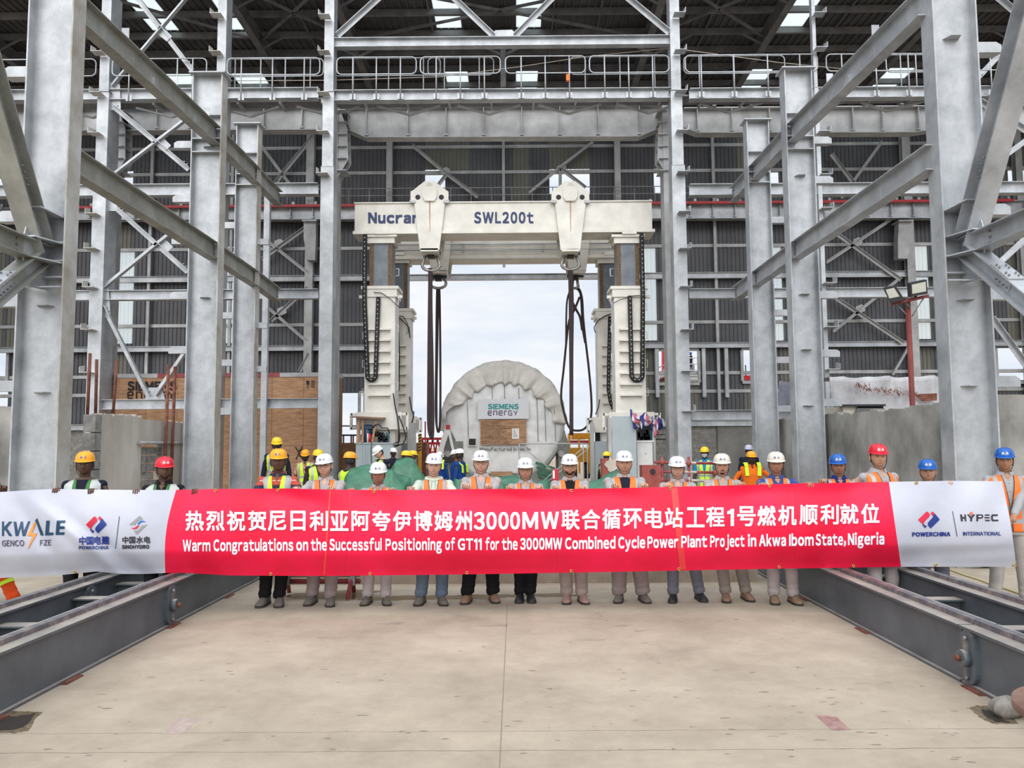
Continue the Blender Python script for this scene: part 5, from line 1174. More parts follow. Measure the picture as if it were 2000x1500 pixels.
SILV = mat('silver_reflective_tape', (.36,.37,.38), .4, .2, var=.06); TRIMD = mat('dark_maroon_trim', (.06,.012,.018), .6, 0, var=0); SILVL = mat('pale_reflective_tape', (.50,.53,.50), .4, .1, var=.06)
def cloth(n, c, v=.12): return mat(n, c, .85, 0, var=v, scale=7, bump=.25, spec=.2)
CL = {'grey': cloth('grey_work_shirt', (.36,.36,.37)), 'lilac': cloth('lilac_grey_shirt', (.38,.355,.37)), 'navy': cloth('navy_cloth', (.012,.013,.028)), 'black': cloth('black_cloth', (.010,.010,.012)), 'blue': cloth('blue_shirt', (.035,.075,.26)), 'royal': cloth('royal_blue_shirt', (.012,.03,.20)),
      'cobalt': cloth('cobalt_coverall', (.008,.045,.20)), 'mint': cloth('mint_hoodie', (.52,.60,.50)), 'orangec': cloth('orange_coverall', (.72,.15,.012)), 'flame': cloth('flame_orange_trousers', (.66,.075,.012)), 'plaid': mat('red_plaid_shirt', (.40,.08,.07), .85, 0, scale=30, col2=(.5,.35,.33), lo=.45, hi=.55), 'sky': cloth('bright_blue_shirt', (.01,.20,.50)), 'plum': cloth('dark_plum_jacket', (.028,.020,.028)), 'pink': cloth('pink_shirt', (.6,.3,.25)),
      'beige': cloth('beige_trousers', (.34,.29,.265)), 'lgrey': cloth('light_grey_trousers', (.42,.385,.385)), 'taupe': cloth('taupe_trousers', (.27,.23,.22)), 'slate': cloth('slate_trousers', (.16,.17,.21)), 'jeans': cloth('faded_jeans', (.12,.17,.23)), 'khaki': cloth('khaki_grey_trousers', (.27,.245,.215)), 'stone': cloth('stone_trousers', (.38,.355,.335))}
SHOE = {'greynavy': mat('grey_suede_shoe', (.13,.115,.10), .85, 0, var=.25, scale=25), 'brown': mat('brown_shoe', (.22,.13,.085), .7, 0, var=.2, scale=18), 'black': mat('black_shoe', (.012,.012,.016), .5, 0, var=.3, scale=20), 'pinkbrown': mat('dusty_pink_boot', (.30,.19,.155), .75, 0, var=.12, scale=18), 'tanboot': mat('tan_boot', (.24,.155,.09), .75, 0, var=.2, scale=18)}
SOLE = mat('dark_shoe_sole', (.035,.033,.03), .8, 0, var=.2); LACE = mat('navy_shoe_tongue', (.02,.028,.05), .8, 0, var=.1)
STRIPES = mat('navy_orange_stripes', (.4,.05,.03), .85, 0, var=0)
def make_stripes():
    t = STRIPES.node_tree; b = t.nodes['Principled BSDF']; g = N(t, 'ShaderNodeTexCoord'); s = N(t, 'ShaderNodeSeparateXYZ'); t.links.new(g.outputs['Object'], s.inputs[0])
    m1 = N(t, 'ShaderNodeMath', operation='MULTIPLY'); m1.inputs[1].default_value = 7.2; t.links.new(s.outputs[2], m1.inputs[0]); m2 = N(t, 'ShaderNodeMath', operation='FRACT'); t.links.new(m1.outputs[0], m2.inputs[0])
    r = N(t, 'ShaderNodeValToRGB'); r.color_ramp.interpolation = 'CONSTANT'; t.links.new(m2.outputs[0], r.inputs[0]); e = r.color_ramp.elements
    e[0].color = (.02,.02,.05,1); e[0].position = 0; e[1].position = .3; e[1].color = (.45,.05,.025,1); x = e.new(.62); x.color = (.55,.33,.28,1); x = e.new(.70); x.color = (.45,.06,.03,1)
    t.links.new(r.outputs[0], b.inputs['Base Color'])
make_stripes()
RINGS = [(.80,.155,.115,0),(.88,.168,.122,.0),(.98,.160,.115,0),(1.08,.152,.110,-.005),(1.18,.162,.115,-.01),(1.30,.180,.122,-.01),(1.37,.190,.116,0),(1.415,.184,.104,.005),(1.442,.165,.092,.012),(1.462,.130,.080,.02),(1.480,.092,.070,.025),(1.500,.068,.062,.022)]
def torso(mb, off, z0, z1, fat, n=32, rings=RINGS, closed=True, nz=26, keep=None, mfn=None):
    def prof(z):
        k = [interp(z, [(r[0], r[j]) for r in rings]) for j in (1, 2, 3)]
        f = 1 + (fat-1)*(1 if z < 1.3 else max(.35, 1-(z-1.3)*4.5)); belly = (fat-1)*.35*exp(-((z-1.02)/.14)**2)
        return k[0]*f + off, k[1]*f*(1+belly) + off, k[2]
    def fn(u, v):
        z = lerp(z0, z1, v); a, b, y = prof(z); q = 2*pi*u; c, s = cos(q), sin(q); e = .82
        return V((a*abs(c)**e*(1 if c >= 0 else -1), y + b*abs(s)**e*(1 if s >= 0 else -1), z))
    mb.grid(fn, n, nz, 0, True, True, keep=keep, mfn=mfn)
    if closed:
        W = n; k = len(mb.v) - W*(nz+1)
        mb.f.append([k+i for i in range(W)]); mb.f.append([k+W*nz+i for i in range(W)][::-1]); mb.m += [0,0]; mb.sm += [True, True]
    return prof
def limb(mb, pts, rad, n=12):
    mb.tube(pts, rad, n)
    mb.ball(pts[0], rad[0], 10, 6); mb.ball(pts[-1], rad[-1], 10, 6)
def ik(S, W, l1, l2, hint):
    d = W - S; L = min(d.length, (l1+l2)*.995); d.normalize(); x = (l1*l1 - l2*l2 + L*L)/(2*L); h = sqrt(max(0, l1*l1 - x*x)); hv = V(hint); hv = (hv - d*hv.dot(d)).normalized()
    return S + d*x + hv*h, S + d*L
def hand(mb, W, fwd, up, side, grip, k=1.0):
    """W wrist; fwd = direction of the palm away from the wrist; up = back of the hand; side = thumb side"""
    def p(f, u, s): return W + fwd*f*k + up*u*k + side*s*k
    mb.tube([p(-.01,0,0), p(.03,.002,0), p(.075,.004,0), p(.09,.0,0)], [.024*k, .027*k, .030*k, .020*k], 10, sx=1.35)
    for i in range(4):
        s = (.036, .012, -.012, -.035)[i]; ln = (.92, 1.0, .95, .78)[i]; b = p(.075, .004, s)
        if grip: mb.tube([b, p(.075+.036*ln, -.002, s*1.02), p(.075+.050*ln, -.030*ln, s*1.02), p(.075+.030*ln, -.050*ln, s*1.0), p(.075-.002*ln, -.056*ln, s*1.0)], [.0098*k, .0090*k, .0088*k, .0084*k, .0072*k], 7)
        else: mb.tube([b, p(.075+.042*ln, -.006, s*1.05), p(.075+.066*ln, -.022*ln, s*1.05), p(.075+.076*ln, -.044*ln, s*1.03)], [.0105*k, .0098*k, .0090*k, .0075*k], 7)
    if grip: mb.tube([p(.012,-.006,.022), p(.035,-.024,.046), p(.062,-.040,.044), p(.084,-.046,.030)], [.014*k, .0125*k, .0110*k, .0090*k], 7)
    else: mb.tube([p(.012,-.004,.022), p(.04,-.014,.048), p(.068,-.026,.054), p(.09,-.034,.050)], [.014*k, .0125*k, .0110*k, .0090*k], 7)
def headfn(c, wid, fatface, jaw):
    def fn(u, v):
        th = pi*v; q = 2*pi*u; x, y, z = sin(th)*cos(q), sin(th)*sin(q), -cos(th)
        X = x*.080*wid; Y = y*.095; Zz = z*.112
        if z < -.05: t = min(1, (-.05-z)/.9); X *= 1 - (.24-.15*fatface)*jaw*t*t; Y = Y*(1-.12*t) - .010*t; 
        if y > .1 and z < -.2: Y *= 1 - .35*min(1, (-.2-z)/.6)
        f = max(0, -y)
        if f > 0:
            g = lambda cx, cz, sx_, sz: exp(-((x-cx)/sx_)**2 - ((z-cz)/sz)**2)
            d = .021*g(0,-.24,.13,.13) + .011*g(0,-.05,.10,.22) + .006*(g(.16,-.27,.09,.08)+g(-.16,-.27,.09,.08)) - .008*(g(.40,.06,.20,.12)+g(-.40,.06,.20,.12)) + .005*(g(.36,.23,.26,.08)+g(-.36,.23,.26,.08))
            d += .006*g(0,-.50,.22,.05) + .006*g(0,-.60,.18,.05) - .004*g(0,-.555,.26,.022) + .010*g(0,-.82,.26,.13) + .005*fatface*(g(.52,-.32,.25,.25)+g(-.52,-.32,.25,.25))
            Y -= d*f
        return c + V((X, Y, Zz))
    return fn
HELM_CACHE = {}
def helmet_mesh(kind):
    if kind in HELM_CACHE: return HELM_CACHE[kind]
    m = MB()
    def shell(u, v):
        q = 2*pi*u; th = v*pi/2; x, y = cos(q), sin(q); r = cos(th)**.62 if th < pi/2 else 0; z = sin(th)
        rid = 0
        if kind == 'v': rid = .006*sum(exp(-((x*r - c)/.06)**2) for c in (-.30, 0, .30))*max(0, z)**.5*(1 if y < .75 else .5)
        elif kind == 'u': rid = .008*exp(-((x*r)/.16)**2)*max(0, z)**.4
        return V((x*r*.112, y*r*.135 + .004, .122*z**1.02 + rid))
    m.grid(shell, 64, 24, wrap=True)
    def brim(u, v):
        q = 2*pi*u; x, y = cos(q), sin(q); fr = max(0, -y)**2.2; L = .011 + .040*fr; t = v*2
        if t <= 1: e = L*t; dz = -.010*t - .012*fr*t*t
        else: e = L*(2-t); dz = -.010*(2-t) - .012*fr*(2-t)**2 - .006
        return V((x*(.112 + e*.9), y*(.135 + e) + .004, dz))
    m.grid(brim, 64, 8, wrap=True)
    me = m.mesh('helmet', [HEL['white']]); HELM_CACHE[kind] = me; return me
EMB = {}
def emblem_mesh(col):
    if col in EMB: return EMB[col]
    m = MB()
    def sp(x, z): th = math.asin(min(.99, z/.122)); r = cos(th)**.62; xx = x/(.112*r); y = -sqrt(max(0, 1-xx*xx))*r*.135 + .004; return V((x, y - .0035, z))
    def q(x0, x1, z0, z1, mi):
        n = 4
        for i in range(n): a = lerp(x0, x1, i/n); b = lerp(x0, x1, (i+1)/n); m.add([sp(a, z0), sp(b, z0), sp(b, z1), sp(a, z1)], [(0,1,2,3)], mi)
    for cx, mi in ((-.022, 0), (.024, 1)):
        m.add([sp(cx-.011, .058), sp(cx, .050), sp(cx+.011, .058), sp(cx, .067)], [(0,1,2,3)], mi)
        q(cx-.015, cx+.015, .040, .0475, mi); q(cx-.015, cx+.015, .033, .0375, mi)
    q(.0005, .0018, .033, .066, 1)
    a = {'dark': (mat('emblem_blue', (.02,.05,.30), .4, 0, var=0), mat('emblem_grey', (.2,.2,.22), .4, 0, var=0)), 'light': (mat('emblem_white', (.75,.76,.8), .4, 0, var=0),)*2}[col]
    me = m.mesh('emblem', list(a)); EMB[col] = me; return me
HELM_MESH = {}
def person(label, loc, H, skin='light', helmet='white', shirt='grey', vest=None, trousers='taupe', shoes='greynavy', hands=None, feet=None, rotz=0.0, fat=1.0, glasses=False, beard=None, collar=True, tee=None, hood=False, face=0.0, group=None, look=0.0, nod=0.0, tilt=0.0, detail=True, emb='auto', hkind='v', mask=None, shortsleeve=False, cuff_tape=None, bend=0.0, armdir=None, vstyle='silver', wid=1.0, lean=0.0, hgrip=(True, True)):
    """local frame: feet at the origin, facing -Y; H = bare height"""
    s = H/1.72; t = thing('person', loc, label, 'person', group); t.rotation_euler = (0, 0, rotz)
    vx = (.0058 if hands else .0075) if detail else .012
    Rz = Matrix.Rotation(-rotz, 3, 'Z')
    def L(w): return Rz @ (V(w) - V(loc))             # world -> local
    fx = feet or [(-.11, -.0), (.11, -.0)]
    body = MB(); prof = torso(body, 0, .80*1, 1.50, fat); 
    # scale everything after building: build in 1.72 units
    hc = V((0, -.012, 1.640)); hR = Matrix.Rotation(look, 3, 'Z') @ Matrix.Rotation(nod, 3, 'X') @ Matrix.Rotation(tilt, 3, 'Y'); piv = V((0, .01, 1.53))
    def hx(p): return piv + hR @ (V(p) - piv)
    fl = hx
    body.tube([V((0,.02,1.42)), V((0,.018,1.48)), hx((0,.008,1.56)), hx((0,.004,1.60))], [.066+.01*(fat-1), .059+.02*(fat-1), .056+.02*(fat-1), .055], 14)
    hm = MB(); hm.grid(headfn(hc, wid*(1+.10*face), face, 1.0), 56, 44, wrap=True)
    for sd in (-1, 1): hm.ball(hc + V((sd*.083*wid*(1+.08*face), .012, -.008)), (.012, .022, .033), 10, 8)
    k0 = len(body.v); body.add([hx(p) for p in hm.v], hm.f, 0, True)
    # legs
    legp = []
    for i, sd in enumerate((-1, 1)):
        fxx, fyy = fx[i]; fxx /= s; fyy /= s
        hip = V((sd*.088, .005, .90)); ank = V((fxx, fyy+.02, .085)); kn = hip.lerp(ank, .52) + V((sd*.004, -.022, 0)); cf = kn.lerp(ank, .3) + V((0, .012, 0)); legp.append((hip, kn, cf, ank))
        limb(body, [hip, hip.lerp(kn, .5), kn, cf, ank], [.088, .074, .054, .055, .038]); body.tube([ank, V((fxx, fyy-.05, .045)), V((fxx + sd*.015, fyy-.15, .03))], [.038, .036, .028], 8)
    # arms
    armp = []
    for i, sd in enumerate((-1, 1)):
        S = V((sd*(.180 + .04*(fat-1)), .01, 1.415))
        if hands and hands[i] is not None:
            W = L(hands[i])/s; hint = (sd*.5, .30, -1)
        else:
            W = V((sd*(.27+.1*(fat-1)), -.06, .86)); hint = (sd*.3, .8, -.1)
            if armdir and armdir[i]: W = V(armdir[i][:3]); hint = armdir[i][3] if len(armdir[i]) > 3 else hint
        E, W2 = ik(S, W, .285, .255, hint); armp.append((S, E, W2))
        limb(body, [S, S.lerp(E, .5), E, E.lerp(W2, .35), W2], [.050, .046, .038, .036, .025])
        d = (W2 - E).normalized()
        if hands and hands[i] is not None and hgrip[i]:
            # fingers go over the cloth edge towards the camera
            fwd = V((0, -.55, .84)).normalized(); up = V((0, .84, .55)); up = V((0,.0,1)) - fwd*fwd.z; up = up.normalized(); fwd = V((-sd*.05, -.30, .95)).normalized(); up = V((0,.95,.30)); hand(body, W2, fwd, up, V((-sd, 0, 0)), True)
        else:
            up = V((sd, -.2, 0)); up = (up - d*up.dot(d)).normalized(); hand(body, W2, d, up, (d.cross(up)).normalized() * (1 if sd < 0 else -1) * (1), False)
    for q in body.v: q *= s
    me = voxel(body, vx, 'body', [SKIN[skin], LIP[skin]], it=1)
    if detail:
        hRi = hR.transposed()
        for p in me.polygons:
            c = p.center/s
            if c.z > 1.45 and c.y < -.05:
                l = piv + hRi @ (c - piv) - hc
                if abs(l.x) < .023 and l.y < -.07 and ((l.x/.023)**2 + ((l.z+.0625)/.0078)**2) < 1: p.material_index = 1
    put('body', me, t)
    def sub(name, mb, mats, par=None, fix=True):
        for q in mb.v: q *= s
        me2 = mb.mesh(name, mats)
        if fix:
            b = bmesh.new(); b.from_mesh(me2); bmesh.ops.recalc_face_normals(b, faces=b.faces); b.to_mesh(me2); b.free()
        return put(name, me2, par or t)
    fy = lambda x, z, o=0: headY(x, z) - o
    hf = headfn(hc, wid*(1+.10*face), face, 1.0)
    def onface(x, z, o):          # point on the face surface at local x, z (relative to the head centre)
        v = math.acos(max(-1, min(1, -z/.112)))/pi; best = None; th = pi*v; sn = max(.05, sin(th)); 
        xx = max(-1, min(1, x/(.080*wid*(1+.10*face))/sn)); u = 1 - math.acos(xx)/(2*pi)
        p = hf(u, v); return hx(p + V((0, -o, 0)))
    # hair
    m = MB()
    def hair(u, v):
        q = 2*pi*u; z = lerp(-.055, .10, v); y = sin(q); zz = z if y > -.2 else max(z, .035); th = max(-1, min(1, zz/.125)); r = sqrt(1-th*th)
        return hx(hc + V((cos(q)*.086*wid*(1+.06*face)*r, sin(q)*.101*r + .004, zz)))
    m.grid(hair, 28, 8, wrap=True); ho = sub('hair', m, HAIR)
    if detail:
        for sd in (-1, 1):
            ey = MB(); ey.ball((0,0,0), (.0125, .006, .0048), 12, 8); c0 = onface(sd*.0305, .006, -.0015); e = MB(); e.add([c0 + hR @ p for p in ey.v], ey.f, 0, True); eo = sub('eye', e, EYEW)
            e = MB(); c1 = onface(sd*.0305, .006, .0035); ir = MB(); ir.ball((0,0,0), (.0052, .0025, .0047), 10, 6); e.add([c1 + hR @ p for p in ir.v], ir.f, 0, True); sub('iris', e, IRIS, eo)
            e = MB(); e.tube([onface(sd*x, .0125 + .002*sin((x-.017)/.028*pi), .0015) for x in (.017,.024,.031,.038,.045)], [.0012,.0022,.0024,.002,.001], 5); sub('eyelid', e, HAIR, eo)
            e = MB(); e.tube([onface(sd*x, z, .002) for x, z in ((.013,.026),(.024,.030),(.036,.030),(.048,.024))], [.0028,.0038,.0034,.0018], 5); sub('eyebrow', e, HAIR)
        if glasses:
            g = MB(); fr_m = mat('dark_glasses_frame', (.03,.02,.015), .3, 0, var=0)
            for sd in (-1, 1):
                pts = []
                for k in range(16): a = 2*pi*k/16; pts.append(hx(hc + V((sd*.033 + .0235*cos(a), -.1035, .002 + .0185*sin(a)))))
                g.tube(pts, .0018, 5, True); g.tube([hx(hc + V((sd*.056, -.1025, .008))), hx(hc + V((sd*.076*wid, -.05, .008))), hx(hc + V((sd*.079*wid, .0, .004)))], .0018, 5)
            g.tube([hx(hc + V((-.010, -.1045, .006))), hx(hc + V((.010, -.1045, .006)))], .0018, 5); sub('glasses', g, fr_m)
        if beard == 'chin':
            b_ = MB(); b_.grid(lambda u, v: onface(lerp(-.058, .058, u), lerp(-.110, -.060 - .016*abs(2*u-1)**3*-1, v) , .0028), 20, 6, keep=lambda u, v: not (abs(u-.5) < .22 and v > .72)); sub('beard', b_, mat('short_beard', (.05,.03,.022), .8, 0, var=.2, scale=40))
        if beard in ('moustache', 'goatee'):
            b_ = MB(); b_.tube([onface(x, -.050 - .25*abs(x), .003) for x in (-.027,-.014,0,.014,.027)], [.002,.0042,.0035,.0042,.002], 6)
            if beard == 'goatee': b_.grid(lambda u, v: onface(lerp(-.03, .03, u), lerp(-.112, -.082, v), .003), 10, 4)
            sub('moustache' if beard == 'moustache' else 'beard', b_, HAIR)
    if mask:
        m = MB(); m.grid(lambda u, v: onface(lerp(-.066, .066, u), lerp(-.108, -.012, v), .006), 14, 8); sub('face_mask', m, mask)
    # helmet
    hk = (hkind, helmet)
    if hk not in HELM_MESH: q = helmet_mesh(hkind).copy(); q.materials.clear(); q.materials.append(HEL[helmet]); HELM_MESH[hk] = q
    he = put('helmet', HELM_MESH[hk], t); hp = hx(hc + V((0, .0, .056))) * s; he.location = hp; he.rotation_euler = (hR @ Matrix.Rotation(.06, 3, 'X')).to_euler(); he.scale = (.91*max(1, .5+wid*.5),)*2 + (.80,)
    if detail and emb:
        ec = 'light' if helmet in ('red', 'blue') else 'dark'; put('emblem', emblem_mesh(ec), he)
    if detail:
        m = MB(); pts = [hx(hc + V((sd_x, y, z))) for sd_x, y, z in ((-.085,-.005,.04),(-.084,-.02,-.01),(-.076,-.03,-.06),(-.05,-.045,-.108),(0,-.06,-.128),(.05,-.045,-.108),(.076,-.03,-.06),(.084,-.02,-.01),(.085,-.005,.04))]
        pts = [piv + (p - piv) for p in pts]; m.tube(pts, .0042, 5); so_ = sub('chin_strap', m, STRAP)
    # clothes
    SM = CL[shirt] if shirt != 'stripes' else STRIPES
    m = MB(); torso(m, .008 if detail else .016, .86, 1.488 if not tee else 1.480, fat, nz=22)
    for i, sd in enumerate((-1, 1)):
        S, E, W2 = armp[i]; wr = W2.lerp(E, .12); en = wr if not shortsleeve else S.lerp(E, .75); pts = [S + V((-sd*.03, 0, -.005)), S.lerp(E, .5), E, E.lerp(wr, .5), wr] if not shortsleeve else [S + V((-sd*.03, 0, -.005)), S.lerp(E, .4), en]
        limb(m, pts, [.059, .056, .050, .046, .040] if not shortsleeve else [.062, .060, .060]); m.ball(S, (.0575 if detail else .068) + .01*(fat-1), 12, 8)
    for q in m.v: q *= s
    sh = put('shirt', voxel(m, .010 if detail else .014, 'shirt', [SM]), t)
    def neckline(o, z0, z1, w0): return None
    if collar and detail and not hood:
        m = MB()
        def colf(u, v):
            a = lerp(-pi/2 + .30 + .25*v, 1.5*pi - .30 - .25*v, u); r = lerp(.072, .098, v) + .012*(fat-1); zz = lerp(1.528, 1.480, v) - .022*(max(0, -sin(a)))**2*(1 + 1.4*v); 
            return V((cos(a)*r*1.02, .018 + sin(a)*r*.95 - .012*max(0, -sin(a)), zz))
        m.grid(colf, 30, 4); c_ = sub('collar', m, SM, sh); sf = c_.modifiers.new('thickness', 'SOLIDIFY'); sf.thickness = .006
    if tee:
        m = MB()
        for w0 in (0,):
            def tf(u, v): z = lerp(1.18, 1.478, v); a, b, y = prof(z); hw = lerp(.012, .066, v**.8); x = lerp(-hw, hw, u); return V((x, y - (b+.011)*sqrt(max(0, 1-(x/(a+.01))**2))**.9, z))
        m.grid(tf, 8, 12); sub('undershirt', m, CL[tee], sh)
    elif detail and not hood and not mask:
        m = MB()
        def sf_(u, v): z = lerp(1.42, 1.492, v); a, b, y = prof(z); hw = lerp(.003, .050, v); x = lerp(-hw, hw, u); return V((x, y - (b+.0105)*sqrt(max(0, 1-(x/(a+.01))**2))**.9, z))
        m.grid(sf_, 6, 6); sub('open_neck', m, SKIN[skin], sh)
        m = MB()
        for z in (1.39, 1.30, 1.21, 1.12): a, b, y = prof(z); m.cyl(V((0, y-b-.006, z)), V((0, y-b-.013, z)), .006, 8)
        sub('shirt_button', m, CL['lilac'], sh)
    if hood:
        m = MB(); m.tube([V((cos(a)*(.088), .028 + sin(a)*.085, 1.488 - .022*max(0, -sin(a)))) for a in [2*pi*k/20 for k in range(20)]], .026, 8, True); sub('hood', m, SM, sh)
        m = MB(); m.tube([V((.02,-.090,1.455)), V((.022,-.118,1.40)), V((.02,-.13,1.35))], .004, 5); m.tube([V((-.02,-.090,1.455)), V((-.022,-.118,1.40)), V((-.02,-.13,1.35))], .004, 5); sub('hood_cord', m, CL['grey'], sh)
    if vest:
        m = MB(); z0, z1 = .84, 1.478; nz = 40; off = .019
        def ring(x, z, front):
            A, B, y = prof(z); A += off; B += off; x = max(-A, min(A, x)); c = (abs(x)/A)**(1/.82); sn = sqrt(max(0, 1-c*c)); return V((x, y + (-1 if front else 1)*B*sn**.82, z))
        zs_v = [lerp(z0, z1, j/nz) for j in range(nz+1)]
        def sstep(x, a_, b_): t_ = max(0, min(1, (x-a_)/(b_-a_))); return t_*t_*(3-2*t_)
        inner_ = lambda z: min(.058, .006 + max(0, z-1.12)*.15)
        for front in (True, False):
            for sd in (-1, 1):
                rows = []; seg = None; fw_ = 1 + .35*(fat-1)
                for z in zs_v:
                    A = prof(z)[0] + off; arm = sstep(z, 1.24, 1.28)*(1 - sstep(z, 1.42, 1.445)); out = A*(1 - .09*arm)
                    inn = inner_(z) if front else .066*sstep(z, 1.445, 1.47)
                    if vstyle == 'silver': br = [(inn, 2), (inn+.007, 0), (.110*fw_, 1), (.148*fw_, 0), (out-.008, 2 if arm > .5 else 0), (out, None)]
                    elif vstyle == 'broad': br = [(inn, 0), (inn+.006, 0), (max(inn+.02, .094 if vest != 'green' else .088), 1), (out-.004, 1), (out, None)]
                    else: br = [(inn, 0), (inn+.006, 0), (.108, 1), (.152, 0), (out, None)]
                    xs = []; last = inn
                    for x, _ in br: last = max(last, min(x, out)); xs.append(last)
                    pts = []; sg = []
                    for k in range(len(xs)-1):
                        n_ = (1, 4, 4, 4, 1, 1)[k]
                        for q_ in range(n_): pts.append(lerp(xs[k], xs[k+1], q_/n_)); sg.append(br[k][1])
                    pts.append(xs[-1]); rows.append((z, [ring(sd*x, z, front) for x in pts])); seg = sg
                k0 = len(m.v); W = len(rows[0][1])
                for z, r_ in rows: m.v += r_
                for j in range(nz):
                    zc = (zs_v[j]+zs_v[j+1])/2; band_ = (.93 < zc < .985 or 1.08 < zc < 1.13) if vstyle == 'silver' else (.95 < zc < 1.0 or 1.10 < zc < 1.15) if vstyle == 'plain' else .93 < zc < .985
                    for i in range(W-1):
                        m.f.append([k0+j*W+i, k0+j*W+i+1, k0+(j+1)*W+i+1, k0+(j+1)*W+i]); m.m.append(1 if (band_ and seg[i] == 0) else seg[i]); m.sm.append(True)
        vo = sub('vest', m, [VEST[vest], SILV if vest != 'green' else SILVL, TRIMD if vest == 'orange' else VEST[vest]])
        q = vo.modifiers.new('thickness', 'SOLIDIFY'); q.thickness = .005
    # trousers
    m = MB(); torso(m, .011, .80, 1.0, fat, nz=8)
    for hip, kn, cf, ank in legp:
        k_ = 1 + .6*(fat-1); pts = [hip, hip.lerp(kn, .5), kn, kn.lerp(ank, .35), kn.lerp(ank, .7), ank + V((0, -.004, .03)), ank + V((0, -.010, .000))]
        pts = [p + V((.004*sin(i*2.3), .003*cos(i*3.1), 0)) for i, p in enumerate(pts)]
        P2 = []; R2 = []
        base = [.104*k_, .092*k_, .078*k_, .074*k_, .071*k_, .072*k_, .070*k_]
        for i in range(len(pts)-1):
            for j in range(6): f = j/6; z_ = pts[i].lerp(pts[i+1], f); P2.append(z_); R2.append(lerp(base[i], base[i+1], f) + (.0035*sin(z_.z*85 + hip.x*40) if z_.z < .24 else .0018*sin(z_.z*45)))
        P2.append(pts[-1]); R2.append(base[-1]); m.tube(P2, R2, 16); m.ball(hip, .100, 10, 6)
    for q in m.v: q *= s
    tr = put('trousers', voxel(m, .010 if detail else .015, 'trousers', [CL[trousers]]), t)
    if cuff_tape:
        m = MB(); 
        for hip, kn, cf, ank in legp:
            for f in (.42,): c = kn.lerp(ank, f); d = (ank-kn).normalized(); m.tube([c, c + d*.045], .079*k_ if False else .0785, 18, caps=False)
        sub('reflective_band', m, VEST['lime'], tr)
    # shoes
    for i, sd in enumerate((-1, 1)):
        fxx, fyy = fx[i]; fxx /= s; fyy /= s; out = sd*(.18 if abs(fxx) > .08 else .08)
        def sp_(yy, xx, zz): c, s_ = cos(out), sin(out); return V((fxx + xx*c - yy*s_*-1*1.0*0 + (-yy)*s_*1.0, fyy + .02 + yy*c, zz))
        sec_ = [(.092,.034,.105,.0),(.075,.042,.125,0),(.03,.047,.138,0),(-.03,.048,.118,0),(-.08,.052,.092,0),(-.13,.055,.076,0),(-.17,.051,.064,0),(-.202,.036,.046,0),(-.213,.006,.026,0)]
        m = MB(); 
        def sfn(u, v):
            k = v*(len(sec_)-1); j = min(int(k), len(sec_)-2); f = k-j; yy, w_, h_ = [lerp(sec_[j][q], sec_[j+1][q], f) for q in range(3)]; a = pi*u
            return sp_(yy, -cos(a)*w_*(1), .022 + (h_-.022)*sin(a)**.7)
        m.grid(sfn, 14, 24); so2 = sub('shoe', m, SHOE[shoes])
        m = MB(); pts = [sp_(yy, w_+.004, 0) for yy, w_, h_, _ in sec_] + [sp_(yy, -w_-.004, 0) for yy, w_, h_, _ in reversed(sec_)]; m.plate(pts, (0, 0, .026)); sub('sole', m, SOLE, so2)
        if shoes in ('greynavy', 'tanboot', 'brown', 'pinkbrown') and detail:
            m = MB(); m.grid(lambda u, v: sp_(lerp(.045, -.085, v), lerp(-.018, .018, u), lerp(.136, .094, v) - .10*abs(u-.5)**2), 4, 8); sub('tongue', m, LACE if shoes == 'greynavy' else SHOE[shoes], so2)
            m = MB()
            for k in range(4): yy = -.01 - .02*k; zz = lerp(.132, .092, (k+2)/6.); m.tube([sp_(yy, -.024, zz-.012), sp_(yy-.006, 0, zz+.002), sp_(yy, .024, zz-.012)], .003, 5)
            sub('lace', m, BLACK, so2)
    return t
# ------------------------------------------------------------------ the front row
YP = 9.13
def edge(px, dz=-.104, dy=.060): 
    p = BP(px, interp(px, TOPY)); return p + V((0, dy, dz))
def behind(px, dz=-.22, dy=.16): p = BP(px, interp(px, TOPY)); return p + V((0, dy, dz))
def front(label, px, yt, hands, feet=None, Y=YP, rot=None, hid=(False, False), **kw):
    tp = P(px, yt, Y); x = tp.x; s = tp.z/1.799; H = 1.72*s
    loc = V((x, Y, 0)); fl = None
    if feet:
        g = [G(*f) for f in feet]; loc = V((x, (g[0].y+g[1].y)/2 + .13, 0))
        fl = [(q.x - x, q.y + .13 - loc.y) for q in g]
    rz = -math.atan(x/9)*.45 if rot is None else rot
    if fl: c, s_ = cos(-rz), sin(-rz); fl = [(fx*c - fy*s_, fx*s_ + fy*c) for fx, fy in fl]
    hw = []
    for i, h in enumerate(hands): hw.append(None if h is None else behind(h) if hid[i] else edge(h) if not isinstance(h, V) else h)
    return person(label, loc, H, hands=hw, feet=fl, rotz=rz, group='people holding the banner', hgrip=(not hid[0], not hid[1]), **kw)
front('person at the picture edge in lime vest and orange trousers holding the banner corner', -78, 890, (-125, 14), skin='dark', helmet='yellow', shirt='navy', vest='lime', trousers='flame', cuff_tape=True, vstyle='plain', feet=[(-75,1186),(12,1192)])
front('person in orange-yellow helmet and green vest over navy top before the rebar wall', 167, 880, (107, 179), Y=9.0, skin='dark', helmet='orange', shirt='navy', vest='green', trousers='black', vstyle='broad', tee='navy', collar=False, face=.2, look=.1, hkind='u')
front('person in red helmet and green vest over black polo, short beard', 321, 891, (264, 381), Y=9.0, skin='brown', helmet='red', shirt='black', vest='green', trousers='black', vstyle='broad', look=.35, beard='chin', hkind='u')
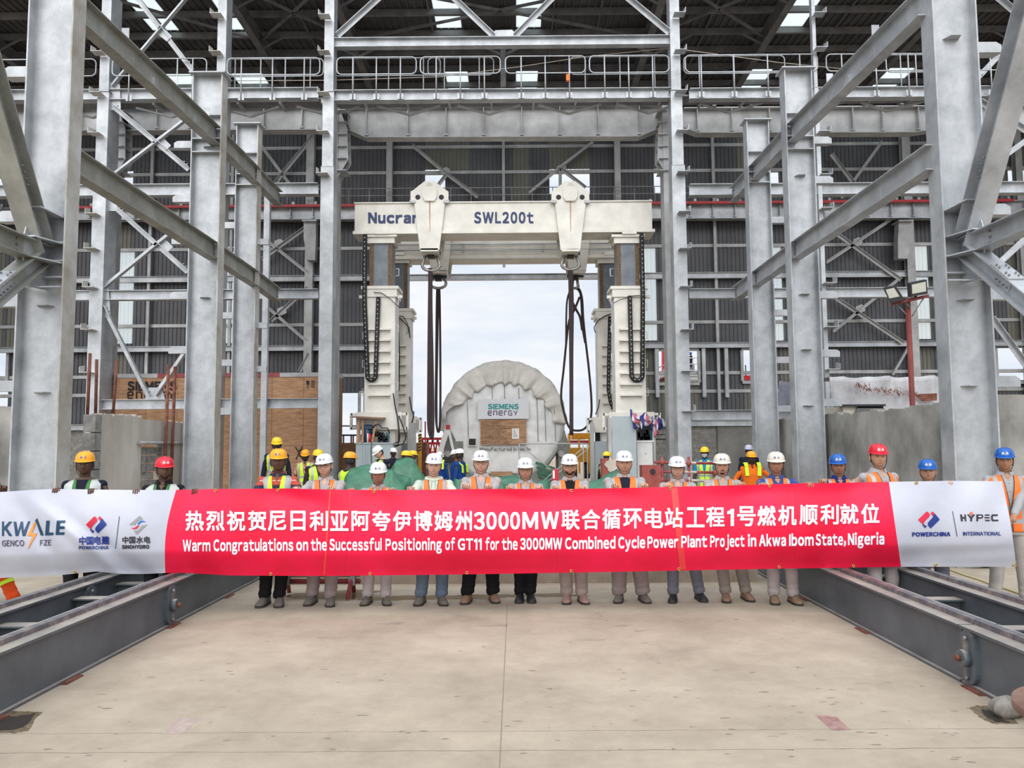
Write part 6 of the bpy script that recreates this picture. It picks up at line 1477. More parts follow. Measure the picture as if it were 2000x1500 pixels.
front('person in orange helmet, striped shirt and lime vest with grey tape', 527, 875, (478, 590), hid=(True, True), feet=[(510,1186),(539,1186)], skin='brown', helmet='orange', shirt='stripes', vest='lime', trousers='black', vstyle='broad', wid=1.04, look=.08)
front('person in white helmet and round glasses, head tilted, beside the striped shirt', 621, 886, (573, 643), feet=[(604,1183),(640,1185)], skin='light', shirt='lilac', vest='orange', trousers='taupe', glasses=True, face=.5, tilt=-.08, look=-.12, fat=1.12)
front('shorter sunburnt person in white helmet in front of the green tarpaulin', 728, 904, (675, 765), feet=[(714,1183),(750,1183)], skin='red', shirt='grey', vest='orange', trousers='lgrey', look=0, nod=.05)
front('person in white helmet wearing a pale mint hoodie and faded jeans', 841, 885, (797, 900), hid=(False, True), feet=[(820,1183),(861,1183)], skin='light', shirt='mint', vest='orange', trousers='jeans', hood=True, face=.35, tilt=.04, fat=1.08)
front('person in white helmet and glasses, lilac grey shirt, black trousers and brown shoes', 936, 879, (907, 950), feet=[(912,1180),(963,1178)], skin='light', shirt='lilac', vest='orange', trousers='black', shoes='brown', glasses=True, face=.75, fat=1.22)
front('person in white helmet and glasses standing under the wooden notice, slim black trousers', 1027, 895, (992, 1054), feet=[(1016,1178),(1037,1178)], skin='warm', shirt='lilac', vest='orange', trousers='black', shoes='black', glasses=True, face=.35, tee=None)
front('bearded person in white helmet and dark-rimmed glasses, black T-shirt, dusty pink boots', 1117, 887, (1085, 1138), feet=[(1109,1180),(1139,1180)], skin='warm', shirt='grey', vest='orange', trousers='beige', shoes='pinkbrown', glasses=True, beard='chin', tee='black', face=.7, fat=1.15)
front('large person in white helmet, navy T-shirt under an open grey shirt, no glasses', 1229, 880, (1206, 1263), feet=[(1213,1178),(1260,1178)], skin='warm', shirt='grey', vest='orange', trousers='taupe', tee='navy', face=.8, fat=1.42, wid=1.03)
front('person in white helmet and dark-framed glasses beside the wide orange banner seam', 1338, 892, (1307, 1385), hid=(False, True), feet=[(1320,1178),(1372,1176)], skin='light', shirt='grey', vest='orange', trousers='slate', shoes='black', glasses=True, face=.2)
front('moustached person in cream helmet, stained khaki grey trousers', 1430, 886, (1395, 1454), hid=(True, False), feet=[(1424,1177),(1464,1175)], skin='warm', helmet='cream', shirt='stone' if 'stone' in CL else 'grey', vest='orange', trousers='khaki', shoes='brown', beard='goatee', face=.1, look=-.06)
front('person in cream helmet and blue shirt with tan boots beside the track', 1531, 882, (1490, 1585), feet=[(1520,1181),(1558,1182)], skin='tan', helmet='cream', shirt='blue', vest='orange', trousers='lgrey', shoes='tanboot', look=-.1)
front('person in blue helmet and dark royal blue shirt standing behind the track', 1637, 886, (1604, 1676), Y=9.75, skin='tan', helmet='blue', shirt='royal', vest='orange', trousers='slate', look=-.12, tilt=-.05, feet=None)
front('tallest person, in red helmet and grey shirt, shoulders turned', 1714, 865, (1690, 1745), hid=(True, True), Y=9.1, rot=.15, skin='warm', helmet='red', shirt='grey', vest='orange', trousers='lgrey', look=-.32, wid=1.0)
front('shortest person in blue helmet, only the round face above the white banner end', 1811, 897, (1775, 1857), hid=(True, False), Y=9.25, skin='warm', helmet='blue', shirt='grey', vest='orange', trousers='slate', face=.9, fat=1.2, look=-.18, nod=-.05)
ph = P(1984, 1038, bY(1975, .55) + .06)
t = front('person in blue helmet at the banner end, whole orange vest in view, gripping its edge', 1961, 873, (1925, None), hid=(True, False), Y=9.2, rot=-.28, skin='tan', helmet='blue', shirt='grey', vest='orange', trousers='stone', look=-.22, beard=None, fat=1.0) if False else None
tp = P(1961, 873, 9.2); sH = tp.z/1.799
person('person in blue helmet at the banner end, whole orange vest in view, gripping its edge', V((tp.x, 9.2, 0)), 1.72*sH, skin='tan', helmet='blue', shirt='grey', vest='orange', trousers='stone', rotz=-.30, look=-.2, group='people holding the banner',
       hands=(behind(1915, -.25, .24), V((ph.x + .03, ph.y + .12, ph.z + .06))), hgrip=(False, False), feet=[(-.17, 0), (.16, .05)])
# ------------------------------------------------------------------ workers behind
def back(label, px, yt, Y, rot=0.0, H=None, z=0.0, **kw):
    tp = P(px, yt, Y); H = H or 1.72*(tp.z - z)/1.799
    return person(label, V((tp.x, Y, z)), H, rotz=rot, detail=kw.pop('detail', False), hkind=kw.pop('hkind', 'u'), **kw)
CL['stone'] = CL['stone']
back('worker in yellow helmet, navy jacket and lime vest standing highest before the crate', 541, 853, 15.6, .25, z=.25, detail=True, emb=None, skin='deep', helmet='yellow', shirt='navy', vest='lime', vstyle='plain', trousers='navy', nod=.15)
tpl = P(541, 853, 15.6); o = MB().bx(tpl.x-.5, tpl.x+.5, 15.1, 16.2, 0, .25).build('timber_platform', PLYD); tag(o, 'low timber platform under the highest-standing worker before the crate', 'platform')
back('worker in yellow helmet and red checked shirt with lime vest, face down', 597, 877, 19.3, .1, detail=True, emb=None, skin='deep', helmet='orange', shirt='plaid', vest='lime', vstyle='plain', trousers='navy', shortsleeve=True, nod=.25)
back('worker in yellow helmet half hidden behind the tilted-head person in glasses', 621, 877, 15.2, .5, skin='deep', helmet='yellow', shirt='plum', vest='lime', vstyle='plain', trousers='navy')
back('worker in yellow helmet seen from behind next to the tall post', 683, 882, 13.6, pi*.86, skin='deep', helmet='orange', shirt='plum', vest='lime', vstyle='plain', trousers='navy', look=-.3)
back('worker in white helmet and lime vest bending over the grey power unit', 745, 867, 17.3, -.9, skin='light', helmet='white', shirt='navy', vest='lime', vstyle='plain', trousers='navy', shortsleeve=True, nod=.55, emb=None)
back('worker in white helmet and navy jacket behind the bending one', 768, 874, 22.6, .6, skin='deep', helmet='white', shirt='navy', trousers='navy', emb=None)
back('worker in yellow helmet in profile behind the green tarpaulin heap', 793, 880, 18.4, pi*.55, skin='dark', helmet='yellow', shirt='navy', vest='lime', vstyle='plain', trousers='navy')
back('worker in yellow helmet and blue coverall, second behind the green tarpaulin heap', 806, 880, 21, pi*.6, skin='dark', helmet='yellow', shirt='cobalt', vest='lime', vstyle='plain', trousers='cobalt')
back('worker in white helmet and cobalt coverall seen from behind near the white strut', 858, 882, 21.6, pi*.95, skin='deep', helmet='white', shirt='cobalt', vest=None, trousers='cobalt', emb=None)
back('worker in white helmet and cobalt coverall with lime bands, back towards the camera', 898, 876, 18.8, -pi*.62, skin='deep', helmet='white', shirt='cobalt', trousers='cobalt', emb=None)
back('bearded worker in cobalt coverall facing the one with lime bands', 890, 878, 20.2, -pi*.42, skin='brown', helmet='white', shirt='cobalt', trousers='cobalt', emb=None)
back('worker in yellow helmet hidden behind the flaking red plate', 1185, 882, 19.5, pi*.8, skin='deep', helmet='yellow', shirt='black', vest='lime', vstyle='plain', trousers='black')
back('worker in yellow helmet with white face mask, bright blue shirt and lime vest', 1376, 872, 18.6, -.35, detail=True, emb=None, skin='deep', helmet='yellow', shirt='sky', vest='lime', vstyle='plain', trousers='black', mask=mat('white_cloth_mask', (.6,.58,.6), .8, 0, var=.05), shortsleeve=True)
back('worker in lilac helmet and blue mask behind the orange coverall', 1462, 868, 20.4, -.2, skin='deep', helmet='lilac', shirt='navy', trousers='navy', mask=CL['royal'], emb=None)
back('worker in orange coverall with lime shoulder stripes, hand on hip', 1467, 881, 16.3, -.1, detail=True, emb=None, skin='deep', helmet='orange', shirt='orangec', trousers='orangec', fat=1.2, armdir=((-.36,-.16,1.05),(.30,-.02,1.0,(.9,.3,-.2))))
pt = thing('work_platform', (P(805, 862, 37).x, 37, 0), 'distant red railed platform carrying one tiny worker beyond the opening', 'platform')
q = P(806, 865, 37); MB().bx(q.x-.7, q.x+.7, 36.5, 37.6, 0, q.z).build('deck', RUST, pt)
for dx in (-.65, .65): MB().bx(q.x+dx-.03, q.x+dx+.03, 36.5, 36.56, q.z, q.z+1.0).build('rail_post', REDP, pt)
person('tiny distant worker in sky blue helmet and pink vest on the far platform', V((q.x, 37, q.z)), 1.45, skin='dark', helmet='sky', shirt='pink', trousers='navy', detail=False, hkind='u')
# lime bands on the coveralls and orange coverall stripes are sewn strips
def band(owner_lbl, pts_list, r=.03, m_=None):
    for o in SC.objects:
        if o.get('label') == owner_lbl: ow = o
    for pts in pts_list:
        m = MB()
        for a, b in zip(pts, pts[1:]): m.bar(V(a), V(b), .075, .02, up=V((0, -1, 0.2)))
        me = m.mesh('reflective_band', [m_ or VEST['lime']]); put('reflective_band', me, ow)
for lb in ('worker in orange coverall with lime shoulder stripes, hand on hip',):
    band(lb, [[(s_*.13,-.142,1.40),(s_*.125,-.155,1.30),(s_*.12,-.165,1.21)] for s_ in (-1, 1)] + [[(s_*.13,-.140,1.405),(s_*.13,-.06,1.475),(s_*.13,.05,1.465)] for s_ in (-1, 1)])
for lb in ('worker in white helmet and cobalt coverall with lime bands, back towards the camera', 'worker in white helmet and cobalt coverall seen from behind near the white strut'):
    band(lb, [[(s_*.12,.05,1.465),(s_*.125,.135,1.39),(s_*.125,.145,1.22)] for s_ in (-1, 1)])
# ================================================================== SITE CLUTTER
def tarp(label, prof, Y, dep, seed, mt_=GREENT):
    """sheet thrown over a heap: prof = skyline in picture points at depth Y"""
    pts = [P(x, y, Y) for x, y in prof]; x0, x1 = pts[0].x, pts[-1].x; hz = [(p.x, max(.05, p.z)) for p in pts]
    def tn(a, b): return sin(a*4.1+seed)*cos(b*3.3+seed*2) + .5*sin(a*9.7+b*6.1+seed) + .3*sin(a*19+b*13)
    def fn(u, v):
        x = lerp(x0, x1, u); h = interp(x, hz); t = 2*v - 1
        z = h*(1 - abs(t)**2.2) * min(1, 5*u + .25) * min(1, 5*(1-u) + .25); y = Y + t*dep*(1 + .12*tn(x*.6, t))
        k = .035*tn(x, y*1.3)
        return V((x + k, y + k, max(.0, z + (k if .05 < z else 0) + .02*abs(sin(x*7+t*4)))))
    m = MB(); m.grid(fn, 60, 36); o = m.build('green_tarpaulin' if mt_ is GREENT else 'sheet', mt_); o.location.z = o.location.z; tag(o, label, 'tarpaulin', 'sheets over stored material'); return o
tarp('green tarpaulin heap nearest the sunburnt person, flat top and pointed end', [(655,958),(668,938),(687,914),(716,911),(745,918),(769,917),(790,935),(812,950),(822,965)], 12.4, .7, 1)
tarp('green tarpaulin heap peaking behind the mint hoodie', [(745,960),(758,925),(775,899),(806,898),(822,915),(836,935),(850,960)], 14.2, .6, 2)
tarp('low green tarpaulin stretching behind the black-trousered people', [(855,962),(870,934),(900,931),(960,936),(1000,932),(1040,936),(1075,934),(1095,940),(1110,962)], 13.2, .5, 3)
tarp('green tarpaulin rising to a point beside the large person', [(1108,965),(1140,948),(1165,938),(1190,925),(1213,915),(1228,918),(1245,945),(1250,965)], 12.8, .4, 4)
for x0, x1, y0, l in ((1176, 1206, 896, 'flaking red steel block with a bare white patch'), (1254, 1290, 909, 'red steel block with a dark round hole behind the large person')):
    a = P(x0, y0, 13.9); b = P(x1, y0, 13.9); t = thing('steel_block', ((a.x+b.x)/2, 13.9, 0), l, 'block', 'red steel blocks'); MB().bx(a.x, b.x, 13.9, 14.2, 0, a.z).build('body', RUSTP, t)
    c = P((x0+x1)/2 + 3, y0 + 12, 13.88); MB().poly([c + V((.10*cos(2*pi*k/14)*(1+.3*sin(k*2.1)), -.004, .13*sin(2*pi*k/14)*(1+.3*cos(k*3.3)))) if x0 < 1200 else c + V((.05*cos(2*pi*k/14), -.004, .05*sin(2*pi*k/14))) for k in range(14)]).build('bare_patch' if x0 < 1200 else 'hole', PIPEW if x0 < 1200 else DARK, t)  # the hole is a flat dark disc, its inner shade painted
def tubes(name, label, Y, segs, cat, r=.025, mats=(REDC, PIPEW), dep=0, base=None):
    a = P(*segs[0][0], Y); t = thing(name, (a.x, Y, 0), label, cat)
    for i, (p, q) in enumerate(segs):
        A = P(*p, Y); B = P(*q, Y)
        if base is not None and i in base: B = V((A.x, Y, 0))
        n = max(1, int((B-A).length/.35))
        m = MB(); pts_ = [A.lerp(B, k/n) for k in range(n+1)]; m.tube(pts_, r, 8)
        for k in range(n):
            for j in range(8): m.m[k*8+j] = k % 2
        m.build('tube', list(mats), t)
    return t
t = tubes('tube_railing', 'red and white striped tube railing before the block wall', 15.8, [((1278,903),(1400,905)),((1284,921),(1398,923)),((1300,938),(1400,939)),((1293,893),(1293,955)),((1318,898),(1318,955)),((1345,892),(1345,955)),((1398,898),(1398,955))], 'railing', .028, base=(3,4,5,6))
for px, py in ((1293,903),(1318,921),(1345,905),(1293,938),(1398,923)): q = P(px, py, 15.76); MB().ball(q, .06, 8, 6).build('coupler', RUSTP, t)
# low bench of tubes right behind the row
t = thing('tube_bench', tuple(G(625, 1160)), 'low bench of red scaffold tubes with splayed legs behind the front row', 'bench')
ya = 9.85
for py in (1135, 1122): A = P(551, py, ya); B = P(704, py, ya); A.z = B.z; MB().cyl(A, B, .03, 10).build('tube', REDC if py == 1135 else PIPEW, t)
for px, pf in ((560, 554), (688, 686)):
    A = P(px+2, 1112, ya); B = G(pf, 1166, .0); MB().cyl(V((A.x, ya, .33)), V((B.x, 9.7, .02)), .027, 10).build('leg', REDC, t); q = P(px, 1133, ya-.03); MB().bx(q.x-.04, q.x+.04, ya-.07, ya+.03, q.z-.06, q.z+.05).build('clamp', STEELB, t)
MB().bx(P(551,1120,ya).x, P(704,1120,ya).x, ya-.02, ya+.30, .29, .33).build('plank', CONC, t)
for px in (560, 688): q = P(px, 1120, ya+.28); MB().cyl(V((q.x, ya+.28, .3)), V((q.x, ya+.4, .0)), .027, 10).build('leg', REDC, t)
# sheeted crates behind the wall
def sheeted(label, x0, x1, y0, Y, dep, mt_, seed):
    a = P(x0, y0, Y); b = P(x1, y0, Y); zt = a.z
    def fn(u, v):
        x = lerp(a.x, b.x, u); w_ = .06*sin(x*5+v*9+seed) + .04*sin(x*11-v*5+seed*2)
        if v < .3: return V((x, Y + dep*(1 - v/.3), zt + w_*.3))
        return V((x + w_*.4, Y - .02 - abs(w_) - .25*((v-.3)/.7)**2, lerp(zt + w_*.3, 0, (v-.3)/.7)))
    m = MB(); m.grid(fn, 60, 40); o = m.build('sheeted_crate', mt_); return tag(o, label, 'crate', 'crates under sheets')
PLS = mat('dirty_white_sheet', (.36,.36,.38), .5, 0, scale=1.5, col2=(.56,.56,.58), bump=.3, detail=8)
o = sheeted('crate under a dirty white sheet with rust-coloured smears behind the wall by the floodlight pole', 1617, 1834, 737, 20.5, 1.5, PLS, 1)
m = MB(); r_ = random.Random(9)
for i in range(190):
    px = r_.uniform(1671, 1790); py = 757 + (px-1671)*.14 + r_.gauss(0, 4); q = P(px, py, 20.28); L_ = r_.uniform(.02, .09); m.bar(q, q + V((L_*r_.uniform(-1,1), 0, L_)), .010, .006, up=V((0,1,0)))
q = P(1806, 776, 20.26); m.plate([P(1785,770,20.27), P(1830,768,20.27), P(1830,782,20.27), P(1800,784,20.27)], (0,.004,0))
me = m.mesh('rust_smears', [RUST], o.location); s_ = put('rust_smears', me, o)
sheeted('small bundle under a blue-grey sheet seen between the two capped floodlight-side columns', 1519, 1552, 745, 24.2, .8, mat('blue_grey_sheet', (.16,.17,.21), .6, 0, scale=3, col2=(.22,.23,.28)), 3)
t = thing('small_truck', (P(1690, 800, 18.5).x, 18.5, 0), 'small truck cab with dark windscreen showing over the grey rendered wall', 'truck')
a = P(1645, 795, 18.5); b = P(1740, 789, 18.5); m = MB(); m.bx(a.x, b.x+.3, 18.5, 19.9, .55, a.z-.18); m.bx(a.x+.1, b.x-.05, 18.7, 19.85, a.z-.18, b.z-.03); m.build('cab', CREAMP, t)
m = MB(); m.plate([(a.x+.2,18.58,a.z-.45),(b.x-.0,18.58,a.z-.45),(b.x-.12,18.68,b.z-.02),(a.x+.45,18.68,b.z-.02)], (0,-.03,0)); m.bx(a.x-.05, b.x-.1, 18.55, 18.9, b.z-.05, b.z); m.build('windscreen', GLASSD, t)
for dx in (.2, 1.2):
    for y in (18.95, 19.5): MB().cyl(V((a.x+dx-.12, y, .4)), V((a.x+dx+.12, y, .4)), .4, 20).build('wheel', BLACK, t)
# floodlight pole
fx_ = P(1778, 700, 15.4).x; zt = P(1778, 588, 15.4).z
t = thing('floodlight_pole', (fx_, 15.4, 0), 'red pole carrying two black floodlights', 'floodlight')
REDPOLE = mat('oxide_red_pole_paint', (.21,.035,.03), .6, 0, var=.2, scale=6)
MB().cyl(V((fx_,15.4,0)), V((fx_,15.4,zt)), .05, 12).build('pole', REDPOLE, t)
A = P(1741, 594, 15.35); B = P(1813, 578, 15.35); MB().bar(A, B, .06, .06).build('cross_arm', REDPOLE, t)
for p, q in (((1755,598),(1774,618)),((1804,582),(1781,618))): MB().cyl(P(*p,15.38), P(*q,15.38), .012, 6).build('stay_rod', STEELB, t)
for quad, lens, nm in (([(1724,562),(1748,557),(1766,586),(1739,592)], [(1730,566),(1746,562),(1757,579),(1737,583)], 0), ([(1778,553),(1810,546),(1812,574),(1780,580)], [(1781,556),(1808,550),(1809,569),(1782,574)], 1)):
    w_ = [P(x, y, 15.2) for x, y in quad]; m = MB(); m.plate(w_, (.0 if nm else .08, .14, .03)); f_ = m.build('floodlight_head', BLACK, t)
    m = MB(); m.plate([P(x, y, 15.19) for x, y in lens], (0, .008, 0)); m.build('lens', mat('pale_lens', (.55,.56,.47) if True else 0, .15, 0, var=.05), f_)
    c = sum(w_, V((0,0,0)))/4; MB().bar(c + V((0,.1,-.02)), V((c.x + (.05 if nm == 0 else -.0), 15.36, A.lerp(B, .2 if nm == 0 else .75).z)), .05, .02).build('yoke', BLACK, f_)
MB().tube([P(1770,592,15.3), P(1776,602,15.3), P(1779,596,15.3), P(1774,600,15.3)], .015, 6).build('green_tie', GREENT, t)
# striped sacking tied on the cable-draped leg
STR = mat('striped_sacking', (.5,.5,.5), .7, 0, var=0)
tt = STR.node_tree; g = N(tt, 'ShaderNodeTexCoord'); s3 = N(tt, 'ShaderNodeSeparateXYZ'); tt.links.new(g.outputs['UV'], s3.inputs[0]); r = N(tt, 'ShaderNodeValToRGB'); r.color_ramp.interpolation = 'CONSTANT'; m1 = N(tt, 'ShaderNodeMath', operation='FRACT'); tt.links.new(s3.outputs[0], m1.inputs[0]); tt.links.new(m1.outputs[0], r.inputs[0])
e = r.color_ramp.elements; e[0].color = (.03,.035,.20,1); e[0].position = 0; e[1].position = .26; e[1].color = (.62,.62,.68,1)
for p_, c_ in ((.42,(.55,.14,.20,1)), (.68,(.62,.62,.68,1)), (.84,(.03,.035,.20,1))): x = e.new(p_); x.color = c_
tt.links.new(r.outputs[0], tt.nodes['Principled BSDF'].inputs['Base Color'])
def sack(label, corners, Y, seed, rep):
    A, B, C_, D = [P(x, y, Y) for x, y in corners]
    m = MB()
    def fn(u, v): p = A.lerp(B, u).lerp(D.lerp(C_, u), v); k = .07*sin(u*9+v*5+seed) + .05*sin(u*17-v*11+seed); return p + V((k*.5, k - .14*sin(pi*u)*sin(pi*v), k*.6 + .08*sin(u*6+seed)*(1-v)))
    m.grid(fn, 30, 20); o = m.build('striped_sacking', STR, fix=False); uv = o.data.uv_layers.new(name='uv'); n = 0
    for p in o.data.polygons:
        for li in p.loop_indices:
            vi = o.data.loops[li].vertex_index; uv.data[li].uv = ((vi % 31)/30*rep + .15*sin((vi//31)/20*3), (vi//31)/20)
    sm = o.modifiers.new('thickness', 'SOLIDIFY'); sm.thickness = .012; return tag(o, label, 'sacking', 'striped sacking on the gantry leg')
sack('red white and blue striped sacking bunched on top of the pale blue cabinet door', [(1228,808),(1266,806),(1270,830),(1242,838)], 24.55, 1, 1.6)
sack('red white and blue striped sacking hanging from the cabinet frame', [(1274,814),(1290,818),(1299,832),(1272,858)], 24.97, 3, 1.3)
# scaffold frame in front of the turbine
t = tubes('scaffold_frame', 'grey scaffold frame with crossed braces in front of the turbine', 27.6, [((1013,867),(1148,866)),((1014,866),(1014,955)),((1147,866),(1147,955)),((1139,866),(1139,955)),((1022,874),(1086,925)),((1138,876),(1062,938)),((1144,880),(1068,942))], 'scaffold', .022, mats=(GALVD, GALVD), base=(1,2,3))
t = thing('red_cabinet', (P(1084, 925, 17.5).x, 17.5, 0), 'small red and white cabinet standing between the two people in glasses', 'cabinet')
a = P(1079, 917, 17.5); b = P(1091, 917, 17.5); MB().bx(a.x, b.x, 17.5, 17.75, 0, a.z).build('body', REDP, t); MB().bx(a.x+.005, a.x+.05, 17.49, 17.5, a.z-.2, a.z-.02).build('white_panel', WHITEM, t)
# yard beyond the opening
t = thing('yellow_machine', (P(1130, 900, 42).x, 42, 0), 'yellow machine body with railings in the yard beyond the turbine', 'machine')
a = P(1110, 846, 42); b = P(1152, 950, 42); m = MB(); m.bx(a.x, b.x, 42, 46, .9, P(1130, 876, 42).z); m.bx(a.x+.2, b.x, 42.2, 45.8, P(1130,858,42).z, a.z); m.build('body', YELP, t)
for px in (1112, 1131, 1151): q = P(px, 860, 41.95); MB().bx(q.x-.05, q.x+.05, 41.9, 42, .3, a.z).build('stanchion', YELP, t)
MB().bx(a.x, b.x, 42, 46, P(1130,868,42).z, P(1130,860,42).z).build('deck_rail', REDP, t)
for dx in (.3, 1.0): MB().cyl(V((a.x+dx-.15, 42.4, .45)), V((a.x+dx+.15, 42.4, .45)), .45, 18).build('wheel', BLACK, t)
t = thing('red_lattice', (P(838, 870, 44).x, 44, -.3), 'red lattice boom section lying in the yard left of the turbine', 'lattice')
for py in (857, 866, 884): A = P(818, py, 44); B = P(866, py, 44); MB().bar(A, B, .14, .14).build('chord', REDP, t)
for k in range(9): A = P(820+k*5, 858 if k % 2 else 884, 44); B = P(825+k*5, 884 if k % 2 else 858, 44); MB().bar(A, B, .08, .08).build('lacing', REDP, t)
A = P(842, 884, 44); 
for dx in (-.5, .5): MB().bx(A.x+dx-.1, A.x+dx+.1, 43.8, 44.2, -.3, A.z).build('trestle', STEELB, t)
t = thing('striped_post', (P(820, 865, 33.0).x, 33, 0), 'yellow and black striped marker post beside the rear gantry leg', 'post')
q = P(820, 847, 33); zb_ = P(820, 882, 33).z; MB().bx(q.x-.07, q.x+.07, 33, 33.1, 0, q.z).build('post', YELP, t)
m = MB()
for k in range(6): z = lerp(zb_, q.z, k/6); m.plate([(q.x-.071,32.995,z),(q.x+.071,32.995,z+.06),(q.x+.071,32.995,z+.12),(q.x-.071,32.995,z+.06)], (0,.004,0))
m.build('black_stripes', BLACK, t)
t = thing('site_railing', (P(690, 850, 40).x, 40, -.3), 'dark red and black yard railing beyond the low opening next to the crate', 'railing')
for py in (850, 832): A = P(664, py, 40); B = P(712, py, 40); MB().bar(A, B, .08, .08).build('rail', DARK if py == 850 else GALVD, t)
for px in (671, 686, 690, 706): A = P(px, 850, 40); MB().bar(A, V((A.x, 40, -.3)), .07, .07, up=V((0,1,0))).build('rail_post', REDC, t)
t = thing('plywood_board', (P(682, 890, 26.4).x, 26.4, 0), 'plain brown plywood board standing between the crate and the gantry leg', 'board'); a = P(668, 865, 26.4); b = P(697, 865, 26.4); MB().bx(a.x, b.x, 26.4, 26.5, 0, a.z).build('sheet', PLYD, t)
t = thing('lattice_crane', (P(1293, 700, 60).x, 60, -.3), 'red lattice crane mast seen through the wall opening beside the tall post', 'crane')
MB().bar(V((P(1292,700,60).x,60,-.3)), P(1296, 560, 60), .28, .28).build('mast', REDP, t)
for k in range(10): A = P(1296, 680+k*7, 60); B = P(1330 + k*2, (684 if k % 2 else 676)+k*7, 60); MB().bar(A, B, .07, .07).build('lacing', REDC, t)
t = thing('yard_scaffold', (P(1320, 730, 48).x, 48, -.3), 'railed yard scaffold platform seen through the wall opening beside the tall post', 'scaffold')
for k in range(7): A = P(1284+k*6, 728-k*3.6, 48); MB().bar(A, V((A.x, 48, -.3)), .06, .06, up=V((0,1,0))).build('upright', GALVD, t)
A = P(1284,720,48); B = P(1328,694,48); MB().bar(A, B, .06, .06).build('handrail', GALVD, t); MB().bar(P(1284,745,48), P(1340,735,48), .5, .25).build('deck', RUST, t)
for k in range(4): c = P(1293+k*9, 732-k*5, 47.8); MB().bx(c.x-.14, c.x+.14, 47.6, 47.95, c.z-.16, c.z+.16).build('motor_box', CREAMP, t)
t = thing('site_cabin', (P(1356, 740, 50).x, 50, -.3), 'white site cabin with railing seen right of the tall post', 'cabin'); a = P(1345, 722, 50); b = P(1372, 722, 50); MB().bx(a.x, b.x, 50, 53, -.3, a.z).build('walls', WHITEM, t)
for py in (699, 711): MB().bar(P(1345,py,50), P(1372,py,50), .06, .06).build('rail', WHITEM, t)
for k in range(4): A = P(1346+k*8, 697, 50); MB().bar(A, V((A.x, 50, a.z)), .05, .05, up=V((0,1,0))).build('rail_post', WHITEM, t)
for py in (728, 735, 742): z = P(1350, py, 49.98).z; MB().bx(a.x, b.x, 49.97, 50, z-.03, z+.03).build('cladding_rib', GALVD, t)
person('distant dark-clothed person on the cabin roof right of the tall post', V((P(1351,720,50.6).x, 50.8, a.z)), 1.15, skin='dark', helmet='blue', shirt='navy', trousers='black', detail=False, hkind='u', rotz=-1.2)
t = thing('red_skip', (P(1462, 738, 52).x, 52, -.3), 'red skip edge showing in the narrow wall opening by the slim capped column', 'skip'); a = P(1448, 733, 52); MB().bx(a.x, a.x+1.4, 52, 54, -.3, a.z).build('tub', REDP, t); MB().bar(P(1456,713,52), V((P(1456,713,52).x,52,a.z)), .06, .06, up=V((0,1,0))).build('mast_pole', DARK, t)
# rusty pipes standing by the rebar wall
for i, (px, y0, X, zb_, dx, l) in enumerate([(176,690,-8.42,2.5,-5,'rusty pipe standing on the block end of the wall stub, outermost'), (189,702,-8.42,2.5,-2,'rusty pipe on the wall stub next to the outermost one'), (228,703,-8.42,2.5,-7,'rusty pipe leaning on the wall stub top before the crate lettering'),
        (329,712,-8.12,0,-10,'leaning rusty pipe at the pipe-topped opening, first of its trio'), (342,716,-8.12,0,-4,'rusty pipe in the middle of the trio at the opening'), (367,721,-8.12,0,-7,'rusty pipe of the trio nearest the taller capped column')]):
    Yp = F*-X/(1005-px); A = P(px, y0, Yp); B = V((P(px+dx, 800, Yp).x if zb_ else P(px+dx-3, 860, Yp).x, Yp, zb_)); B.x = -8.2 if not zb_ else B.x
    o = MB().cyl(A, B, .032 if px < 300 else .04, 8).build('rusty_pipe', RUST); tag(o, l, 'pipe', 'rusty pipes at the wall stub', 'thing')
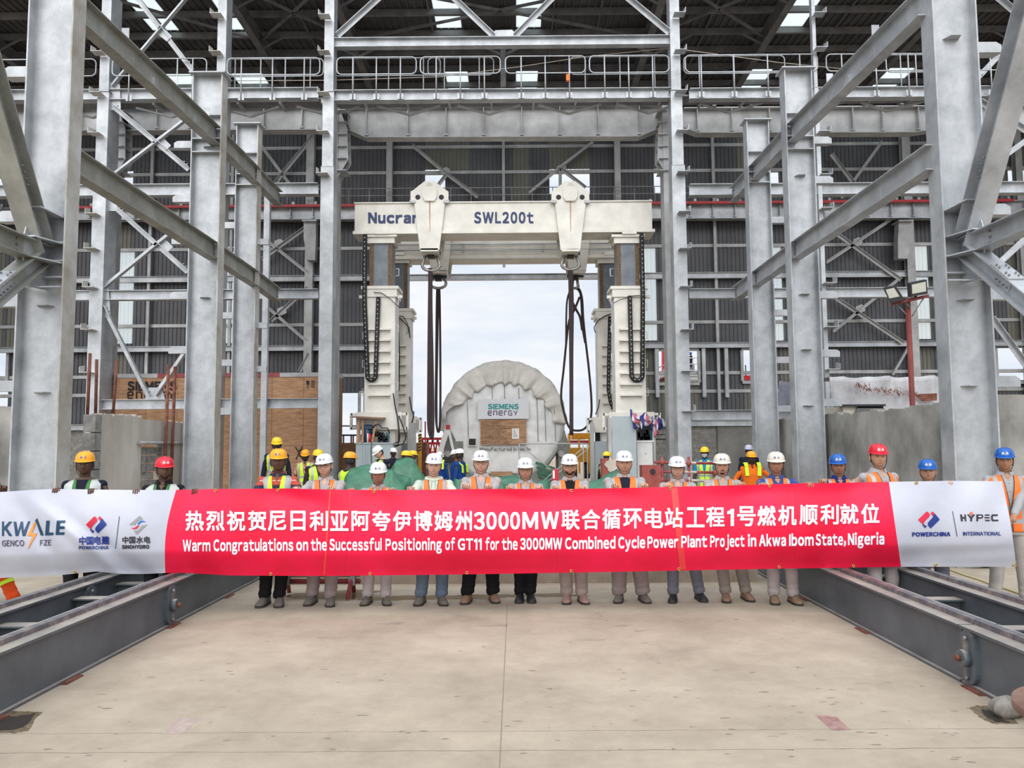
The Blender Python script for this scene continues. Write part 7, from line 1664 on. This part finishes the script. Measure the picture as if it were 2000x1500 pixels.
# foreground right corner
c = G(1966, 1399); m = MB(); r_ = random.Random(6)
m.grid(lambda u, v: V((c.x + .11*sin(pi*v)*cos(2*pi*u)*(1+.16*sin(6*u*pi+v*4)+.10*sin(14*u*pi-v*9)), c.y + .10*sin(pi*v)*sin(2*pi*u)*(1+.15*cos(4*pi*u)+.10*sin(18*pi*u+v*14)), .06 - .075*cos(pi*v)*(1+.1*sin(4*pi*u)))), 28, 18, wrap=True)
tag(m.build('boulder', RUBBLE), 'pale lump of concrete rubble beside the water-filled pit', 'rubble')
t = thing('round_table', (2.42, 3.2, 0), 'brown round-topped pedestal cut off by the picture corner', 'table')
BRN = mat('brown_painted_metal', (.16,.085,.06), .55, 0, scale=6, col2=(.24,.14,.105))
q = P(1972, 1374, 3.2); zt = q.z; tx = q.x + .43; zt -= .03; m = MB(); m.cyl(V((tx,3.2,zt-.035)), V((tx,3.2,zt)), .36, 48); m.build('top', BRN, t); MB().cyl(V((tx,3.2,.0)), V((tx,3.2,zt-.035)), .315, 40).build('pedestal', BRN, t)
A = G(1845, 1111); B = G(2040, 1178); o = MB().tube([A.lerp(B, k/12) + V((.012*sin(k*1.7), 0, .013)) for k in range(13)], .013, 8).build('yellow_hose', mat('pale_yellow_hose', (.55,.47,.22), .5, 0, var=.05)); tag(o, 'pale yellow hose lying on the slab beyond the outer track rail', 'hose')
for i, (px, wd) in enumerate(((1790, .35), (1905, .4))):
    c = G(px, 1107); m = MB(); m.grid(lambda u, v: V((c.x + wd*sin(pi*v)*cos(2*pi*u), c.y + .25*sin(pi*v)*sin(2*pi*u), .16 - .16*cos(pi*v) + .02*sin(12*u))), 20, 12, wrap=True)
    tag(m.build('black_sack', BLACK), ('black sack on the floor behind the shortest person' if i == 0 else 'black sack on the floor behind the person at the banner end'), 'sack')
for k, (pl, Yr) in enumerate([([(430,158),(640,157),(860,150),(1010,131),(1150,110),(1310,94),(1400,106),(1520,122),(1650,135)], 24.0)]):
    tag(MB().tube([P(x, y, Yr) for x, y in pl], .012, 5).build('rope', PIPEW), 'thin slack rope strung along the catwalk behind the guard rails', 'rope')
q = P(1109, 150, 23.3); tag(MB().bx(q.x-.05, q.x+.05, 23.28, 23.4, q.z-.12, q.z+.08).build('orange_pouch', VEST['orange']), 'tiny orange pouch hung on the third guard rail', 'pouch')
for o in SC.objects:
    if o.type == 'MESH' and not o.data.materials: print('no material', o.name)
bpy.context.view_layer.update()
